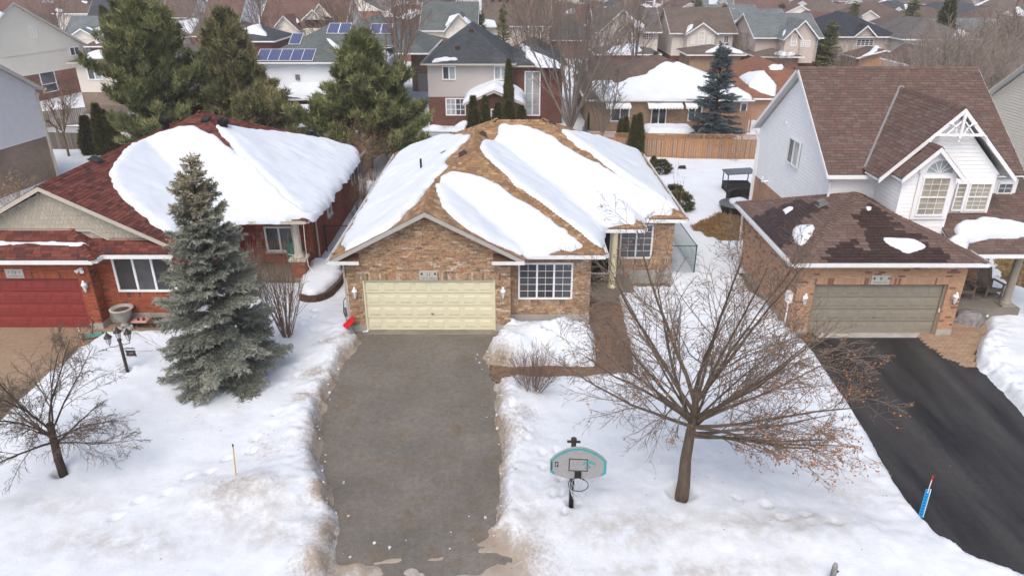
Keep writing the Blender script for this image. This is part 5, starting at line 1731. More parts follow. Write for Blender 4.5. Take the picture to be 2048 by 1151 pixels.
# the house at the left edge: grey siding over brown brick
H15, R15 = house('grey_sided_house', 'grey sided house over brown brick cut by the left edge', (-29.75, 40.0), R(-8), [Wing(-11, .35, -4.9, 4.9, 5.75, .62, 'FB')], M_R['grey'],
                 [(-10.6, 0, -4.5, 4.5, 0, 2.9, M_T_BRB)], M_GREYS, fascia=M_TRIMB)
m = MB(); box_walls(m, -10.6, 0, -4.5, 4.5, 2.9, 5.7); m.build('wall', M_GREYS, H15, world_verts=False)
def planks_local(f, root, mat, w, z0, z1, top=None, pitch=.14):
    z = z0
    while z < z1 - .02:
        zt = min(z + pitch, z1)
        a, b = (0, w) if top is None else top((z + zt) / 2)
        if b - a > .1:
            zg = zt - .03; m = MB(); m.face([f.p(a, z, .04), f.p(b, z, .04), f.p(b, zg, .018), f.p(a, zg, .018)]); m.face([f.p(a, zg, .018), f.p(b, zg, .018), f.p(b, zg, .001), f.p(a, zg, .001)]); m.face([f.p(a, z, 0), f.p(b, z, 0), f.p(b, z, .04), f.p(a, z, .04)])
            m.build('siding_board', mat, root, world_verts=False)
        z = zt
planks_local(FRr(0, -4.5), H15, M_GREYS, 9.0, 2.9, 8.0, lambda z: (0, 9.0) if z < 5.7 else ((z - 5.7) / .62, 9.0 - (z - 5.7) / .62), .16)
m = MB(); m.tube([(.1, 4.6, 5.5), (.08, 4.45, 5.2), (.08, 4.42, .2)], .06, 6); m.build('downspout', M_TRIMB, H15, world_verts=False)
m = MB(); m.bar((.03, 4.45, 0), (.03, 4.45, 5.6), .14); m.build('corner_board', M_TRIMB, H15, world_verts=False)

# the house at the right edge: beige siding over brown brick
H7, R7 = house('beige_sided_house', 'beige sided house with brown brick base cut by the right edge', (25.6, 33.8), 0, [Wing(-.35, 10, -5.3, 5.3, 6.2, .75, 'FB')], M_R['brown'],
               [(0, 9.6, -4.9, 4.9, 0, 3.0, M_T_BRB)], M_CREAM, fascia=M_TRIMB)
m = MB(); box_walls(m, 0, 9.6, -4.9, 4.9, 3.0, 6.2); m.build('wall', M_CREAM, H7, world_verts=False)
planks_local(FL(0, 4.9), H7, M_CREAM, 9.8, 3.0, 9.5, lambda z: (0, 9.8) if z < 6.2 else ((z - 6.2) / .75, 9.8 - (z - 6.2) / .75), .14)
# ================================================================== houses behind
def auto(name, label, pl, pr, pe, pridge, kind, roofmat, wall, D=10.0, ez=5.4, low=None, lowz=2.8, dorm=(), wins=(), snows=(), fascia=M_TRIM, Y=None, vents=(), gx_in=.35, extra=(), side_wins=()):
    """a house read off the photograph: eave line pl..pr at pixel row pe, ridge at row pridge"""
    Yf = Y if Y else G((pl + pr) / 2, pe, ez).y
    if Y: ez = AY((pl + pr) / 2, pe, Y).z
    x0, x1 = AY(pl, pe, Yf).x, AY(pr, pe, Yf).x
    loc = ((x0 + x1) / 2, Yf + D / 2)
    hw = (x1 - x0) / 2
    zr = AY((pl + pr) / 2, pridge, Yf + D / 2).z
    s = (zr - ez) / (D / 2)
    sides = {'hip': 'LRFB', 'gx': 'FB', 'gy': 'LR'}[kind]
    if kind == 'hip' and hw < D / 2: s = (zr - ez) / hw
    wings = [Wing(-hw, hw, -D / 2, D / 2, ez, s, sides)]
    bays = []
    for dq in dorm:
        a, b, c = dq[0], dq[1], dq[2]
        Yd = Yf - dq[3]
        A, B = AY(a, pe, Yd).x - loc[0], AY(b, pe, Yd).x - loc[0]
        za = AY((a + b) / 2, c, Yd).z
        e2 = ez if len(dq) < 5 else AY((a + b) / 2, dq[4], Yd).z
        sd = (za - e2) / ((B - A) / 2)
        back = min(D / 2, -D / 2 + (za - ez) / s + .2)
        wings.append(Wing(A, B, -D / 2 - dq[3], back, e2, sd, 'LR'))
        wings[-1].gut = {'F': None}
        if dq[3] > .35: bays.append((A + .3, B - .3, -D / 2 - dq[3] + .36, -D / 2 + .5))
    for w in extra: wings.append(w)
    walls = []
    if low:
        walls.append((-hw + .4, hw - .4, -D / 2 + .4, D / 2 - .4, 0, lowz, low))
        walls.append((-hw + .4, hw - .4, -D / 2 + .4, D / 2 - .4, lowz, ez - .02, wall))
    else: walls.append((-hw + .4, hw - .4, -D / 2 + .4, D / 2 - .4, 0, ez - .02, wall))
    for b in bays: walls.append((b[0], b[1], b[2], b[3], lowz if low else 0, ez + .1, wall))
    root, roof = house(name, label, loc, 0, wings, roofmat, walls, wall, (), fascia)
    for q in wins:
        f = Fr((-hw + .4, -D / 2 + .4 - (q[5] if len(q) > 5 else 0), 0), (1, 0, 0), (0, -1, 0))
        Yw = loc[1] + f.O.y
        a, b = AY(q[0], q[3], Yw), AY(q[2], q[3], Yw)
        c = AY((q[0] + q[2]) / 2, q[1], Yw)
        kw = dict(q[4]); kw.setdefault('fw', .09)
        window(root, f, a.x - loc[0] + hw - .4, a.z, b.x - a.x, c.z - a.z, wv=False, **kw)
    for x, y in vents:
        X, Y_ = roof.hit(x, y, .05); z = roof.h1(X, Y_)
        m = MB(); m.cbox((X, Y_, z - .05), .36, .36, .24); m.build('roof_vent', M_VENT, root, world_verts=False)
    for i, (lab, px) in enumerate(snows):
        snow_on(roof, lab, px, thick=.22, edge=.4, res=.16, seed=int(abs(pl)) % 97 + i, rough=.14)
    return root, roof, loc, hw, D, ez

# --- first row behind the back fences
HB1, RB1 = house('cream_gable_house', 'tall cream sided house with mottled brick base and wide gable at upper left', (-47.3, 72.0), R(-12), [Wing(-14, .4, -8.3, 8.3, 4.75, .57, 'FB')], M_R['redbrown'],
                 [(-13.6, 0, -7.9, 7.9, 0, 2.8, M_T_BRM), (-13.6, -.002, -7.9, 7.9, 2.8, 4.74, M_L_CREAM)], M_L_CREAM,
                 [(FRr(0, -7.9), 9.2, 6.1, .8, 1.15, dict(sashes=(1, 1), gl=(M_GLD, M_GLC))), (FRr(0, -7.9), 13.6, 4.0, 1.3, .9, dict(sashes=(1, 1), gl=(M_GLM,))), (FRr(0, -7.9), 9.0, .9, 1.9, 2.0, dict(sashes=(1,), gl=(M_GLD, M_GLM), split=.4))], fascia=M_TRIMB, vents=((-5, -2.5),))
snow_on(RB1, 'tall tongue of snow on the brown roof at the upper left edge', [(-30, 25), (5, 24), (14, 35), (17, 52), (15, 70), (12, 86), (2, 66), (-30, 62)], thick=.3, res=.2, seed=71)
m = MB(); m.tube([(.05, 7.95, 4.6), (.06, 7.85, 4.2), (.06, 7.85, .2)], .07, 6); m.build('downspout', M_TRIMB, HB1, world_verts=False)

auto('beige_house', 'beige sided house with grey brown hip roof left of the pines', 133, 330, 124, 78, 'hip', M_R['grey'], M_L_BEIGE, D=11, Y=61.5, low=M_T_BRB,
     wins=((178, 131, 207, 160, W1),), snows=(('oval snow patch on the grey brown hip roof left of the pines', [(172, 115), (185, 104), (205, 102), (215, 105), (213, 113), (190, 115)]),), fascia=M_TRIMB)

HS, RS, ls, hws, Ds, ezs = auto('white_solar_house', 'white sided house with solar panels on its grey roof', 503, 765, 124, 48, 'hip', M_R['greygreen'], M_L_WHITE, D=12.0, Y=60.5, low=M_T_BRR, lowz=2.7,
     wins=((504, 132, 531, 158, W1),), extra=[Wing(-3.0, 8.4, .5, 13.5, 5.45, .5, 'LRFB')],
     snows=(('diagonal snow strip beside the solar panels on the grey roof', [(645, 66), (658, 74), (680, 92), (705, 112), (715, 122), (696, 116), (668, 92)]), ('snow patch low on the grey roof right of the solar panels', [(752, 102), (770, 98), (778, 105), (778, 128), (758, 126)])))
def panel(roof, px, py, label, w=1.0, h=1.65):
    """solar panel lying on the roof plane at a pixel (its lower left corner)"""
    x, y = roof.hit(px, py, .05)
    z = roof.h1(x, y); e = .1
    gy_ = (roof.h1(x, y + e) - z) / e
    r = empty('solar_panel', (roof.loc[0] + x, roof.loc[1] + y, z), 0, label, 'solar panel', 'solar panels on the grey roof')
    V = Vector((0, 1, gy_)).normalized(); N = Vector((0, -gy_, 1)).normalized(); U = Vector((1, 0, 0))
    o = N * .08
    m = MB(); m.face([o, o + U * w, o + U * w + V * h, o + V * h], [(0, 0), (w, 0), (w, h), (0, h)])
    m.build('cells', M_SOLAR, r, world_verts=False)
    m = MB(); t = .035
    for a, b, c, d in ((0, w, 0, t), (0, w, h - t, h), (0, t, t, h - t), (w - t, w, t, h - t)):
        m.obox(U * a + V * c + N * .03, U * (b - a), V * (d - c), N * .062)
    m.build('frame', M_GUT, r, world_verts=False)
for i in range(5): panel(RS, 511 + i * 22.6, 122, ['leftmost', 'second', 'middle', 'fourth', 'rightmost'][i] + ' solar panel of the lower row of five', .97, 1.75)
for i in range(2): panel(RS, 554 + i * 23, 89.5, ['left', 'right'][i] + ' panel of the pair above the row of five', .97, 1.75)
for i, (px, py) in enumerate(((653, 68), (676, 68), (698, 68), (718, 68), (739, 68), (761, 68), (738, 96), (760, 96))):
    panel(RS, px, py, ('%s panel of the far solar array behind bare branches' % ['leftmost', 'second', 'third', 'fourth', 'fifth', 'top right', 'lower left', 'lower right'][i]), .98, 1.7)
m = MB(); _f = FF(-hws + .4, -Ds / 2 + .4); m.obox(_f.p(2.95, 3.95, 0), _f.U * .34, (0, 0, .42), _f.N * .12); m.build('wall_vent', M_VENTG, HS, world_verts=False)
# lean-to roof with snow on the back of the solar house, pergola and shed below
auto('sunroom', 'low sunroom with snowy grey roof behind the solar house wall', 548, 690, 197, 170, 'hip', M_R['slate'], M_T_BRR, D=3.0, Y=57.6, snows=(('thick snow cap on the sunroom roof below the solar house', [(558, 190), (566, 178), (590, 168), (625, 166), (660, 170), (660, 192), (620, 194), (590, 192)]),), fascia=M_GUT)

HG, RG, lg, hwg, Dg, ezg = auto('grey_red_house', 'greige sided house over red brick with dark slate hip roof', 843, 1030, 127, 46, 'hip', M_R['slate'], M_L_GREIGE, D=12.0, Y=60.0, low=M_T_BRR, lowz=2.65,
     wins=((885, 132, 912, 160, W1), (988, 131, 1016, 160, dict(sashes=(1, 1), gl=(M_GLC,))), (892, 196, 932, 231, dict(sashes=(1, 1), grid=(2, 3), gl=(M_GLC, M_GLM), mun=.05))), fascia=M_TRIMB,
     extra=[Wing(3.0, 8.2, -5.0, 7.5, 5.1, .55, 'LRFB')], vents=((943, 62), (973, 55), (915, 96)),
     snows=(('thin snow strip low on the left of the slate hip roof', [(857, 124), (868, 115), (890, 110), (925, 114), (915, 118), (885, 120)]), ('long snow wedge down the right slope of the slate roof', [(1027, 84), (1060, 98), (1100, 115), (1122, 122), (1122, 134), (1075, 132), (1050, 108)])))
m = MB(); box_walls(m, 3.3, 7.8, -4.6, 7.2, 0, 5.05); m.build('wall', M_T_BRR, HG, world_verts=False)
_f = FF(3.3, -4.6)
window(HG, _f, 1.3, .9, 1.35, 3.7, (1, 1), (1, 4), gl=(M_GLC, M_GLB), fw=.1, wv=False)
# the little gabled back room
_x = lambda px: AY(px, 205, 56.5).x
SR = Wing(_x(927) - _x(988), _x(1049) - _x(988), -2, 3.2, 2.75, .42, 'LR')
HGs, RGs = house('brick_back_room', 'small gabled red brick back room under a snow dome', (_x(988), 58.5), 0, [SR], M_R['slate'], [(SR.x0 + .35, SR.x1 - .35, -1.6, 3.0, 0, 2.72, M_T_BRR)], M_T_BRR,
                 [(FF(SR.x0 + .35, -1.6), 1.75, .9, 1.5, 1.4, dict(sashes=(1, 1), grid=(1, 4), gl=(M_GLM, M_GLB)))], fascia=M_TRIMB)
snow_on(RGs, 'domed snow over the small gabled back room', None, [(SR.x0 - .05, -1.9), (-.25, -1.7), (.25, -1.7), (SR.x1 + .05, -1.9), (SR.x1 + .05, 3), (SR.x0 - .05, 3)], thick=.42, edge=.6, res=.14, seed=75)

auto('brown_roof_bungalow', 'tan brick bungalow with brown hip roof heaped with snow', 1172, 1508, 199, 108, 'hip', M_R['brown'], M_T_BR11, D=14.0, Y=58.0, fascia=M_GUT,
     wins=((1300, 210, 1331, 250, dict(sashes=(1, 1), gl=(M_GLD,))), (1220, 210, 1258, 243, dict(sashes=(1, 1), gl=(M_GLD, M_GLM))), (1374, 210, 1402, 242, dict(sashes=(1, 1), gl=(M_GLM,))), (1478, 205, 1492, 232, dict(sashes=(1,), gl=(M_GLM,)))),
     vents=((1312, 107), (1324, 106), (1340, 107)),
     snows=(('largest snow field on the brown hip roof of the bungalow', [(1176, 180), (1178, 165), (1200, 159), (1230, 165), (1262, 155), (1290, 148), (1318, 128), (1330, 121), (1345, 124), (1400, 142), (1440, 152), (1480, 168), (1504, 188), (1502, 195), (1440, 196), (1380, 194), (1320, 198), (1250, 198), (1200, 198)]),
            ('snow strip behind the peak of the brown bungalow roof', [(1358, 116), (1385, 124), (1418, 138), (1420, 144), (1390, 134)])))
# scalloped awnings over the bungalow's rear windows
for i, (a, b) in enumerate(((1212, 1262), (1296, 1366), (1371, 1395))):
    r = empty('window_awning', AY((a + b) / 2, 206, 57.9), 0, ['white scalloped awning over the left rear window of the brown roofed bungalow', 'white scalloped awning over the glass door of the brown roofed bungalow', 'white scalloped awning beside the blue spruce'][i], 'awning', 'window awnings on the bungalow')
    A, B = AY(a, 204, 57.9), AY(b, 204, 57.9)
    m = MB(); n = int((B.x - A.x) / .25)
    for k in range(n):
        x0_ = A.x + (B.x - A.x) * k / n; x1_ = A.x + (B.x - A.x) * (k + 1) / n
        m.face([(x0_, 58.3, A.z + .02), (x1_, 58.3, A.z + .02), (x1_, 57.5, A.z - .3), (x0_, 57.5, A.z - .3)])
        m.face([(x0_, 57.5, A.z - .3), (x1_, 57.5, A.z - .3), (x1_, 57.49, A.z - .42), ((x0_ + x1_) / 2, 57.49, A.z - .52), (x0_, 57.49, A.z - .42)])
    m.build('awning_cloth', M_TRIM, r)

auto('orange_roof_bungalow', 'orange brick bungalow with rust roof behind the blue spruce', 1470, 1690, 196, 118, 'hip', M_R['rust'], M_T_BR9, D=15, Y=62.5, vents=((1552, 123), (1572, 128)),
     snows=(('rounded snow bank on the rust roof beside the white gable', [(1478, 152), (1500, 142), (1520, 140), (1540, 150), (1553, 168), (1550, 190), (1530, 185), (1500, 172)]), ('small snow strip at the top of the rust roof', [(1535, 131), (1560, 129), (1577, 132), (1565, 136), (1540, 137)])))

# --- row across the next street
WA = dict(sashes=(1,), grid=(2, 3), gl=(M_GLD, M_GLM), mun=.05)
WB = dict(sashes=(1, 1), grid=(2, 3), gl=(M_GLD, M_GLM), mun=.05)
auto('brown_hip_house', 'beige house with plain brown roof at the upper left', 104, 188, 27, -22, 'hip', M_R['brown'], M_L_BEIGE, low=M_T_BRM, wins=((150, 30, 157, 37, WD),), snows=(('ragged snow scrap on the plain brown roof at upper left', [(108, 20), (116, 16), (128, 18), (126, 23), (112, 23)]), ('snow wedge at the top of the brown roof at upper left', [(158, 0), (172, 0), (182, 7), (172, 8)])))
auto('slate_gable_house', 'cream house with slate roof behind the far blue spruce', 172, 245, 37, -20, 'gx', M_R['slate'], M_L_CREAM, low=M_T_BRR, D=9, wins=((190, 41, 202, 51, WD),))
auto('taupe_gable_house', 'cream house with dark taupe roof above the pines', 318, 384, 35, -14, 'gx', M_R['brown'], M_L_CREAM, low=M_T_BRR, D=9.5, wins=((370, 37, 378, 48, WD),))
auto('redbrown_gable_house', 'white house with red brown roof above the pines', 405, 482, 36, -16, 'gx', M_R['redbrown'], M_L_WHITE, low=M_T_BRR, D=9.5, wins=((453, 40, 464, 47, WD),))
auto('twin_dormer_house', 'house with broad red brown roof and three cream gables', 516, 690, 58, -12, 'gx', M_R['redbrown'], M_L_CREAM, low=M_T_BRR, D=12,
     dorm=((541, 597, 31, 2.0), (604, 652, 19, .5, 40), (622, 664, 7, .3, 34)), wins=((557, 48, 576, 58, dict(sashes=(1, 1), gl=(M_GLM,)), 2.0),), snows=(('thin snow streak beside the cream gables', [(592, 33), (598, 38), (598, 45), (593, 40)]),))
auto('greygreen_dormer_house', 'cream house with grey green roof and snowy gable', 838, 956, 61, 4, 'gx', M_R['greygreen'], M_L_CREAM, low=M_T_BRM, D=10, dorm=((886, 952, 27, 1.6),),
     wins=((911, 52, 924, 72, WA, 1.6), (900, 64, 908, 80, WA, 1.6)), snows=(('snow on the left slope of the cream gable', [(890, 46), (898, 33), (914, 27), (917, 29), (900, 48)]), ('snow on the right slope of the cream gable', [(926, 31), (938, 38), (950, 55), (944, 52), (932, 42)])))
auto('taupe_back_house', 'house with plain taupe roof behind the slate hip roof', 962, 1105, 52, -6, 'gx', M_R['taupe'], M_L_BEIGE, low=M_T_BRM, D=11, vents=((985, 2), (1000, 2), (1015, 2)), snows=(('snow sheet on the low roof beside the dark conifer', [(956, 40), (966, 36), (990, 40), (994, 52), (960, 52)]),))
auto('grey_gable_house', 'beige house with grey roof and ornamented gable behind bare trees', 1188, 1325, 64, 15, 'gx', M_R['grey'], M_L_BEIGE, low=M_T_BRR, D=10, dorm=((1196, 1290, 20, 1.2), (1232, 1283, 42, 2.0)),
     wins=((1243, 62, 1263, 88, WA, 2.0), (1204, 70, 1230, 86, WB, 1.2), (1287, 66, 1306, 81, WB)), snows=(('broad snow on the right slope of the ornamented gable', [(1244, 24), (1262, 32), (1290, 48), (1290, 56), (1280, 62), (1262, 50)]),))
auto('taupe_dormer_house', 'beige house with taupe roof and arched dormer window', 1340, 1476, 66, 15, 'gx', M_R['taupe'], M_L_BEIGE, low=M_T_BRR, D=10, dorm=((1372, 1438, 45, 1.6),),
     wins=((1395, 62, 1408, 88, WA, 1.6), (1381, 72, 1389, 88, WA, 1.6), (1414, 72, 1421, 88, WA, 1.6), (1446, 71, 1457, 86, WA)), snows=(('snow on the left slope of the arched dormer', [(1372, 64), (1376, 52), (1387, 46), (1385, 54)]), ('snow on the right slope of the arched dormer', [(1420, 56), (1434, 64), (1424, 62)])))
auto('blue_roof_house', 'pale house with blue grey roof and trussed gable', 1508, 1648, 75, 26, 'gx', M_R['bluegrey'], M_L_PINK, low=M_T_BRR, D=10, dorm=((1572, 1640, 40, 1.3), (1568, 1608, 56, 2.2)),
     wins=((1580, 68, 1592, 92, WA, 2.2), (1599, 80, 1607, 94, WA, 1.3), (1609, 80, 1619, 94, WA, 1.3), (1626, 79, 1634, 90, WA)), snows=(('snow strip beside the trussed gable on the blue grey roof', [(1566, 70), (1568, 60), (1571, 58), (1570, 66)]),))
auto('navy_hip_house', 'tan house with dark navy hip roof at the upper right', 1642, 1802, 73, 24, 'hip', M_R['navy'], M_L_PINK, low=M_T_BRR, D=12, dorm=((1708, 1756, 51, .3),), vents=((1708, 27), (1720, 28), (1725, 50)),
     wins=((1711, 78, 1746, 92, dict(sashes=(1, 1, 1, 1), grid=(1, 3), gl=(M_GLD,), mun=.05)), (1770, 77, 1784, 88, WB)), snows=(('small snow scrap beside the gable of the navy roof', [(1697, 72), (1701, 66), (1707, 62), (1705, 69)]),))
auto('grey_hip_house', 'beige house with grey hip roof behind the brown thicket', 1806, 1960, 78, 34, 'hip', M_R['grey'], M_L_BEIGE, low=M_T_BRM, D=12, snows=(('snow patch on the grey hip roof behind the thicket', [(1903, 74), (1912, 62), (1930, 58), (1952, 56), (1940, 68), (1925, 75)]),))
# garages that stand in front of that row
def garage(label, pl, pr, pe, pa, roofmat, wall, kind='hip', Y=80.0, snow=None, D=6.0, door=M_TRIMB, dl='cream'):
    r_, ro, lc, hw, D_, ez = auto('front_garage', label, pl, pr, pe, pa, kind, roofmat, wall, D=D, Y=Y, snows=((snow[0], snow[1]),) if snow else ())
    f = FF(-hw + .4, -D / 2 + .4)
    m = MB(); m.obox(f.p(.6, 0, 0), f.U * (2 * hw - 2.0), (0, 0, 2.1), f.N * .04); m.build('garage_door', door, r_, world_verts=False)
garage('hipped tan brick garage in front of the arched dormer house', 1375, 1492, 109, 89, M_R['taupe'], M_T_BR11, snow=('snow rim on the hipped tan brick garage', [(1402, 104), (1430, 94), (1452, 90), (1470, 96), (1488, 106), (1472, 104), (1450, 97), (1425, 102)]))
garage('low garage roof in front of the blue grey roofed house', 1512, 1608, 113, 96, M_R['taupe'], M_T_BRM, snow=('snow patch on the low garage of the blue grey roofed house', [(1545, 106), (1558, 100), (1580, 101), (1590, 108), (1568, 110)]))
garage('gabled orange brick garage with snowy rakes', 1716, 1822, 115, 93, M_R['brown'], M_T_BR9, 'gy', snow=('snow along the left rake of the gabled orange brick garage', [(1722, 112), (1740, 102), (1772, 92), (1778, 94), (1750, 106), (1732, 113)]))
garage('snow covered garage behind the bare trees', 1190, 1322, 108, 90, M_R['grey'], M_T_BRM, snow=('snow sheet on the garage behind the bare trees', [(1208, 104), (1225, 93), (1275, 90), (1285, 100), (1260, 106)]))
garage('garage with steep snowy gable at the right thicket', 1822, 1912, 130, 80, M_R['brown'], M_L_BEIGE, 'gy', Y=70, snow=('bright triangle of snow on the steep garage gable', [(1868, 126), (1884, 88), (1908, 126)]))
garage('low slate garage with heaped snow above the pines', 438, 548, 82, 52, M_R['slate'], M_T_BRR, Y=78, D=8, snow=('heaped snow on the slate roof above the pines', [(462, 74), (470, 58), (492, 50), (530, 62), (538, 72), (505, 66), (480, 66)]))
garage('brown bungalow roof with two snow ovals left of the pines', 168, 262, 92, 56, M_R['redbrown'], M_T_BRM, Y=78, D=9, snow=('pair of snow ovals on the brown bungalow roof', [(172, 78), (185, 67), (210, 66), (222, 74), (200, 84), (190, 88)]))
garage('small brown garage beside the slate hip roof', 812, 896, 92, 72, M_R['brown'], M_T_BR9, Y=78, D=7)

# --- the rows beyond: six kinds, copied
FAR = []
_rf = random.Random(77)
kinds = (('brown', M_L_BEIGE, 'hip'), ('grey', M_L_CREAM, 'gx'), ('slate', M_L_WHITE, 'hip'), ('redbrown', M_L_CREAM, 'gx'), ('taupe', M_L_PINK, 'hip'), ('bluegrey', M_L_BEIGE, 'gx'))
for i, (rc, wl_, kd) in enumerate(kinds):
    D = 10; hw = 6.2
    wings = [Wing(-hw, hw, -5, 5, 2.9, .52, 'LRFB' if kd == 'hip' else 'FB'), Wing(-5.2, -.4, -6.4, 1.5, 2.9, .6, 'LR')]
    col_name = {'brown': 'brown', 'grey': 'grey', 'slate': 'dark slate', 'redbrown': 'red brown', 'taupe': 'taupe', 'bluegrey': 'blue grey'}[rc]
    r_, ro = house('distant_house', 'distant low house with %s roof in the rows at the top of the photo' % col_name, (0, 0), 0, wings, M_R[rc], [(-5.8, 5.8, -4.6, 4.6, 0, 2.88, M_T_BRM), (-4.9, -.7, -6.0, -4.5, 0, 2.9, wl_)], wl_,
                   [(FF(0, -4.6), 1.2, .9, 1.8, 1.3, dict(sashes=(1, 1), gl=(M_GLD,))), (FF(-4.9, -6.0), 1.2, .8, 1.8, 1.5, dict(sashes=(1, 1), gl=(M_GLM,)))], group='distant houses')
    # a drift of snow on each roof, part of what the copy carries
    FAR.append((r_, ro))
rows = [(112, 13.5), (131, 14), (152, 14.5), (175, 15), (202, 16), (233, 17), (270, 19), (312, 22)]
placed = 0
# only the houses that show between the nearer ones
KEEP = {5, 12, 3, 2, 7, 9, 11, 15, 20, 22, 24, 25, 26, 27, 31, 36, 38, 39, 40, 41, 42, 43, 44, 48, 50, 52, 53, 54, 56, 57, 58, 59, 60, 61, 62, 63, 67, 68, 69, 73, 74, 76, 77, 78, 79, 80, 81, 82, 83, 95, 96, 98, 99, 102, 103, 114, 122, 123}
used = [False] * 6
for ri, (Y, st) in enumerate(rows):
    half = Y * .80 + 6
    x = -half + _rf.uniform(0, 8)
    while x < half:
        k = _rf.randrange(6)
        rz = _rf.choice((0, 0, R(180), R(90))) + R(_rf.uniform(-14, 14))
        loc = (x + _rf.uniform(-1.5, 1.5), Y + _rf.uniform(-2.5, 2.5) + (abs(x) * .04), 0)
        s = _rf.uniform(.92, 1.12)
        if Y < 120: s *= 1.05
        if placed not in KEEP: pass
        elif used[k]:
            c = copy_tree(FAR[k][0], loc, rz, s)
        else:
            c = FAR[k][0]; c.location = loc; c.rotation_euler = (0, 0, rz); c.scale = (s, s, s); used[k] = True
        if _rf.random() < .6 and Y < 240:
            ro = Roof(FAR[k][1].w, loc, rz)
            w = ro.w[0]
            sd = _rf.choice((-1, 1)); a = _rf.uniform(-4.5, 1); b = a + _rf.uniform(2, 5)
            pl = [(a, sd * _rf.uniform(4.2, 4.9)), (b, sd * _rf.uniform(4, 4.9)), (min(b, 4) + _rf.uniform(-1, .5), sd * _rf.uniform(1, 2.5)), (a + _rf.uniform(0, 1.5), sd * _rf.uniform(1, 2.5))]
            o = None if placed not in KEEP else snow_on(ro, 'snow drift on a distant low roof at the top of the photo', None, pl, thick=.2, edge=.5, res=.4, seed=placed, rough=.25, group='snow on the distant roofs')
            if o: o.scale = (s, s, s)
        placed += 1
        x += st + _rf.uniform(-1.5, 2.5)
# ================================================================== say which far house is which
def name_far():
    refs = [(o, proj(o.location.x, o.location.y, 6)) for o in SC.objects if o.parent is None and o.get('category') == 'house' and 80 < o.location.y < 105 and o.get('group') is None and not o.name.startswith(('front_garage', 'sunroom'))]
    rowY = [q[0] for q in rows]
    names = {1: 'first', 2: 'second', 3: 'third', 4: 'fourth', 5: 'fifth', 6: 'sixth', 7: 'seventh', 8: 'eighth'}
    seen_labels = {}
    for o in [q for q in SC.objects if q.parent is None and q.get('group') == 'distant houses']:
        px = proj(*o.location)[0]
        if o.name.startswith('distant_house') and refs:
            ref = min(refs, key=lambda q: abs(q[1][0] - px))
            r_ = min(range(len(rowY)), key=lambda i: abs(rowY[i] - o.location.y)) + 1
            colr = o['label'].split('with ')[1].split(' roof')[0]
            side = 'left' if px < ref[1][0] else 'right'
            nm = ref[0].name.split('.')[0].replace('_', ' ')
            o['label'] = 'low house with %s roof, %s row beyond the %s, to its %s' % (colr, names[r_], nm, side)
            for s_ in [q for q in SC.objects if q.get('group') == 'snow on the distant roofs' and (q.location.xy - o.location.xy).length < .1]:
                s_['label'] = 'snow on the %s roof, %s row beyond the %s, to its %s' % (colr, names[r_], nm, side)
name_far()

# ================================================================== trees
def tubes(branches, sides):
    """branches: list of (pts list, r0, r1) -> V, F"""
    by = {}
    for pts, r0, r1 in branches: by.setdefault(len(pts), []).append((pts, r0, r1))
    Vs, Fs, base = [], [], 0
    for n, lst in by.items():
        P = np.array([[tuple(p) for p in q[0]] for q in lst], float)
        t = np.linspace(0, 1, n)
        Rd = np.array([[q[1] + (q[2] - q[1]) * k for k in t] for q in lst])
        T = np.gradient(P, axis=1)
        T /= np.maximum(np.linalg.norm(T, axis=2, keepdims=True), 1e-9)
        ref = np.where(np.abs(T[:, :1, 2:3]) < .8, np.array([0, 0, 1.0]), np.array([1.0, 0, 0]))
        A = ref - T * (T * ref).sum(2, keepdims=True)
        A /= np.maximum(np.linalg.norm(A, axis=2, keepdims=True), 1e-9)
        C = np.cross(T, A)
        ang = np.linspace(0, 2 * np.pi, sides, endpoint=False)
        V = P[:, :, None, :] + Rd[:, :, None, None] * (A[:, :, None, :] * np.cos(ang)[None, None, :, None] + C[:, :, None, :] * np.sin(ang)[None, None, :, None])
        B = len(lst)
        idx = np.arange(B * n * sides).reshape(B, n, sides) + base
        nx = np.roll(idx, -1, axis=2)
        F = np.stack([idx[:, :-1], nx[:, :-1], nx[:, 1:], idx[:, 1:]], -1).reshape(-1, 4)
        Vs.append(V.reshape(-1, 3)); Fs.append(F); base += B * n * sides
    return np.concatenate(Vs), np.concatenate(Fs)

def rot_off(d, ang, az, rnd=None):
    """d turned by ang away from itself, at azimuth az round itself"""
    up = Vector((0, 0, 1)) if abs(d.z) < .95 else Vector((1, 0, 0))
    a = d.cross(up).normalized(); b = d.cross(a)
    return (d * math.cos(ang) + (a * math.cos(az) + b * math.sin(az)) * math.sin(ang)).normalized()

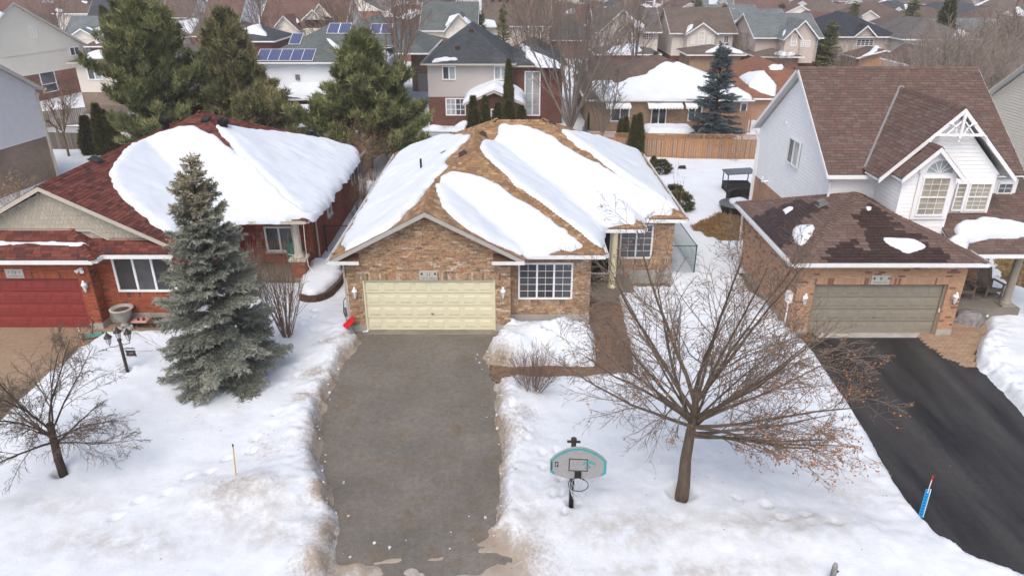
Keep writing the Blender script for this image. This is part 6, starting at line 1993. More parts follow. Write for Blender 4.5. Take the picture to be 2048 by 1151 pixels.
def grow_branch(rnd, p, d, L, r, lev, cfg, out):
    n = cfg['seg'][lev]
    pts = [p.copy()]
    dirs = [d.copy()]
    for i in range(n):
        w = cfg['wob'][lev]
        d = (d + Vector((rnd.gauss(0, w), rnd.gauss(0, w), rnd.gauss(0, w) + cfg['trop'][lev] * (i + 1) / n))).normalized()
        p = p + d * (L / n)
        pts.append(p.copy()); dirs.append(d.copy())
    r1 = r * cfg['taper'][lev]
    out.setdefault(lev, []).append((pts, r, r1))
    if lev + 1 >= len(cfg['seg']): return
    nc = cfg['n'][lev]
    nc = max(1, int(nc * rnd.uniform(.75, 1.25) + .5))
    for k in range(nc):
        t = cfg['start'][lev] + (1 - cfg['start'][lev]) * (k + rnd.random()) / nc
        f = min(t * n, n - 1e-4); i = int(f); q = pts[i].lerp(pts[i + 1], f - i)
        cd = rot_off(dirs[i + 1], R(rnd.uniform(*cfg['ang'][lev])), rnd.uniform(0, 2 * math.pi))
        if cfg.get('flat') and cd.z < 0 and lev >= 1: cd.z *= .3; cd.normalize()
        cl = L * cfg['len'][lev] * rnd.uniform(.6, 1.2) * (1 - .55 * t)
        grow_branch(rnd, q, cd, cl, max(cfg['rmin'], (r + (r1 - r) * t) * cfg['rr'][lev]), lev + 1, cfg, out)

def bare_tree(name, label, loc, limbs, cfg, mats, cat='tree', group=None, seed=1, trunk=None, leafmat=None, leaves=None, mk=True):
    """trunk: polyline with radii; limbs: list of (start z, direction, length, radius)"""
    rnd = random.Random(seed)
    root = empty(name, loc, 0, label, cat, group)
    out = {}
    if trunk:
        V, F = tubes([(trunk[0], trunk[1], trunk[2])], 12)
    for st, d, L, r in limbs:
        grow_branch(rnd, Vector(st), Vector(d).normalized(), L, r, 0, cfg, out)
    thick, thin = [], []
    for lev, bl in out.items():
        (thick if lev == 0 else thin).extend(bl)
    Vs, Fs = ([V], [F]) if trunk else ([], [])
    b = len(V) if trunk else 0
    if thick and trunk:
        V2, F2 = tubes(thick, 7); Vs.append(V2); Fs.append(F2 + b)
        np_mesh('trunk', np.concatenate(Vs), np.concatenate(Fs), mats[0], root, True, world_verts=False)
    elif thick:
        V2, F2 = tubes(thick, 5); np_mesh('stems', V2, F2, mats[0], root, True, world_verts=False)['kind'] = 'stuff'
    V3, F3 = tubes(thin, 4 if len(thin) < 4000 else 3)
    np_mesh('crown', V3, F3, mats[1], root, False, world_verts=False)['kind'] = 'stuff'
    if leaves:
        LV, LF = [], []
        for pts, r0, r1 in out[max(out)]:
            for pt in pts[1:]:
                pr = leaves(pt)
                if rnd.random() < pr:
                    c = pt + Vector((rnd.gauss(0, .03), rnd.gauss(0, .03), rnd.gauss(-.02, .03)))
                    a = Vector((rnd.gauss(0, 1), rnd.gauss(0, 1), rnd.gauss(0, 1))).normalized(); bb = a.orthogonal().normalized()
                    s = rnd.uniform(.02, .04)
                    k = len(LV); LV += [c - a * s, c + bb * s * .6 + a * .1 * s, c + a * s * 1.1, c - bb * s * .6]; LF.append((k, k + 1, k + 2, k + 3))
        if LF: np_mesh('dead_leaves', np.array([tuple(v) for v in LV]), np.array(LF), leafmat, root, False, world_verts=False)['kind'] = 'stuff'
    return root

def sprig_mesh(P, D, size, tone, k, wid, spread, rng, ln=.6):
    n = len(P)
    P = np.repeat(np.asarray(P, float), k, 0); D = np.repeat(np.asarray(D, float), k, 0)
    size = np.repeat(np.asarray(size, float), k); tone = np.repeat(np.asarray(tone, float), k)
    m = n * k
    rd = rng.normal(size=(m, 3)); rd -= D * (rd * D).sum(1, keepdims=True); rd /= np.maximum(np.linalg.norm(rd, axis=1, keepdims=True), 1e-9)
    sp = rng.uniform(spread[0], spread[1], m)[:, None]
    nd = D * np.cos(sp) + rd * np.sin(sp)
    b = P + D * (rng.uniform(-.3, .7, m) * size)[:, None]
    tip = b + nd * (size * ln * rng.uniform(.7, 1.3, m))[:, None]
    pr = np.cross(nd, rng.normal(size=(m, 3))); pr /= np.maximum(np.linalg.norm(pr, axis=1, keepdims=True), 1e-9)
    w = (wid * rng.uniform(.7, 1.3, m))[:, None]
    V = np.stack([b - pr * w, b + pr * w, tip], 1).reshape(-1, 3)
    F = np.arange(m * 3).reshape(-1, 3)
    return V, F, np.repeat(np.clip(tone + rng.normal(0, .06, m), 0, 1), 3)

def spruce(name, label, loc, H, Rr, seed, mat, z0=.15, dens=1.0, k=10, cat='tree', group=None, sz=.17, wid=.011, toptan=False, lean=(0, 0), irregular=.18):
    rnd = random.Random(seed); rng = np.random.default_rng(seed)
    root = empty(name, loc, 0, label, cat, group)
    m = MB(); m.tube([(0, 0, -.1), (lean[0] * .5, lean[1] * .5, H * .5), (lean[0], lean[1], H)], [H * .018, H * .011, .012], 8); m.build('trunk', M_BARKD, root, True, world_verts=False)
    P, D, S_, T = [], [], [], []
    limbs = []
    z = z0
    while z < H * .985:
        f = z / H
        nb = rnd.randint(6, 9) if f < .9 else 4
        for j in range(nb):
            az = rnd.uniform(0, 2 * math.pi)
            L = (Rr * (1 - f) ** .78 * rnd.uniform(1 - irregular * 1.6, 1 + irregular * .7)) + .10
            el = R(-22 + 62 * f + rnd.uniform(-8, 8))
            d = Vector((math.cos(az) * math.cos(el), math.sin(az) * math.cos(el), math.sin(el)))
            p = Vector((lean[0] * f, lean[1] * f, z + rnd.uniform(-.06, .06)))
            n = 5; pts = [p.copy()]
            dd = d.copy()
            for i in range(n):
                dd = (dd + Vector((rnd.gauss(0, .05), rnd.gauss(0, .05), .10 * (i - 1) / n + rnd.gauss(0, .03)))).normalized()
                p = p + dd * L / n; pts.append(p.copy())
            limbs.append((pts, .006 + .012 * L, .004))
            tone0 = rnd.uniform(.1, .75)
            step = .12 / dens
            s = .12
            while s < L:
                g = s / L * n; i = min(int(g), n - 1); q = pts[i].lerp(pts[i + 1], g - i)
                bd = (pts[i + 1] - pts[i]).normalized()
                side = bd.cross(Vector((0, 0, 1)))
                side = side.normalized() if side.length > 1e-4 else Vector((1, 0, 0))
                P.append(q); D.append(bd); S_.append(sz); T.append(tone0)
                if s > .25 * L or L < .6:
                    for sg in (-1, 1):
                        tl = (.16 + .34 * (L - s)) * rnd.uniform(.6, 1.1)
                        tl = min(tl, .65)
                        td = (bd * .75 + side * sg * .65 + Vector((0, 0, rnd.uniform(-.35, .08)))).normalized()
                        u = .06
                        while u < tl:
                            P.append(q + td * u + Vector((0, 0, -.12 * u * u))); D.append(td); S_.append(sz); T.append(tone0 + rnd.uniform(-.15, .15)); u += .115 / dens
                s += step
        z += rnd.uniform(.16, .27) * (1.0 if H > 5 else .8)
    T = np.array(T)
    Pn = np.array([tuple(q) for q in P])
    if toptan: T = np.where(Pn[:, 2] > H * rng.uniform(.72, .95, len(T)), rng.uniform(.8, 1.0, len(T)), T * .85)
    V, F, tn = sprig_mesh(Pn, [tuple(q) for q in D], S_, T, k, wid, (.45, 1.05), rng)
    np_mesh('crown', V, F, mat, root, False, {'tone': tn}, world_verts=False)['kind'] = 'stuff'
    V2, F2 = tubes(limbs, 3); np_mesh('branches', V2, F2, M_BARKD, root, False, world_verts=False)['kind'] = 'stuff'
    return root

def pine(name, label, loc, H, Rr, seed, mat, prof=None, tuft=.22, k=16, n_sub=8, per=8, z0=.8, wid=.010, cat='tree', group=None, dz=.55, open_=0.0):
    rnd = random.Random(seed); rng = np.random.default_rng(seed)
    root = empty(name, loc, 0, label, cat, group)
    m = MB(); m.tube([(0, 0, -.1), (.1, 0, H * .5), (0, .1, H * .97)], [.2, .13, .02], 10); m.build('trunk', M_BARK, root, True, world_verts=False)
    prof = prof or (lambda f: math.sqrt(max(0, 1 - ((f - .32) / .70) ** 2)) if f > .32 else (.72 + .28 * f / .32))
    P, D, S_, T, limbs = [], [], [], [], []
    z = z0
    while z < H * .97:
        f = z / H
        for j in range(rnd.randint(6, 8)):
            if rnd.random() < open_: continue
            az = rnd.uniform(0, 2 * math.pi)
            L = Rr * prof(f) * rnd.uniform(.62, 1.08) * (1 + .16 * math.sin(3 * az + seed + z)) + .15
            el = R(2 + 50 * f + rnd.uniform(-8, 10))
            d = Vector((math.cos(az) * math.cos(el), math.sin(az) * math.cos(el), math.sin(el)))
            p = Vector((0, 0, z)); pts = [p.copy()]; n = 5
            for i in range(n):
                d = (d + Vector((rnd.gauss(0, .07), rnd.gauss(0, .07), .07 + rnd.gauss(0, .04)))).normalized(); p = p + d * L / n; pts.append(p.copy())
            limbs.append((pts, .02 + .012 * L, .008))
            for sidx in range(max(3, int(n_sub * (L / Rr) + 1.5))):
                t = rnd.uniform(.28, 1.0); g = t * n; i = min(int(g), n - 1); q = pts[i].lerp(pts[i + 1], g - i)
                bd = (pts[i + 1] - pts[i]).normalized()
                sd = rot_off(bd, R(rnd.uniform(15, 65)), rnd.uniform(0, 6.28)); sd.z = abs(sd.z) * .6 + .1; sd.normalize()
                sl = rnd.uniform(.3, .8) * (1.15 - .5 * t)
                e = q + sd * sl
                limbs.append(([q, q.lerp(e, .5), e], .012, .005))
                tone0 = rnd.uniform(.1, .8)
                for a in range(per):
                    c = q.lerp(e, rnd.uniform(.45, 1.0)) + Vector((rnd.gauss(0, .13), rnd.gauss(0, .13), rnd.gauss(0, .10)))
                    td = (sd * .5 + Vector((rnd.gauss(0, .35), rnd.gauss(0, .35), .75))).normalized()
                    P.append(tuple(c)); D.append(tuple(td)); S_.append(tuft * rnd.uniform(.8, 1.2)); T.append(tone0 + rnd.uniform(-.15, .2))
        z += dz * rnd.uniform(.8, 1.2)
    V, F, tn = sprig_mesh(P, D, S_, T, k, wid, (.25, .95), rng, .95)
    np_mesh('crown', V, F, mat, root, False, {'tone': tn}, world_verts=False)['kind'] = 'stuff'
    V2, F2 = tubes(limbs, 4); np_mesh('branches', V2, F2, M_BARK, root, False, world_verts=False)['kind'] = 'stuff'
    return root

def shaped(name, label, loc, H, Rr, seed, mat, kind='cone', n=1500, k=9, sz=.16, wid=.014, cat='tree', group=None):
    """clipped or columnar evergreen: foliage through the outer half of its volume"""
    rnd = random.Random(seed); rng = np.random.default_rng(seed)
    root = empty(name, loc, 0, label, cat, group)
    m = MB(); m.tube([(0, 0, -.1), (0, 0, H * .6)], [.06, .03], 6); m.build('trunk', M_BARKD, root, True, world_verts=False)
    f = rng.uniform(0, 1, n) ** (1.25 if kind == 'cone' else 1)
    az = rng.uniform(0, 2 * np.pi, n)
    if kind == 'cone': pr = np.minimum(1, (1.02 - f) ** .62 * 1.12) * (.82 + .18 * np.minimum(1, f / .12))
    else: pr = np.sqrt(np.maximum(.02, 1 - ((f - .45) / .57) ** 2))
    lob = 1 + .16 * np.sin(az * 3 + f * 9 + seed) + .10 * np.sin(az * 5 - f * 17)
    rr = Rr * pr * lob * rng.uniform(.62, 1.04, n)
    P = np.stack([rr * np.cos(az), rr * np.sin(az), .05 + f * H], -1)
    out = np.stack([np.cos(az), np.sin(az), np.zeros(n)], -1)
    D = out * (.45 if kind == 'cone' else .9) + np.array([0, 0, .9 if kind == 'cone' else .45]) + rng.normal(0, .25, (n, 3))
    D /= np.linalg.norm(D, axis=1, keepdims=True)
    V, F, tn = sprig_mesh(P, D, np.full(n, sz), rng.uniform(.1, .95, n), k, wid, (.1, .7), rng, 1.0)
    np_mesh('crown', V, F, mat, root, False, {'tone': tn}, world_verts=False)['kind'] = 'stuff'
    return root

# --- the maple on the right lawn
rnd = random.Random(5)
b_ = G(1363, 990, .2)
tr = [Vector((0, 0, -.2)), Vector((.02, .0, .6)), Vector((.0, .03, 1.3)), Vector((.04, .05, 2.1)), Vector((.08, .05, 2.8)), Vector((.05, .04, 3.4))]
limbs = []
nl = 17
for i in range(nl):
    az = i * 2.399 + rnd.uniform(-.3, .3)
    el = R([28, 34, 44, 52, 60, 70, 38, 22, 56, 66, 46, 20, 40, 62, 50, 80, 30][i])
    if math.sin(az) < -.2: el = max(el, R(42))
    z = 2.0 + 1.25 * (math.degrees(el) / 80) ** 1.3 + rnd.uniform(-.15, .1)
    L = 3.2 + 1.15 * math.sin(el) + rnd.uniform(-.3, .3)
    limbs.append(((.03, .03, z), (math.cos(az) * math.cos(el), math.sin(az) * math.cos(el), math.sin(el)), L, rnd.uniform(.034, .058)))
for az, el, L in ((-.25, 14, 4.0), (.25, 18, 4.3), (.6, 10, 3.9), (2.9, 14, 3.6), (2.4, 20, 3.5), (.05, 4, 3.3), (-.5, 6, 3.4), (-.85, 14, 3.1), (-.25, 0, 3.0)):
    limbs.append(((.05, .0, 2.05 + .02 * el), (math.cos(az) * math.cos(R(el)), math.sin(az) * math.cos(R(el)), math.sin(R(el))), L, .046))
CF_M = dict(seg=[7, 5, 4, 3], wob=[.06, .09, .12, .15], trop=[.04, .04, .0, -.05], taper=[.22, .3, .4, .5], n=[11, 8, 4], start=[.18, .12, .15], ang=[(20, 46), (22, 52), (25, 60)], len=[.58, .6, .62], rr=[.5, .55, .6], rmin=.0055)
CROWN_R = Vector((b_.x, b_.y, 0))
def maple_leaf(p):
    if p.z < 3.3 and p.x > .4: return .5 if p.z < 2.8 else .25
    if p.x > 2.4 and p.z < 4.6: return .12
    return .04
bare_tree('maple_tree', 'spreading bare maple with a few orange leaves on the right lawn', (b_.x, b_.y, 0), limbs, CF_M, (M_BARK, M_TWIGM), seed=8, trunk=(tr, .19, .07), leafmat=M_LEAFO, leaves=maple_leaf)

# --- dark spreading tree on the left lawn
rnd = random.Random(9)
b_ = G(125, 942, .2)
tr = [Vector((0, 0, -.2)), Vector((-.02, .02, .6)), Vector((.0, .05, 1.2)), Vector((0.0, .1, 1.7))]
limbs = []
for i in range(14):
    az = i * 2.399 + rnd.uniform(-.3, .3)
    el = R([10, 20, 34, 50, 62, 25, 40, 15, 70, 30, 55, 5, 45, 28][i])
    limbs.append(((0, .05, 1.0 + .6 * math.degrees(el) / 70), (math.cos(az) * math.cos(el), math.sin(az) * math.cos(el), math.sin(el)), 1.9 + .9 * math.sin(el) + rnd.uniform(-.2, .3), rnd.uniform(.022, .036)))
CF_L = dict(seg=[6, 5, 4, 3], wob=[.08, .1, .13, .16], trop=[-.02, -.07, -.12, -.1], taper=[.25, .3, .4, .5], n=[10, 8, 4], start=[.18, .12, .15], ang=[(18, 42), (22, 50), (25, 60)], len=[.66, .6, .6], rr=[.55, .55, .6], rmin=.0055)
bare_tree('spreading_tree', 'small dark bare tree with drooping twigs on the left lawn', (b_.x, b_.y, 0), limbs, CF_L, (M_BARKD, M_BARK), seed=10, trunk=(tr, .115, .085))

# --- front spruce
b_ = Vector((-9.35, 20.25, 0))
spruce('spruce_tree', 'tall grey green spruce on the left front lawn', (b_.x, b_.y, 0), 7.5, 2.05, 3, M_SPRUCE, toptan=True, k=13, dens=1.25, wid=.016, sz=.19, irregular=.2)

# --- twiggy shrubs in front
def shrub(name, label, loc, H, Rr, n, seed, mats, sub=(5, 3), spread=(4, 26), r=.012, group=None, cat='shrub', leafmat=None, leaves=None):
    rnd = random.Random(seed); limbs = []
    for i in range(n):
        az = rnd.uniform(0, 2 * math.pi); tilt = R(rnd.uniform(*spread))
        limbs.append(((math.cos(az) * .08 * Rr, math.sin(az) * .08 * Rr, 0), (math.cos(az) * math.sin(tilt), math.sin(az) * math.sin(tilt), math.cos(tilt)), H * rnd.uniform(.75, 1.05), r * rnd.uniform(.7, 1.2)))
    cfg = dict(seg=[6, 4, 3], wob=[.05, .09, .12], trop=[.03, .06, .04], taper=[.3, .4, .5], n=list(sub), start=[.3, .25], ang=[(12, 34), (15, 45)], len=[.5, .5], rr=[.6, .6], rmin=.0035)
    return bare_tree(name, label, loc, limbs, cfg, mats, cat, group, seed, leafmat=leafmat, leaves=leaves)
b_ = G(575, 675, .2)
shrub('tall_shrub', 'tall vase shaped bare shrub right of the grey green spruce', (b_.x, b_.y, .05), 3.5, 1, 34, 3, (M_BARKT, M_BARKT), (7, 3), (3, 20), .017)
b_ = G(530, 560, .2)
shrub('tall_shrub', 'grey bare shrub before the porch of the red brick bungalow', (b_.x + .3, 26.2, .0), 2.5, 1, 26, 13, (M_BARKL, M_TWIGR), (7, 3), (3, 24), .012)
b_ = G(1065, 790, .2)
shrub('round_shrub', 'rounded reddish bare shrub beside the front walk', (b_.x, b_.y, .1), 1.65, 1, 60, 4, (M_BARKT, M_TWIGR), (7, 3), (4, 40), .009)
b_ = G(335, 700, .2)
shrub('low_shrub', 'sprawling thin twigs left of the grey green spruce', (b_.x, b_.y + .2, .1), 1.7, 1, 14, 6, (M_BARKT, M_BARKT), (4, 2), (40, 80), .007)
b_ = G(290, 660, .1)
shrub('low_shrub', 'straw coloured twigs under the window of the red brick bungalow', (b_.x + .6, b_.y + .3, .0), 1.0, 1, 30, 7, (M_BARKT, M_BARKT), (4, 2), (20, 70), .006)

# --- evergreens behind the houses
pine('pine_tree', 'broad dense pine rising between the two brick bungalows', (-9.45, 46.5, 0), 8.35, 4.3, 21, M_PINE, n_sub=22, per=13, k=9, dz=.38, tuft=.36, wid=.024, prof=lambda f: min(.97, max(.05, (1 - f) * 1.38)))
pine('pine_tree', 'large dark pine behind the red roof, left of its lighter neighbour', (-24.2, 49.5, 0), 9.3, 4.0, 22, M_PINE, n_sub=20, per=12, k=9, dz=.42, tuft=.36, wid=.024)
pine('pine_tree', 'lighter olive pine standing right of the large dark pine', (-19.4, 51, 0), 9.3, 3.3, 23, M_PINE2, n_sub=18, per=12, k=11, dz=.42, tuft=.36, wid=.024, open_=.04, prof=lambda f: max(.08, (1 - f) ** .62))
pine('pine_tree', 'low spreading pine boughs at the right foot of the olive pine', (-17.0, 48.5, 0), 3.4, 2.8, 24, M_PINE2, n_sub=16, per=12, k=10, tuft=.36, wid=.024, open_=.05)
b_ = Vector((15.3, 54.0))
spruce('blue_spruce', 'blue spruce rising behind the cedar fence', (b_.x, b_.y, 0), 7.6, 2.3, 31, M_SPRUCEB, toptan=False, k=9, sz=.22, wid=.016, dens=.9)
FARSP = spruce('far_spruce', 'dark conifer behind the slate hip roof', (-1.2, 92, 0), 9.0, 1.5, 32, M_PINE, k=7, sz=.3, wid=.03, dens=.5)
def far_spruce(px, ptop, Y, w, label, mat=None):
    top = AY(px, ptop, Y)
    s = top.z / 9.0
    return copy_tree(FARSP, (top.x, Y, 0), px * .7, (w, w, s), label)
FARSP.location = (AY(1006, 8, 92).x, 92, 0); FARSP.scale = (1, 1, AY(1006, 8, 92).z / 9)
far_spruce(1668, 40, 83, 1.35, 'green spruce before the navy hip roof')
far_spruce(228, 0, 84, 2.0, 'blue grey spruce at the top left')
far_spruce(1832, -6, 110, 1.7, 'dark spruce among far roofs at the top right')
far_spruce(963, 18, 96, .8, 'small conifer beside the grey green roof')
far_spruce(1713, 2, 140, 1.5, 'far dark spruce above the navy roof')
far_spruce(1395, -8, 130, 1.9, 'wide conifer above the taupe dormer house')
far_spruce(1450, 6, 150, 1.3, 'tiny far conifer at the top of the photo')
far_spruce(1565, 4, 160, 1.5, 'tiny far conifer above the blue grey roof')

# --- columnar cedars
CED = shaped('cedar', 'tallest columnar cedar beside the grey sided house', (0, 0, 0), 4.0, .55, 41, M_CEDAR, n=2600, k=9, sz=.2, wid=.02, group='columnar cedars')
def cedar(px, pbase, ptop, w, label, zb=.25, Y=None):
    Y = Y or G(px, pbase, zb).y
    a = AY(px, ptop, Y)
    return (a.x, Y, .1), a.z / 4.0, w, label
CEDS = [cedar(190, 308, 215, 1.05, 'tallest columnar cedar of the group near the left fence'), cedar(168, 306, 238, 1.15, 'leftmost columnar cedar by the left fence'), cedar(207, 305, 227, .8, 'third columnar cedar of the left group'), cedar(221, 305, 231, .8, 'rightmost columnar cedar of the left group'),
        cedar(1017, 250, 131, .85, 'tallest slender cedar before the greige house', Y=53.5), cedar(946, 250, 200, .95, 'leftmost short cedar before the brick back room', Y=53), cedar(970, 250, 200, .9, 'second short cedar before the brick back room', Y=53), cedar(996, 250, 212, .95, 'middle short cedar before the brick back room', Y=53), cedar(1018, 250, 208, 1.2, 'stout cedar at the foot of the tallest slender cedar', Y=52.6), cedar(1042, 250, 218, 1.0, 'rightmost short cedar before the brick back room', Y=53),
        cedar(1243, 285, 244, .75, 'leftmost slim cedar by the cedar fence', Y=50.5), cedar(1252, 290, 240, .75, 'second slim cedar by the cedar fence', Y=50.2), cedar(1270, 300, 238, .72, 'third slim cedar by the cedar fence', Y=49.6), cedar(1280, 305, 234, .75, 'rightmost slim cedar by the cedar fence', Y=49.4),
        cedar(1900, 60, 10, 2.6, 'bronze cedar below the far dark spruce', Y=92), cedar(800, 240, 165, .8, 'slim cedar right of the broad pine', Y=52), cedar(205, 50, 24, 1.4, 'pair of cedars before the far slate house', Y=80), cedar(212, 52, 30, 1.6, 'right one of the cedars before the far slate house', Y=80)]
for i, (loc, s, w, lab) in enumerate(CEDS):
    if i == 0:
        CED.location = loc; CED.scale = (w, w, s); CED['label'] = lab
    else: copy_tree(CED, loc, i * 1.3, (w, w, s), lab)

# --- clipped shrubs by the side yard
for i, (px, py, H, Rr, lab, mt, knd) in enumerate(((1320, 350, 1.0, .62, 'round clipped yew nearest the cedar fence', M_CEDAR, 'ball'), (1348, 400, .9, .55, 'middle clipped yew beside the tan roof', M_CEDAR, 'ball'), (1358, 425, 1.15, .7, 'largest clipped yew at the corner of the tan bungalow', M_CEDAR, 'ball'), (1306, 338, .8, .25, 'tiny dark shrub by the cedar fence', M_CEDAR, 'cone'))):
    g = G(px, py, .1); shaped('clipped_shrub', lab, (g.x, g.y, 0), H, Rr, 60 + i, mt, knd, 900, 9, .13, .014, 'shrub')

# --- dry shrubs between the two bungalows
for i, (px, py, Y, H, n, lab) in enumerate(((740, 300, 43.5, 4.0, 26, 'tall dry brown shrub behind the red brick wall'), (725, 360, 39.5, 3.6, 24, 'dry shrub with seed heads beside the red brick wall'), (780, 300, 45.5, 3.0, 30, 'mound of dry straw coloured stems before the grey fence'), (712, 400, 36.5, 2.6, 18, 'low dry shrub in the passage between the bungalows'))):
    shrub('dry_shrub', lab, (AY(px, py, Y).x, Y, 0), H, 1, n, 80 + i, (M_BARKT, M_TWIGR), (8, 4), (4, 34), .014, leafmat=M_LEAFT, leaves=lambda p: .32)
g = G(40, 400, .5)
shrub('dry_hydrangea', 'dried hydrangea heads by the grey sided house', (-26.6, 36.5, 0), 2.6, 1, 26, 95, (M_BARKT, M_BARKT), (5, 3), (6, 34), .012, leafmat=M_LEAFT, leaves=lambda p: .5)
shrub('dry_shrub', 'dense brown hedge twigs behind the red roof peak', (AY(520, 240, 47).x, 47, 0), 2.8, 1, 40, 96, (M_TWIGR, M_TWIGR), (8, 4), (4, 40), .014)
shrub('dry_shrub', 'brown hedge twigs right of the olive pine', (AY(590, 250, 46).x, 46, 0), 2.4, 1, 34, 97, (M_TWIGR, M_TWIGR), (8, 4), (4, 40), .014)
g = G(1372, 440, .2)
shrub('sapling', 'two thin bare saplings beside the tan bungalow', (g.x - .3, g.y, 0), 3.4, 1, 3, 98, (M_BARKT, M_BARKT), (3, 2), (3, 12), .016, cat='sapling')
shrub('sapling', 'yellow leaved sapling against the cedar fence', (AY(1470, 310, 48.6).x, 48.6, 0), 2.1, 1, 8, 99, (M_BARKT, M_BARKT), (5, 3), (5, 34), .010, leafmat=M_LEAFT, leaves=lambda p: .35, cat='sapling')

# --- tall bare trees behind
CF_B = dict(seg=[7, 5, 4, 3], wob=[.05, .07, .1, .12], trop=[.06, .07, .06, .04], taper=[.2, .3, .4, .5], n=[10, 6, 4], start=[.2, .15, .2], ang=[(15, 34), (18, 42), (20, 50)], len=[.52, .5, .55], rr=[.5, .55, .6], rmin=.012)
CF_T = dict(CF_B, n=[8, 6, 3], rmin=.017)
def tall_bare(label, loc, H, seed, n=9, mats=(M_BARKL, M_BARKL), trunk_h=.12, spread=(4, 34), r=.11, cfg=CF_B):
    rnd = random.Random(seed); limbs = []
    th = H * trunk_h
    for i in range(n):
        az = i * 2.4 + rnd.uniform(-.4, .4); tilt = R(spread[0] + (spread[1] - spread[0]) * (i + .5) / n)
        limbs.append(((math.cos(az) * .08, math.sin(az) * .08, th * rnd.uniform(.8, 1.3)), (math.cos(az) * math.sin(tilt), math.sin(az) * math.sin(tilt), math.cos(tilt)), (H - th) * rnd.uniform(.8, 1.02), r * rnd.uniform(.6, 1)))
    tr = [Vector((0, 0, -.2)), Vector((0, 0, th * .6)), Vector((0, 0, th * 1.15))]
    return bare_tree('bare_tree', label, loc, limbs, cfg, mats, seed=seed, trunk=(tr, r * 1.9, r * 1.3))
T1 = tall_bare('largest many stemmed bare tree behind the tan roof', (AY(1140, 250, 53.5).x, 53.5, 0), 12.6, 101, 12)
T2 = tall_bare('bare tree with thin stems before the brown roofed bungalow', (AY(1205, 250, 54.5).x, 54.5, 0), 6.4, 102, 7, r=.06)
T3 = tall_bare('tall reddish bare tree behind the broad pine', (AY(800, 190, 58).x, 58, 0), 12.5, 103, 7, (M_BARKL, M_TWIGR), .3, (3, 26), .1)
T4 = tall_bare('small bare tree by the left fence', (AY(135, 300, 50).x, 50, 0), 4.9, 104, 8, (M_BARKT, M_BARKT), .35, (8, 48), .05)
def more(T, px, py, Y, s, rz, label):
    a = AY(px, py, Y); copy_tree(T, (a.x, Y, 0), rz, s, label)
more(T3, 700, 100, 80, .95, 1.0, 'reddish bare tree above the solar panels')
more(T1, 1085, 100, 70, .80, 2.2, 'bare tree left of the many stemmed tree')
more(T3, 1270, 120, 76, .85, 2.9, 'thin bare tree before the ornamented gable house')
more(T3, 1000, 60, 104, .9, .4, 'reddish bare tree above the slate hip roof')
more(T1, 660, 60, 86, .72, 4.1, 'bare tree beside the three cream gables')
more(T1, 1340, 80, 100, .75, 5.0, 'bare tree between the ornamented gable and the arched dormer')
more(T1, 1500, 100, 86, .5, 1.7, 'small bare tree between the arched dormer and the blue grey roof')
more(T3, 100, 10, 92, .8, .8, 'bare tree behind the cream gable at upper left')
more(T3, 520, 30, 88, .85, 3.3, 'bare tree above the olive pine')
more(T1, 1560, 110, 78, .4, 2.0, 'low bare tree before the blue grey roofed house')
more(T1, 1690, 110, 78, .42, .7, 'low bare tree right of the green spruce')
more(T3, 1170, 20, 96, .9, 1.9, 'reddish bare tree above the brown roofed bungalow')
more(T3, 1110, 20, 110, 1.0, 5.2, 'tall reddish bare tree far behind the tan roof')
more(T1, 770, 120, 74, .62, 3.0, 'bare tree between the solar house and the greige house')
more(T3, 830, 60, 100, .8, 2.2, 'bare tree left of the grey green roof')
more(T1, 1230, 60, 84, .7, .9, 'bare tree rising before the ornamented gable')
more(T3, 600, 40, 104, .9, 4.4, 'reddish bare tree above the three cream gables')
more(T1, 1010, 40, 118, .9, 1.1, 'wide bare tree beyond the taupe roof')
more(T1, 400, 30, 106, .8, 2.6, 'bare tree beyond the red brown gable house')
more(T1, 1180, 40, 72, .6, 5.9, 'mid sized bare tree over the brown bungalow roof')
more(T3, 900, 40, 126, 1.0, 1.4, 'reddish bare tree beyond the grey green roof')
more(T3, 1060, 60, 66, .9, 3.6, 'slim tall bare tree left of the many stemmed tree')
# the thicket at the right
rnd = random.Random(31)
spots = []
for Y, xa, xb, n in ((60, 1860, 2050, 8), (67, 1830, 2060, 9), (76, 1900, 2070, 7), (90, 1930, 2070, 5), (110, 1960, 2070, 3)):
    for i in range(n): spots.append((xa + (xb - xa) * (i + rnd.random()) / n, Y + rnd.uniform(-3, 3)))
TH = [tall_bare('bare tree in the brown thicket at the upper right', (0, 0, 0), 7.6, 201, 12, (M_BARKL, M_TWIGG), .06, (4, 46), .07, CF_T), tall_bare('bare tree in the brown thicket at the upper right', (0, 0, 0), 8.4, 202, 11, (M_BARKL, M_TWIGG), .06, (4, 42), .07, CF_T)]
for i, (px, Y) in enumerate(spots):
    a = AY(px, 100, Y)
    T = TH[i % 2]
    s = rnd.uniform(.7, 1.0) * (1 if Y < 75 else .95)
    if i < 2: T.location = (a.x, Y, 0); T.scale = (s, s, s); T['group'] = 'thicket trees at the right'
    else:
        c = copy_tree(T, (a.x, Y, 0), rnd.uniform(0, 6), s); c['group'] = 'thicket trees at the right'
T['group'] = 'thicket trees at the right'
# the bronze leaved tree at the right edge
b_ = AY(2035, 100, 84)
rnd = random.Random(6); limbs = []
for i in range(12):
    az = i * 2.4; tilt = R(5 + 45 * i / 12)
    limbs.append(((0, 0, .8), (math.cos(az) * math.sin(tilt), math.sin(az) * math.sin(tilt), math.cos(tilt)), 7.5 * rnd.uniform(.8, 1.05), .08))
bare_tree('bronze_leaved_tree', 'tree with copper leaves at the right edge', (b_.x, 84, 0), limbs, CF_B, (M_BARK, M_BARK), seed=77, trunk=([Vector((0, 0, -.2)), Vector((0, 0, .5)), Vector((0, 0, 1))], .15, .12), leafmat=M_DRYNEED if False else M_LEAFO, leaves=lambda p: .5)
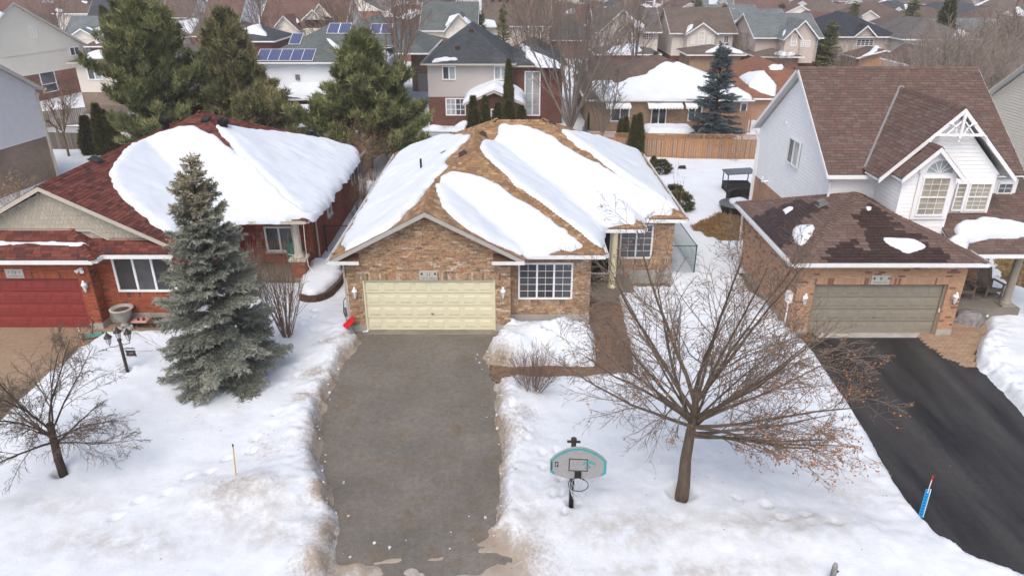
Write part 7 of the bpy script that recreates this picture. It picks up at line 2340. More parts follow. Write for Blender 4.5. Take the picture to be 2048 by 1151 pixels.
# ================================================================== fences
def board_fence(name, label, A, B, h, boardmat, railmat, bw=.14, gap=.012, lattice=.33, z0=.08, posts=2.4, cap=True, group=None, cat='fence'):
    A, B = Vector((A[0], A[1], 0)), Vector((B[0], B[1], 0))
    L = (B - A).length; U = (B - A).normalized(); N = Vector((U.y, -U.x, 0))
    root = empty(name, A, 0, label, cat, group)
    rnd = random.Random(int(L * 100))
    n = int(L / (bw + gap))
    lst = []
    for i in range(n):
        o = A + U * (i * (bw + gap)) + Vector((0, 0, z0 + rnd.uniform(-.015, .015))) + N * (.025 + rnd.uniform(-.004, .004))
        lst.append((o, U * bw, Vector((0, 0, h)), N * .02))
    finish_pieces(root, 'board', boardmat, lst)
    k = 0
    np_ = max(1, round(L / posts))
    for i in range(np_ + 1):
        m = MB(); c = A + U * (L * i / np_); m.cbox((c.x, c.y, 0), .1, .1, h + lattice + .12, math.atan2(U.y, U.x)); m.build('post', railmat, root)
    for zz in (z0 + .25, z0 + h - .03) + ((z0 + h + lattice - .02,) if lattice else ()):
        m = MB(); m.obox(A + Vector((0, 0, zz)) - N * .02, U * L, N * .042, (0, 0, .05)); m.build('rail', railmat, root)
    if lattice:
        m = MB(); s = .10
        x = -lattice
        while x < L:
            for dd in (1, -1):
                a, b = max(0, x), min(L, x + lattice)
                if b - a < .03: continue
                za = (a - x) if dd > 0 else lattice - (a - x); zb = (b - x) if dd > 0 else lattice - (b - x)
                base = A + Vector((0, 0, z0 + h)) + N * (.006 * dd)
                m.bar(base + U * a + Vector((0, 0, za)), base + U * b + Vector((0, 0, zb)), .006, .022)
            x += s
        m.build('lattice', railmat, root)['kind'] = 'stuff'
    return root
xa, xb = AY(1283, 300, 49.7).x, AY(1500, 300, 49.0).x + 2.0
board_fence('cedar_fence', 'orange brown cedar board fence with lattice top behind the right yard', (xa - 3.6, 49.9), (xb, 49.0), 1.5, M_FENCE, M_FENCER, .15)
board_fence('grey_fence', 'weathered grey board fence with lattice behind the left of the tan roof', (AY(820, 290, 50.4).x, 50.4), (AY(985, 290, 50.2).x, 50.2), 1.45, M_FENCEG, M_FENCEG)
board_fence('grey_fence', 'weathered grey fence with lattice by the columnar cedars at left', (AY(70, 300, 52).x, 52.4), (AY(172, 300, 52).x, 52.0), 1.35, M_FENCEG, M_FENCEG, lattice=.45)
board_fence('grey_fence', 'old grey fence under the mottled brick wall at upper left', (AY(55, 240, 60).x, 58.5), (AY(165, 230, 60).x, 62), 1.5, M_FENCEG, M_FENCEG, lattice=0)
board_fence('grey_fence', 'grey fence between the greige house and the bare trees', (AY(1160, 250, 52).x, 51.0), (AY(1180, 230, 62).x, 62), 1.5, M_FENCEG, M_FENCEG, lattice=0)
board_fence('cedar_fence', 'cedar screen at the far corner behind the blue spruce', (AY(1440, 250, 57.6).x, 57.6), (AY(1500, 250, 57.6).x, 57.6), 1.9, M_FENCE, M_FENCER, .15, lattice=0)

def mesh_fence(label, pts, h, mat, wire=.09):
    root = empty('chain_link_fence', (pts[0][0], pts[0][1], 0), 0, label, 'fence')
    for x, y in pts:
        m = MB(); m.tube([(x, y, 0), (x, y, h + .05)], .03, 8); m.build('post', mat, root)
    for p, q in zip(pts, pts[1:]):
        m = MB(); m.tube([(*p, h), (*q, h)], .022, 6); m.build('rail', mat, root)
        P_, Q_ = Vector((*p, 0)), Vector((*q, 0)); L = (Q_ - P_).length; U = (Q_ - P_).normalized()
        m = MB(); x = -h
        while x < L:
            for dd in (1, -1):
                a, b = max(0, x), min(L, x + h)
                if b - a < .02: continue
                za = (a - x) if dd > 0 else h - (a - x); zb = (b - x) if dd > 0 else h - (b - x)
                m.bar(P_ + U * a + Vector((0, 0, za)), P_ + U * b + Vector((0, 0, zb)), .006)
            x += wire * 1.4
        m.build('wire_mesh', mat, root)['kind'] = 'stuff'
    return root
M_GREENF = plain('green_fence', (.02, .11, .085), .5)
g1, g2 = G(1343, 535, .1), G(1372, 535, .1)
mesh_fence('green chain link fence at the right corner of the tan bungalow', [(6.9, 28.9), (8.05, 28.9), (7.95, 33.0)], 1.5, M_GREENF)
mesh_fence('black chain link gate between the two brick bungalows', [(-8.8, 31.5), (-6.1, 31.5)], 1.5, M_BLACK)

# ================================================================== basketball hoop
hb = G(1142, 1012, .25)
hoop = empty('basketball_hoop', (hb.x, hb.y, 0), R(-3), 'basketball hoop with teal trimmed white backboard on a dark pole', 'basketball hoop')
BW, BH, zb = 1.36, .92, 1.30
tilt = Vector((0, 0, 1))
m = MB(); m.tube([(0, 0, -.1), (0, 0, zb + .95)], .06, 12); m.build('pole', M_BLACK, hoop, True, world_verts=False)
fb = Fr((.12, -.16, zb), (1, 0, 0), (0, -1, 0))
outl = [(-.28, 0.0), (.28, 0.0), (.60, .10), (.68, .17), (.68, .52)]
for i in range(1, 12):
    t = i / 12; ang = R(28 + 124 * t)
    outl.append((.68 * (1 - 2 * t) , .52 + .40 * math.sin(math.pi * t) ** .8))
outl += [(-.68, .52), (-.68, .17), (-.60, .10)]
def ext(m, pts, n0, n1, f):
    a = [f.p(u, v, n1) for u, v in pts]; b = [f.p(u, v, n0) for u, v in pts]
    m.face(a); m.face(b[::-1])
    for i in range(len(pts)):
        j = (i + 1) % len(pts); m.face([b[i], b[j], a[j], a[i]])
m = MB(); ext(m, outl, 0, .045, fb); m.build('backboard', M_BOARD, hoop, world_verts=False)
m = MB(); ins = lambda q, s: (q[0] * s, .43 + (q[1] - .43) * s)
sc = [(q[0] * .975, .44 + (q[1] - .44) * .95) for q in outl]; sc2 = [(q[0] * .90, .44 + (q[1] - .44) * .84) for q in outl]
for i in range(2, len(outl) - 1):
    m.face([fb.p(*sc[i], .048), fb.p(*sc[i + 1], .048), fb.p(*sc2[i + 1], .048), fb.p(*sc2[i], .048)])
m.build('teal_border', M_TEAL, hoop, world_verts=False)
m = MB()
for a, b, c, d in ((-.23, .23, .22, .245), (-.23, .23, .56, .585), (-.23, -.205, .245, .56), (.205, .23, .245, .56)):
    m.obox(fb.p(a, c, .046), fb.U * (b - a), (0, 0, d - c), fb.N * .003)
m.build('target_square', M_INK, hoop, world_verts=False)
# printed marks: teal script across the square, black block at left with a pale figure, upright lettering on the border
m = MB(); rnd = random.Random(4)
for i in range(9):
    u = .10 + i * .036; v = .40 + .06 * math.sin(i / 8 * 3.1)
    m.obox(fb.p(u, v, .050), (fb.U + Vector((0, 0, .25))).normalized() * .026, (0.0, 0, .075 if i % 2 else .06), fb.N * .002)
for i in range(3): m.obox(fb.p(.14 + .03 * i, .33 + .022 * i, .050), fb.U * (.16 - .04 * i), (.01, 0, .014), fb.N * .002)
m.build('teal_script', M_TEAL, hoop, world_verts=False)
m = MB(); m.obox(fb.p(-.56, .33, .046), fb.U * .085, (0, 0, .15), fb.N * .003); lg = m.build('logo_block', M_INK, hoop, world_verts=False)
m = MB(); ext(m, [(-.54, .34), (-.52, .34), (-.515, .38), (-.50, .40), (-.495, .44), (-.515, .47), (-.53, .44), (-.545, .42), (-.535, .39)], .0495, .051, fb); m.build('logo_figure', M_BOARD, lg, world_verts=False)
m = MB()
for i in range(8): m.obox(fb.p(-.655, .24 + i * .032, .050), fb.U * .035, (0, 0, .022), fb.N * .002)
m.build('border_lettering', M_INK, hoop, world_verts=False)
m = MB(); m.obox(fb.p(-.08, .05, .045), fb.U * .16, (0, 0, .16), fb.N * .05); m.build('rim_bracket', M_BLACK, hoop, world_verts=False)
rc_ = fb.p(0, .08, .36)
pts = [rc_ + Vector((math.cos(t) * .235, math.sin(t) * .235, 0)) for t in [2 * math.pi * i / 28 for i in range(29)]]
m = MB(); m.tube(pts, .011, 6, False)
for sx in (-1, 1): m.tube([fb.p(sx * .07, .07, .09), fb.p(sx * .14, .075, .2)], .008, 5)
m.build('rim', M_IRON, hoop, True, world_verts=False)
m = MB()
for i in range(12):
    for dd in (1, -1):
        pp = []
        for j in range(5):
            t = 2 * math.pi * (i + dd * j * .5) / 12; r_ = .23 - .028 * j
            pp.append(rc_ + Vector((math.cos(t) * r_, math.sin(t) * r_, -.10 * j)))
        m.tube(pp, .004, 3, False)
m.build('net', M_PLAST, hoop, world_verts=False)['kind'] = 'stuff'
m = MB(); m.tube([(0, 0, zb + .9), (0, 0, zb + 1.02)], .07, 10); m.bar((-.16, 0, zb + .93), (.16, 0, zb + .93), .05, .04); m.bar((0, 0, zb + .75), fb.p(0, .75, 0), .04); m.bar((0, 0, zb + .2), fb.p(0, .2, 0), .04); m.build('mount', M_IRON, hoop, world_verts=False)

# ================================================================== stakes, lamp post and small yard things
a, b = G(472, 957, .28), AY(466, 892, 14.95)
r = empty('yellow_stake', a, 0, 'yellow marker stake stuck in the left lawn snow', 'stake')
m = MB(); m.tube([a - Vector((0, 0, .15)), b], .017, 8); m.build('rod', M_YEL, r)
m = MB(); m.tube([b, b + Vector((0, 0, .07))], .02, 8); m.build('tip', M_BLACK, r)
a = G(1842, 1030, .08); b = AY(1857, 978, a.y); c = AY(1866, 952, a.y)
r = empty('blue_marker', a, 0, 'blue reflective driveway marker with red tip beside the black driveway', 'marker')
d = (b - a).normalized(); sd = Vector((d.z, 0, -d.x))
m = MB(); m.obox(a - sd * .055 - d * .1, sd * .11, d * ((b - a).length + .1), (0, .02, 0)); m.build('blade', M_BLUE, r)
for i in range(9):
    q = a + d * ((b - a).length * (i + .3) / 9); m = MB(); m.obox(q - sd * .035 + Vector((0, -.004, 0)), sd * .055, d * .04, (0, .004, 0)); m.build('reflector_cell', M_TARPB, r)
m = MB(); m.obox(a + sd * .055 - d * .1, sd * .018, d * ((b - a).length + .1), (0, .022, 0)); m.build('white_edge', M_TRIM, r)
m = MB(); m.tube([b - d * .1, c], .011, 6); m.build('rod', M_TRIM, r)
m = MB(); m.tube([c - d * .1, c + d * .03], .02, 6); m.build('red_tip', M_RED, r)
a = G(1662, 1165, .2)
r = empty('wooden_post', a, 0, 'grey rounded post top in the snow at the bottom edge', 'post')
m = MB(); m.tube([a - Vector((0, 0, .3)), a + Vector((.0, 0, .38)), a + Vector((.0, 0, .50)), a + Vector((.0, .0, .57)), a + Vector((0, 0, .59))], [.062, .06, .058, .04, .01], 12); m.build('post_body', M_STONE, r, True)
m = MB(); m.tube([a + Vector((.05, -.02, .35)), a + Vector((.09, -.02, .38))], .02, 6); m.build('knob', M_IRON, r)

lp = G(255, 742, .25)
lamp = empty('lamp_post', (lp.x, lp.y, 0), 0, 'dark lamp post with three lanterns and a hanging sign on the left lawn', 'lamp post')
m = MB(); m.tube([(0, 0, -.1), (0, 0, 1.45)], [.055, .05], 10); m.lathe((0, 0, 1.40), [(.05, 0), (.08, .03), (.06, .08)], 10); m.build('pole', M_IRON, lamp, True, world_verts=False)
def lantern(c):
    o = MB(); o.lathe(c, [(.03, 0), (.05, .02), (.055, .03)], 6)
    for k in range(6):
        t = 2 * math.pi * k / 6; o.tube([(c[0] + .055 * math.cos(t), c[1] + .055 * math.sin(t), c[2] + .03), (c[0] + .10 * math.cos(t), c[1] + .10 * math.sin(t), c[2] + .25)], .008, 4)
    o.lathe((c[0], c[1], c[2] + .25), [(.14, 0), (.135, .02), (.06, .09), (.07, .11), (.03, .15), (.02, .19), (.005, .21)], 6)
    p = o.build('lantern', M_IRON, lamp, world_verts=False)
    q = MB(); q.lathe((c[0], c[1], c[2] + .03), [(.048, 0), (.09, .22)], 6); q.build('lantern_glass', M_PLAST, p, world_verts=False)
lantern((0, 0, 1.48)); lantern((-.33, -.05, 1.30)); lantern((.26, .10, 1.38))
for e in ((-.33, -.05, 1.30), (.26, .10, 1.38)):
    m = MB(); ex = Vector(e); m.tube([(0, 0, 1.30), ex * .45 + Vector((0, 0, .62)), ex + Vector((0, 0, -.1)), ex + Vector((0, 0, .01))], .013, 5); m.build('scroll_arm', M_IRON, lamp, world_verts=False)
m = MB(); m.bar((0, 0, 1.12), (.44, 0, 1.12), .02); m.tube([(.1, 0, 1.12), (.2, 0, 1.16), (.3, 0, 1.13), (.4, 0, 1.16)], .008, 4); m.build('sign_arm', M_IRON, lamp, world_verts=False)
m = MB(); ext(m, [(.10, .86), (.13, .84), (.40, .84), (.44, .82), (.42, .95), (.43, 1.05), (.12, 1.05), (.10, 1.06), (.12, .95)], -.012, .012, Fr((0, 0, 0), (1, 0, 0), (0, -1, 0))); sg = m.build('hanging_sign', M_IRON, lamp, world_verts=False)
m = MB(); m.obox((.22, -.017, .93), (.05, 0, 0), (0, .004, 0), (0, 0, .02)); m.obox((.29, -.017, .95), (.05, 0, 0), (0, .004, 0), (0, 0, .02)); m.build('worn_marking', M_PINK, sg, world_verts=False)

# urn planter, boot tray, sled, orange stake by the red garage
u = G(248, 656, .03)
r = empty('urn_planter', (u.x, u.y + .15, 0), 0, 'pale stone urn planter at the corner of the red garage', 'planter')
m = MB(); m.lathe((0, 0, .1), [(.20, 0), (.13, .06), (.11, .12), (.22, .25), (.31, .45), (.34, .62), (.42, .68), (.43, .72), (.38, .73), (.33, .72), (.30, .62), (.0, .60)], 24); m.build('urn', M_CONC, r, True, world_verts=False)
m = MB(); m.lathe((0, 0, .705), [(.32, 0), (.25, .05), (.0, .07)], 14); m.build('soil', M_SOIL, r, world_verts=False)
for i, (dx, dy) in enumerate(((-.15, -.28), (.2, -.26), (.3, .0))):
    m = MB(); m.lathe((dx, dy, 0), [(.16, 0), (.17, .06), (.12, .11), (.0, .12)], 9); m.build('foot_stone', M_CONC, r, world_verts=False)
u = G(288, 642, .25)
r = empty('low_bench', (u.x, u.y, 0), 0, 'low dark shelf with a pink tray under the left window', 'bench')
m = MB(); m.box(-.4, -.2, .22, .9, .3, .27); m.box(-.38, -.15, 0, -.32, .25, .22); m.box(.82, -.15, 0, .88, .25, .22); m.build('shelf', M_BLACK, r, world_verts=False)
tr_ = empty('boot_tray', (u.x - .1, u.y, .275), 0, 'pink boot tray holding dark shoes beside the urn', 'tray')
m = MB(); m.box(-.3, -.2, 0, .3, .2, .02); m.box(-.3, -.2, .02, .3, -.18, .05); m.box(-.3, .18, .02, .3, .2, .05); m.box(-.3, -.18, .02, -.28, .18, .05); m.box(.28, -.18, .02, .3, .18, .05); m.build('tray', M_PINK, tr_, world_verts=False)
for sx in (-.1, .1):
    m = MB(); m.lathe((sx, 0, .02), [(.05, 0), (.055, .06), (.04, .1), (.0, .11)], 8); m.build('shoe', M_IRON, tr_, world_verts=False)
u = G(185, 672, .05)
r = empty('snow_scoop', (u.x, u.y, 0), R(25), 'teal plastic snow scoop lying by the red garage', 'scoop')
m = MB()
for i in range(6):
    t0, t1 = -.9 + .3 * i, -.6 + .3 * i
    m.face([(-.32, .22 * math.sin(t0), .2 - .2 * math.cos(t0)), (.32, .22 * math.sin(t0), .2 - .2 * math.cos(t0)), (.32, .22 * math.sin(t1), .2 - .2 * math.cos(t1)), (-.32, .22 * math.sin(t1), .2 - .2 * math.cos(t1))])
m.box(-.34, -.2, .0, -.31, .2, .14); m.box(.31, -.2, .0, .34, .2, .14); m.build('blade', M_TEALP, r, world_verts=False)
m = MB(); m.tube([(0, .1, .12), (.1, .35, .5), (.0, .4, .62)], .02, 6); m.build('handle', M_BLACK, r, world_verts=False)
u = G(167, 690, .02); v_ = AY(156, 655, u.y + .1)
r = empty('orange_stake', u, 0, 'orange marker stake leaning before the red garage', 'stake')
m = MB(); m.tube([u, u.lerp(v_, .8)], .02, 6); m.build('rod', M_ORANGE, r)
m = MB(); m.tube([u.lerp(v_, .8), v_], .016, 6); m.build('tip', M_TRIM, r)

# red snow shovel against the tan garage
u = G(685, 662, .25)
r = empty('snow_shovel', u, 0, 'red snow shovel leaning on the left corner of the tan garage', 'shovel')
e = G(703, 640, .45); e.y = u.y + .1
m = MB(); A_ = Vector((u.x, u.y, .18)); U_ = Vector((.42, .1, .38)); V_ = Vector((-.06, .22, .12)); 
for i in range(4):
    a0, a1 = i / 4, (i + 1) / 4
    bul = lambda t: Vector((.05, -.09, .05)) * math.sin(math.pi * t)
    m.obox(A_ + V_ * a0 * 1.3 + bul(a0), U_, V_ * 1.3 / 4 + bul(a1) - bul(a0), Vector((.012, -.02, .01)))
m.build('blade', M_RED, r)
m = MB(); st = A_ + U_ * .5 + V_ * 1.2; m.tube([st, st + Vector((-.12, .05, .35)), st + Vector((-.08, .12, .8)), st + Vector((.12, .2, 1.05))], .017, 6); m.build('bent_handle', M_IRON, r)
pp = G(728, 655, .03)
m = MB(); m.face([(pp.x, pp.y - .35, .02), (pp.x + .2, pp.y - .33, .025), (pp.x + .25, pp.y - .22, .08), (pp.x + .04, pp.y - .25, .03)]); m.face([(pp.x + .04, pp.y - .25, .03), (pp.x + .25, pp.y - .22, .08), (pp.x + .2, pp.y - .33, .06), (pp.x, pp.y - .35, .05)])
tag(m.build('paper_scrap', M_TRIM), 'scrap of white paper by the cream garage door', 'paper')

# curved timber bed edge between the bungalows
px_arc = [(603, 600), (618, 604), (634, 603), (650, 597), (664, 587), (676, 573), (686, 557), (688, 545), (680, 537)]
arc = [G(x, y - 6, .35) for x, y in px_arc]
r = empty('timber_edging', arc[0], 0, 'curved dark timber bed edge between the two bungalows', 'edging')
for a, b in zip(arc, arc[1:]):
    d = (b - a).normalized(); n = Vector((d.y, -d.x, 0))
    for lev in range(3):
        m = MB(); m.obox(Vector((a.x, a.y, .02 + .17 * lev)) - d * .02 + n * (.01 * (lev % 2)), d * ((b - a).length + .03), n * .12, (0, 0, .16)); m.build('timber', M_TIMBER, r)
bx = [(p.x, p.y) for p in arc] + [(arc[-1].x - 1.2, arc[-1].y + .4), (arc[0].x - .3, arc[0].y + 1.6)]
flat = Roof([Wing(-30, 30, 10, 60, .42, .0001, 'F')])
snow_on(flat, 'snow heaped in the curved timber bed', None, [(x - .1, y + .12) for x, y in bx], thick=.22, edge=.35, res=.08, seed=4, name='bed_snow', cat='snow')

# green tarp bundle on the porch corner
r = empty('tarp_bundle', (-9.35, 28.6, .4), 0, 'green tarpaulin bundle standing on the porch of the red brick bungalow', 'tarp')
m = MB(); rnd = random.Random(2); prev = None
for i in range(7):
    z = i * .24; ring = []
    for k in range(10):
        t = 2 * math.pi * k / 10; q = .30 + .07 * math.sin(3 * t + i) + rnd.uniform(-.03, .03)
        if i == 6: q *= .5
        ring.append((q * 1.15 * math.cos(t), q * .8 * math.sin(t), z))
    if prev:
        for k in range(10): m.face([prev[k], prev[(k + 1) % 10], ring[(k + 1) % 10], ring[k]])
    prev = ring
m.face(prev); m.build('tarpaulin', M_GREENT, r, world_verts=False)
m = MB(); m.tube([(.36 * math.cos(t), .27 * math.sin(t), .9) for t in [2 * math.pi * i / 14 for i in range(15)]], .012, 5, False); m.build('tie_rope', M_TRIM, r, world_verts=False)
r = empty('broom', (-11.6, 29.2, .4), 0, 'broom leaning beside the red front door', 'broom')
m = MB(); m.tube([(0, 0, .2), (.05, .25, 1.5)], .014, 6); m.build('stick', M_BARKT, r, world_verts=False)
m = MB(); m.tube([(-.0, -.02, .0), (0, 0, .22)], [.12, .05], 8); m.build('bristles', M_TIMBER, r, world_verts=False)

# ================================================================== porch of the white house
def adirondack(loc, rz, label):
    r = empty('adirondack_chair', loc, rz, label, 'chair', 'adirondack chairs on the porch')
    def slat(name, p, q, w, t):
        m = MB(); m.bar(p, q, w, t); m.build(name, M_ADIR, r, world_verts=False)
    for i in range(6): slat('seat_slat', (-.27, -.25 + i * .09, .38 - i * .028), (.27, -.25 + i * .09, .38 - i * .028), .08, .022)
    for i in range(7):
        x = -.27 + i * .09; hgt = .92 - .035 * (i - 3) ** 2 * .6
        slat('back_slat', (x * .85, .22, .25), (x * 1.15, .22 + .33 * hgt / .92 + .06, .25 + hgt), .075, .02)
    for sx in (-1, 1):
        slat('arm', (sx * .36, -.32, .56), (sx * .34, .34, .56), .13, .025)
        slat('front_leg', (sx * .34, -.26, 0), (sx * .34, -.26, .55), .08, .03)
        slat('rear_leg', (sx * .31, -.28, .36), (sx * .31, .48, .02), .03, .11)
        slat('arm_post', (sx * .33, .28, .1), (sx * .33, .32, .55), .06, .03)
    slat('front_rail', (-.31, -.29, .33), (.31, -.29, .33), .022, .12)
    return r
c1, c2 = G(1932, 607, .6), G(1982, 600, .6)
adirondack((c1.x + .1, 25.6, .6), R(-5), 'weathered wooden adirondack chair nearer the garage wall')
adirondack((c2.x + .15, 25.75, .6), R(8), 'weathered wooden adirondack chair nearer the porch column')
u = G(1940, 650, .15)
m = MB(); rnd = random.Random(8)
rings = []
for i in range(7):
    f = i / 6; z = .62 * math.sin(f * math.pi / 2); q = math.cos(f * math.pi / 2) ** .55 if i < 6 else .12
    rings.append([(u.x + q * (.55 + .12 * math.sin(2 * t + 1)) * math.cos(t) + rnd.uniform(-.03, .03), u.y + .2 + q * (.36 + .08 * math.sin(3 * t)) * math.sin(t) + rnd.uniform(-.03, .03), z + rnd.uniform(-.03, .03)) for t in [2 * math.pi * k / 11 for k in range(11)]])
for a, b in zip(rings, rings[1:]):
    for k in range(11): m.face([a[k], a[(k + 1) % 11], b[(k + 1) % 11], b[k]])
m.face(rings[-1]); tag(m.build('boulder', M_STONE), 'angular grey boulder at the porch steps of the white house', 'boulder')

# ================================================================== patio set beside the white house
u = G(1474, 412, .35)
r = empty('round_patio_table', (u.x, u.y, 0), 0, 'round dark wicker table with a grey top beside the white house', 'table')
m = MB(); m.lathe((0, 0, 0), [(.78, 0), (.85, .05), (.9, .42), (.92, .48)], 28); m.build('wicker_base', M_WICKER, r, True, world_verts=False)
m = MB(); m.lathe((0, 0, .48), [(.98, 0), (1.0, .02), (.98, .05), (.0, .052)], 28); m.build('table_top', M_GLASSTOP, r, world_verts=False)
snow_on(Roof([Wing(-60, 60, 0, 90, .53, .0001, 'F')]), 'snow left on the round patio table', None, [(u.x + .62 * math.cos(t) + .2, u.y + .55 * math.sin(t) + .15) for t in [2 * math.pi * k / 12 for k in range(12)]], thick=.16, edge=.3, res=.07, seed=6, name='table_snow', keep=False)
r = empty('curved_sofa', (u.x + .9, u.y + 1.6, 0), 0, 'dark curved wicker sofa back behind the round patio table', 'sofa')
m = MB()
for i in range(8):
    t0, t1 = R(60 + 12 * i), R(60 + 12 * (i + 1))
    for ra, rb, z0_, z1_ in ((1.15, 1.35, 0, .85), (.7, 1.15, 0, .42)):
        p = [(ra * math.cos(t0), ra * math.sin(t0) - 1), (rb * math.cos(t0), rb * math.sin(t0) - 1), (rb * math.cos(t1), rb * math.sin(t1) - 1), (ra * math.cos(t1), ra * math.sin(t1) - 1)]
        m.face([(*q, z1_) for q in p])
        for k in range(4): m.face([(*p[k], z0_), (*p[(k + 1) % 4], z0_), (*p[(k + 1) % 4], z1_), (*p[k], z1_)])
m.build('sofa_body', M_WICKER, r, world_verts=False)
r = empty('canopied_bar', (u.x + .9, u.y + 3.2, 0), 0, 'black metal patio bar with a grey canopy beside the white house', 'patio bar')
m = MB()
for sx in (-.75, .75):
    for sy in (-.5, .5): m.bar((sx, sy, 0), (sx, sy, 1.4), .05)
m.build('frame', M_BLACK, r, world_verts=False)
m = MB(); m.obox((-.85, -.6, 1.4), (1.7, 0, .1), (0, 1.2, 0), (0, 0, .05)); m.build('canopy', M_GLASSTOP, r, world_verts=False)
m = MB(); m.box(-.72, -.48, 0, .72, .48, .8); m.build('counter', M_WICKER, r, world_verts=False)
m = MB(); u2 = G(1358, 338, .25)
m.face([(u2.x - .1, u2.y, .3), (u2.x + .35, u2.y - .1, .28), (u2.x + .45, u2.y + .2, .46), (u2.x + .05, u2.y + .25, .42)]); m.face([(u2.x + .35, u2.y - .1, .28), (u2.x + .5, u2.y, .2), (u2.x + .45, u2.y + .2, .46)])
tag(m.build('buried_cover', M_BLACK), 'dark thing poking through the back yard snow', 'cover')

# ================================================================== back yard structures
r_, ro = house('garden_shed', 'dark blue garden shed with snowy hip roof left of the broad pine', (AY(612, 240, 52.5).x, 53.5), 0, [Wing(-2.1, 2.1, -1.6, 1.6, 1.75, .75)], M_R['slate'], [(-1.8, 1.8, -1.3, 1.3, 0, 1.75, plain('shed_blue', (.02, .04, .075), .6))], fascia=M_VENTG)
r_['category'] = 'shed'
snow_on(ro, 'snow cap on the dark blue garden shed', None, [(-1.7, -1.5), (1.9, -1.5), (1.0, .3), (-.8, .3)], thick=.3, edge=.4, res=.1, seed=9)
per = empty('pergola', (AY(575, 215, 55.8).x, 55.8, 0), 0, 'brown slatted pergola behind the garden shed', 'pergola')
for sx in (-1.5, 1.5):
    m = MB(); m.bar((sx, -1, 0), (sx, -1, 2.2), .12); m.build('post', M_FENCEG, per, world_verts=False)
    m = MB(); m.bar((sx, -1.2, 2.25), (sx, 1.2, 2.35), .08, .14); m.build('beam', M_FENCEG, per, world_verts=False)
for i in range(14):
    m = MB(); m.bar((-2.0, -1.1 + i * .17, 2.36 + i * .008), (2.2, -1.1 + i * .17, 2.36 + i * .008), .05, .06); m.build('slat', M_FENCEG, per, world_verts=False)
snow_on(Roof([Wing(-2.1, 2.1, -1.2, 1.3, 2.42, .03, 'F')], (per.location.x, per.location.y)), 'snow lying on the brown pergola', None, [(-1.9, -.9), (.2, -.9), (.9, .2), (-.2, 1.0), (-1.8, 1.0)], thick=.2, edge=.35, res=.1, seed=11)
r_, ro = house('garden_shed', 'small tan garden shed with brown roof left of the dark pine', (AY(222, 215, 57).x, 57.5), R(-10), [Wing(-1.9, 1.9, -1.4, 1.4, 2.0, .35, 'FB')], M_R['taupe'], [(-1.6, 1.6, -1.1, 1.1, 0, 2.0, M_L_BEIGE)], fascia=M_TRIMB)
r_['category'] = 'shed'
# wooden deck with snow at the bungalow behind
dx0, dx1 = AY(1292, 262, 55.5).x, AY(1392, 262, 55.5).x
dk = empty('wooden_deck', ((dx0 + dx1) / 2, 56.2, 0), 0, 'snow covered wooden deck behind the brown roofed bungalow', 'deck')
m = MB(); m.box(dx0, 55.0, .0, dx1, 57.6, .7); m.build('platform', M_FENCER, dk)
for i in range(9):
    m = MB(); m.box(dx1 + .02, 55.0 + i * .28, .7, dx1 + .08, 55.16 + i * .28, 1.6); m.build('rail_board', M_FENCER, dk)
snow_on(Roof([Wing(-60, 60, 0, 90, .7, .0001, 'F')]), 'thick snow on the wooden deck', None, [(dx0, 55.0), (dx1 - .1, 55.0), (dx1 - .1, 57.5), (dx0, 57.5)], thick=.42, edge=.45, res=.12, seed=12, name='deck_snow', keep=False)
# drift of cleared snow in the yard behind the tan roof
for i, (px, py, Y, rx, ry, h, lab) in enumerate(((895, 250, 55.5, 2.6, 1.4, .95, 'heaped snow pile under the red brick window'), (930, 245, 57.0, 1.2, .9, 1.1, 'snow heap beside the brick back room'), (870, 245, 57.2, 1.0, 1.0, .9, 'snow heap at the corner of the greige house'))):
    c = AY(px, py, Y)
    snow_on(Roof([Wing(-60, 60, 0, 90, .1, .0001, 'F')]), lab, None, [(c.x + rx * math.cos(t), Y + ry * math.sin(t)) for t in [2 * math.pi * k / 14 for k in range(14)]], thick=h, edge=1.2, res=.14, seed=20 + i, lump=.3, name='snow_pile', keep=False)
u = G(238, 258, .4)
m = MB(); rnd = random.Random(3)
for i in range(6):
    m.face([(u.x - .9 + .3 * i, u.y, .5 + rnd.uniform(0, .1)), (u.x - .6 + .3 * i, u.y, .5 + rnd.uniform(0, .1)), (u.x - .6 + .3 * i, u.y + .8, .62), (u.x - .9 + .3 * i, u.y + .8, .62)])
    m.face([(u.x - .9 + .3 * i, u.y, .2), (u.x - .6 + .3 * i, u.y, .2), (u.x - .6 + .3 * i, u.y, .5), (u.x - .9 + .3 * i, u.y, .5)])
tag(m.build('blue_cover', M_TARPB), 'bright blue tarp cover beside the columnar cedars', 'cover')
# scattered dead leaves and grit on the snow and asphalt
rnd = random.Random(12); LV, LF = [], []
for i in range(140):
    t = rnd.random()
    if t < .4: x, y = rnd.gauss(6.5, 2.2), rnd.gauss(15.5, 2.0)
    elif t < .7: x, y = rnd.gauss(-7.8, 1.2), rnd.gauss(17.5, .8)
    else: x, y = rnd.uniform(-13, 9), rnd.uniform(11, 22)
    z = .42 + .05
    hit, loc, *_r = snow_front.ray_cast(Vector((x, y, 3)), Vector((0, 0, -1)))
    z = loc.z + .012 if hit else .03
    s = rnd.uniform(.01, .025); a = rnd.uniform(0, 6.28); k = len(LV)
    LV += [(x + s * math.cos(a + q), y + s * math.sin(a + q) * .8, z + rnd.uniform(0, .015)) for q in (0, 1.57, 3.14, 4.71)]; LF.append((k, k + 1, k + 2, k + 3))
tag(np_mesh('fallen_leaves', np.array(LV), np.array(LF), M_LEAFO), 'scattered brown leaves on the front lawn snow', None, None, 'stuff')

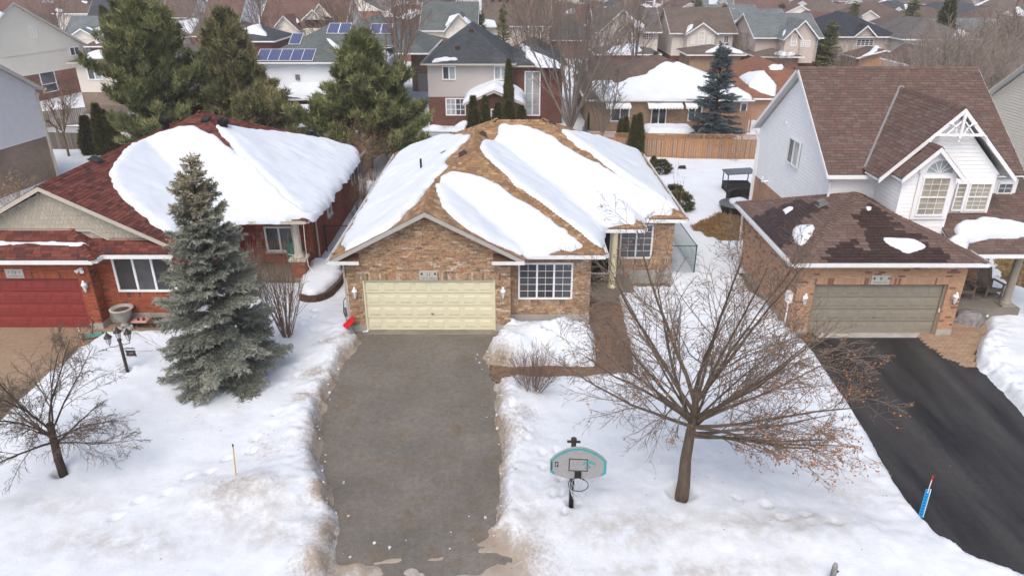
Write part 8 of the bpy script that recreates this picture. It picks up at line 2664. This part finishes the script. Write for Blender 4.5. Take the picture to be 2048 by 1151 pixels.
# broken lumps of snow and ice thrown up along the driveway edges
rnd = random.Random(44); LV, LF = [], []
ico = [(0, 0, 1), (.89, 0, .45), (.28, .85, .45), (-.72, .53, .45), (-.72, -.53, .45), (.28, -.85, .45), (.72, .53, -.45), (-.28, .85, -.45), (-.89, 0, -.45), (-.28, -.85, -.45), (.72, -.53, -.45), (0, 0, -1)]
icf = [(0, 1, 2), (0, 2, 3), (0, 3, 4), (0, 4, 5), (0, 5, 1), (1, 6, 2), (2, 7, 3), (3, 8, 4), (4, 9, 5), (5, 10, 1), (6, 7, 2), (7, 8, 3), (8, 9, 4), (9, 10, 5), (10, 6, 1), (11, 7, 6), (11, 8, 7), (11, 9, 8), (11, 10, 9), (11, 6, 10)]
edge = [(a, b) for a, b in zip(drive11, drive11[1:])]
for i in range(520):
    a, b = rnd.choice(edge); t = rnd.random(); x, y = a[0] + (b[0] - a[0]) * t, a[1] + (b[1] - a[1]) * t
    x += rnd.gauss(0, .28); y += rnd.gauss(0, .2)
    if y > 23 or y < 9.5: continue
    hit, loc, *_r = snow_front.ray_cast(Vector((x, y, 3)), Vector((0, 0, -1)))
    if (not hit or loc.z < .03) and rnd.random() > .07: continue
    z = max(loc.z, .015) if hit else .015
    s = rnd.choice((.012, .018, .025, .035, .05)) * rnd.uniform(.7, 1.2)
    k = len(LV); sx, sy, sz_ = s * rnd.uniform(.7, 1.4), s * rnd.uniform(.7, 1.3), s * rnd.uniform(.5, .9)
    for v in ico:
        j = rnd.uniform(.75, 1.2); LV.append((x + v[0] * sx * j, y + v[1] * sy * j, z + v[2] * sz_ * j + s * .2))
    LF += [tuple(k + q for q in f_) for f_ in icf]
nV = len(LV)
dv = np.repeat(np.random.default_rng(1).uniform(0, .55, nV // 12), 12)
tag(np_mesh('snow_lumps', np.array(LV), np.array(LF), M_SNOWG, None, False, {'dirt': dv, 'grey': dv}), 'broken lumps of dirty snow along the grey driveway edges', None, None, 'stuff')
# dead grass blades on the bare lawn patches
rng = np.random.default_rng(5)
for poly, n_, lab in ((grass9, 2600, 'dead tawny grass blades beside the round patio table'), (lawn9, 1500, 'dead grass blades by the porch of the white house'), (side9, 900, 'dead grass blades along the right garage wall')):
    xs, ys = [p[0] for p in poly], [p[1] for p in poly]
    X = rng.uniform(min(xs) - .3, max(xs) + .3, n_ * 2); Y = rng.uniform(min(ys) - .3, max(ys) + .3, n_ * 2)
    ok = sdf_poly(X, Y, poly) > -.25
    X, Y = X[ok][:n_], Y[ok][:n_]
    P = np.stack([X, Y, np.full(len(X), .03)], -1); D = np.tile([0, 0, 1.0], (len(X), 1))
    V, F, tn = sprig_mesh(P, D, np.full(len(X), .11), rng.uniform(0, 1, len(X)), 6, .012, (.3, 1.2), rng, 1.0)
    tag(np_mesh('dead_grass', V, F, M_DRYNEED, None, False, {'tone': tn}), lab, None, None, 'stuff')

# ================================================================== thin winter haze over the whole place
m = MB(); m.box(-420, -40, -1.0, 420, 480, 14.2)
hz = m.build('haze', None)
hm = bpy.data.materials.new('haze'); hm.use_nodes = True
for n_ in list(hm.node_tree.nodes): hm.node_tree.nodes.remove(n_)
pv = hm.node_tree.nodes.new('ShaderNodeVolumePrincipled'); pv.inputs['Color'].default_value = (.93, .95, 1.0, 1); pv.inputs['Density'].default_value = .0006
ho = hm.node_tree.nodes.new('ShaderNodeOutputMaterial'); hm.node_tree.links.new(pv.outputs[0], ho.inputs['Volume'])
hz.data.materials.append(hm)
tag(hz, 'thin pale winter haze over the far rows of houses', None, None, 'stuff')
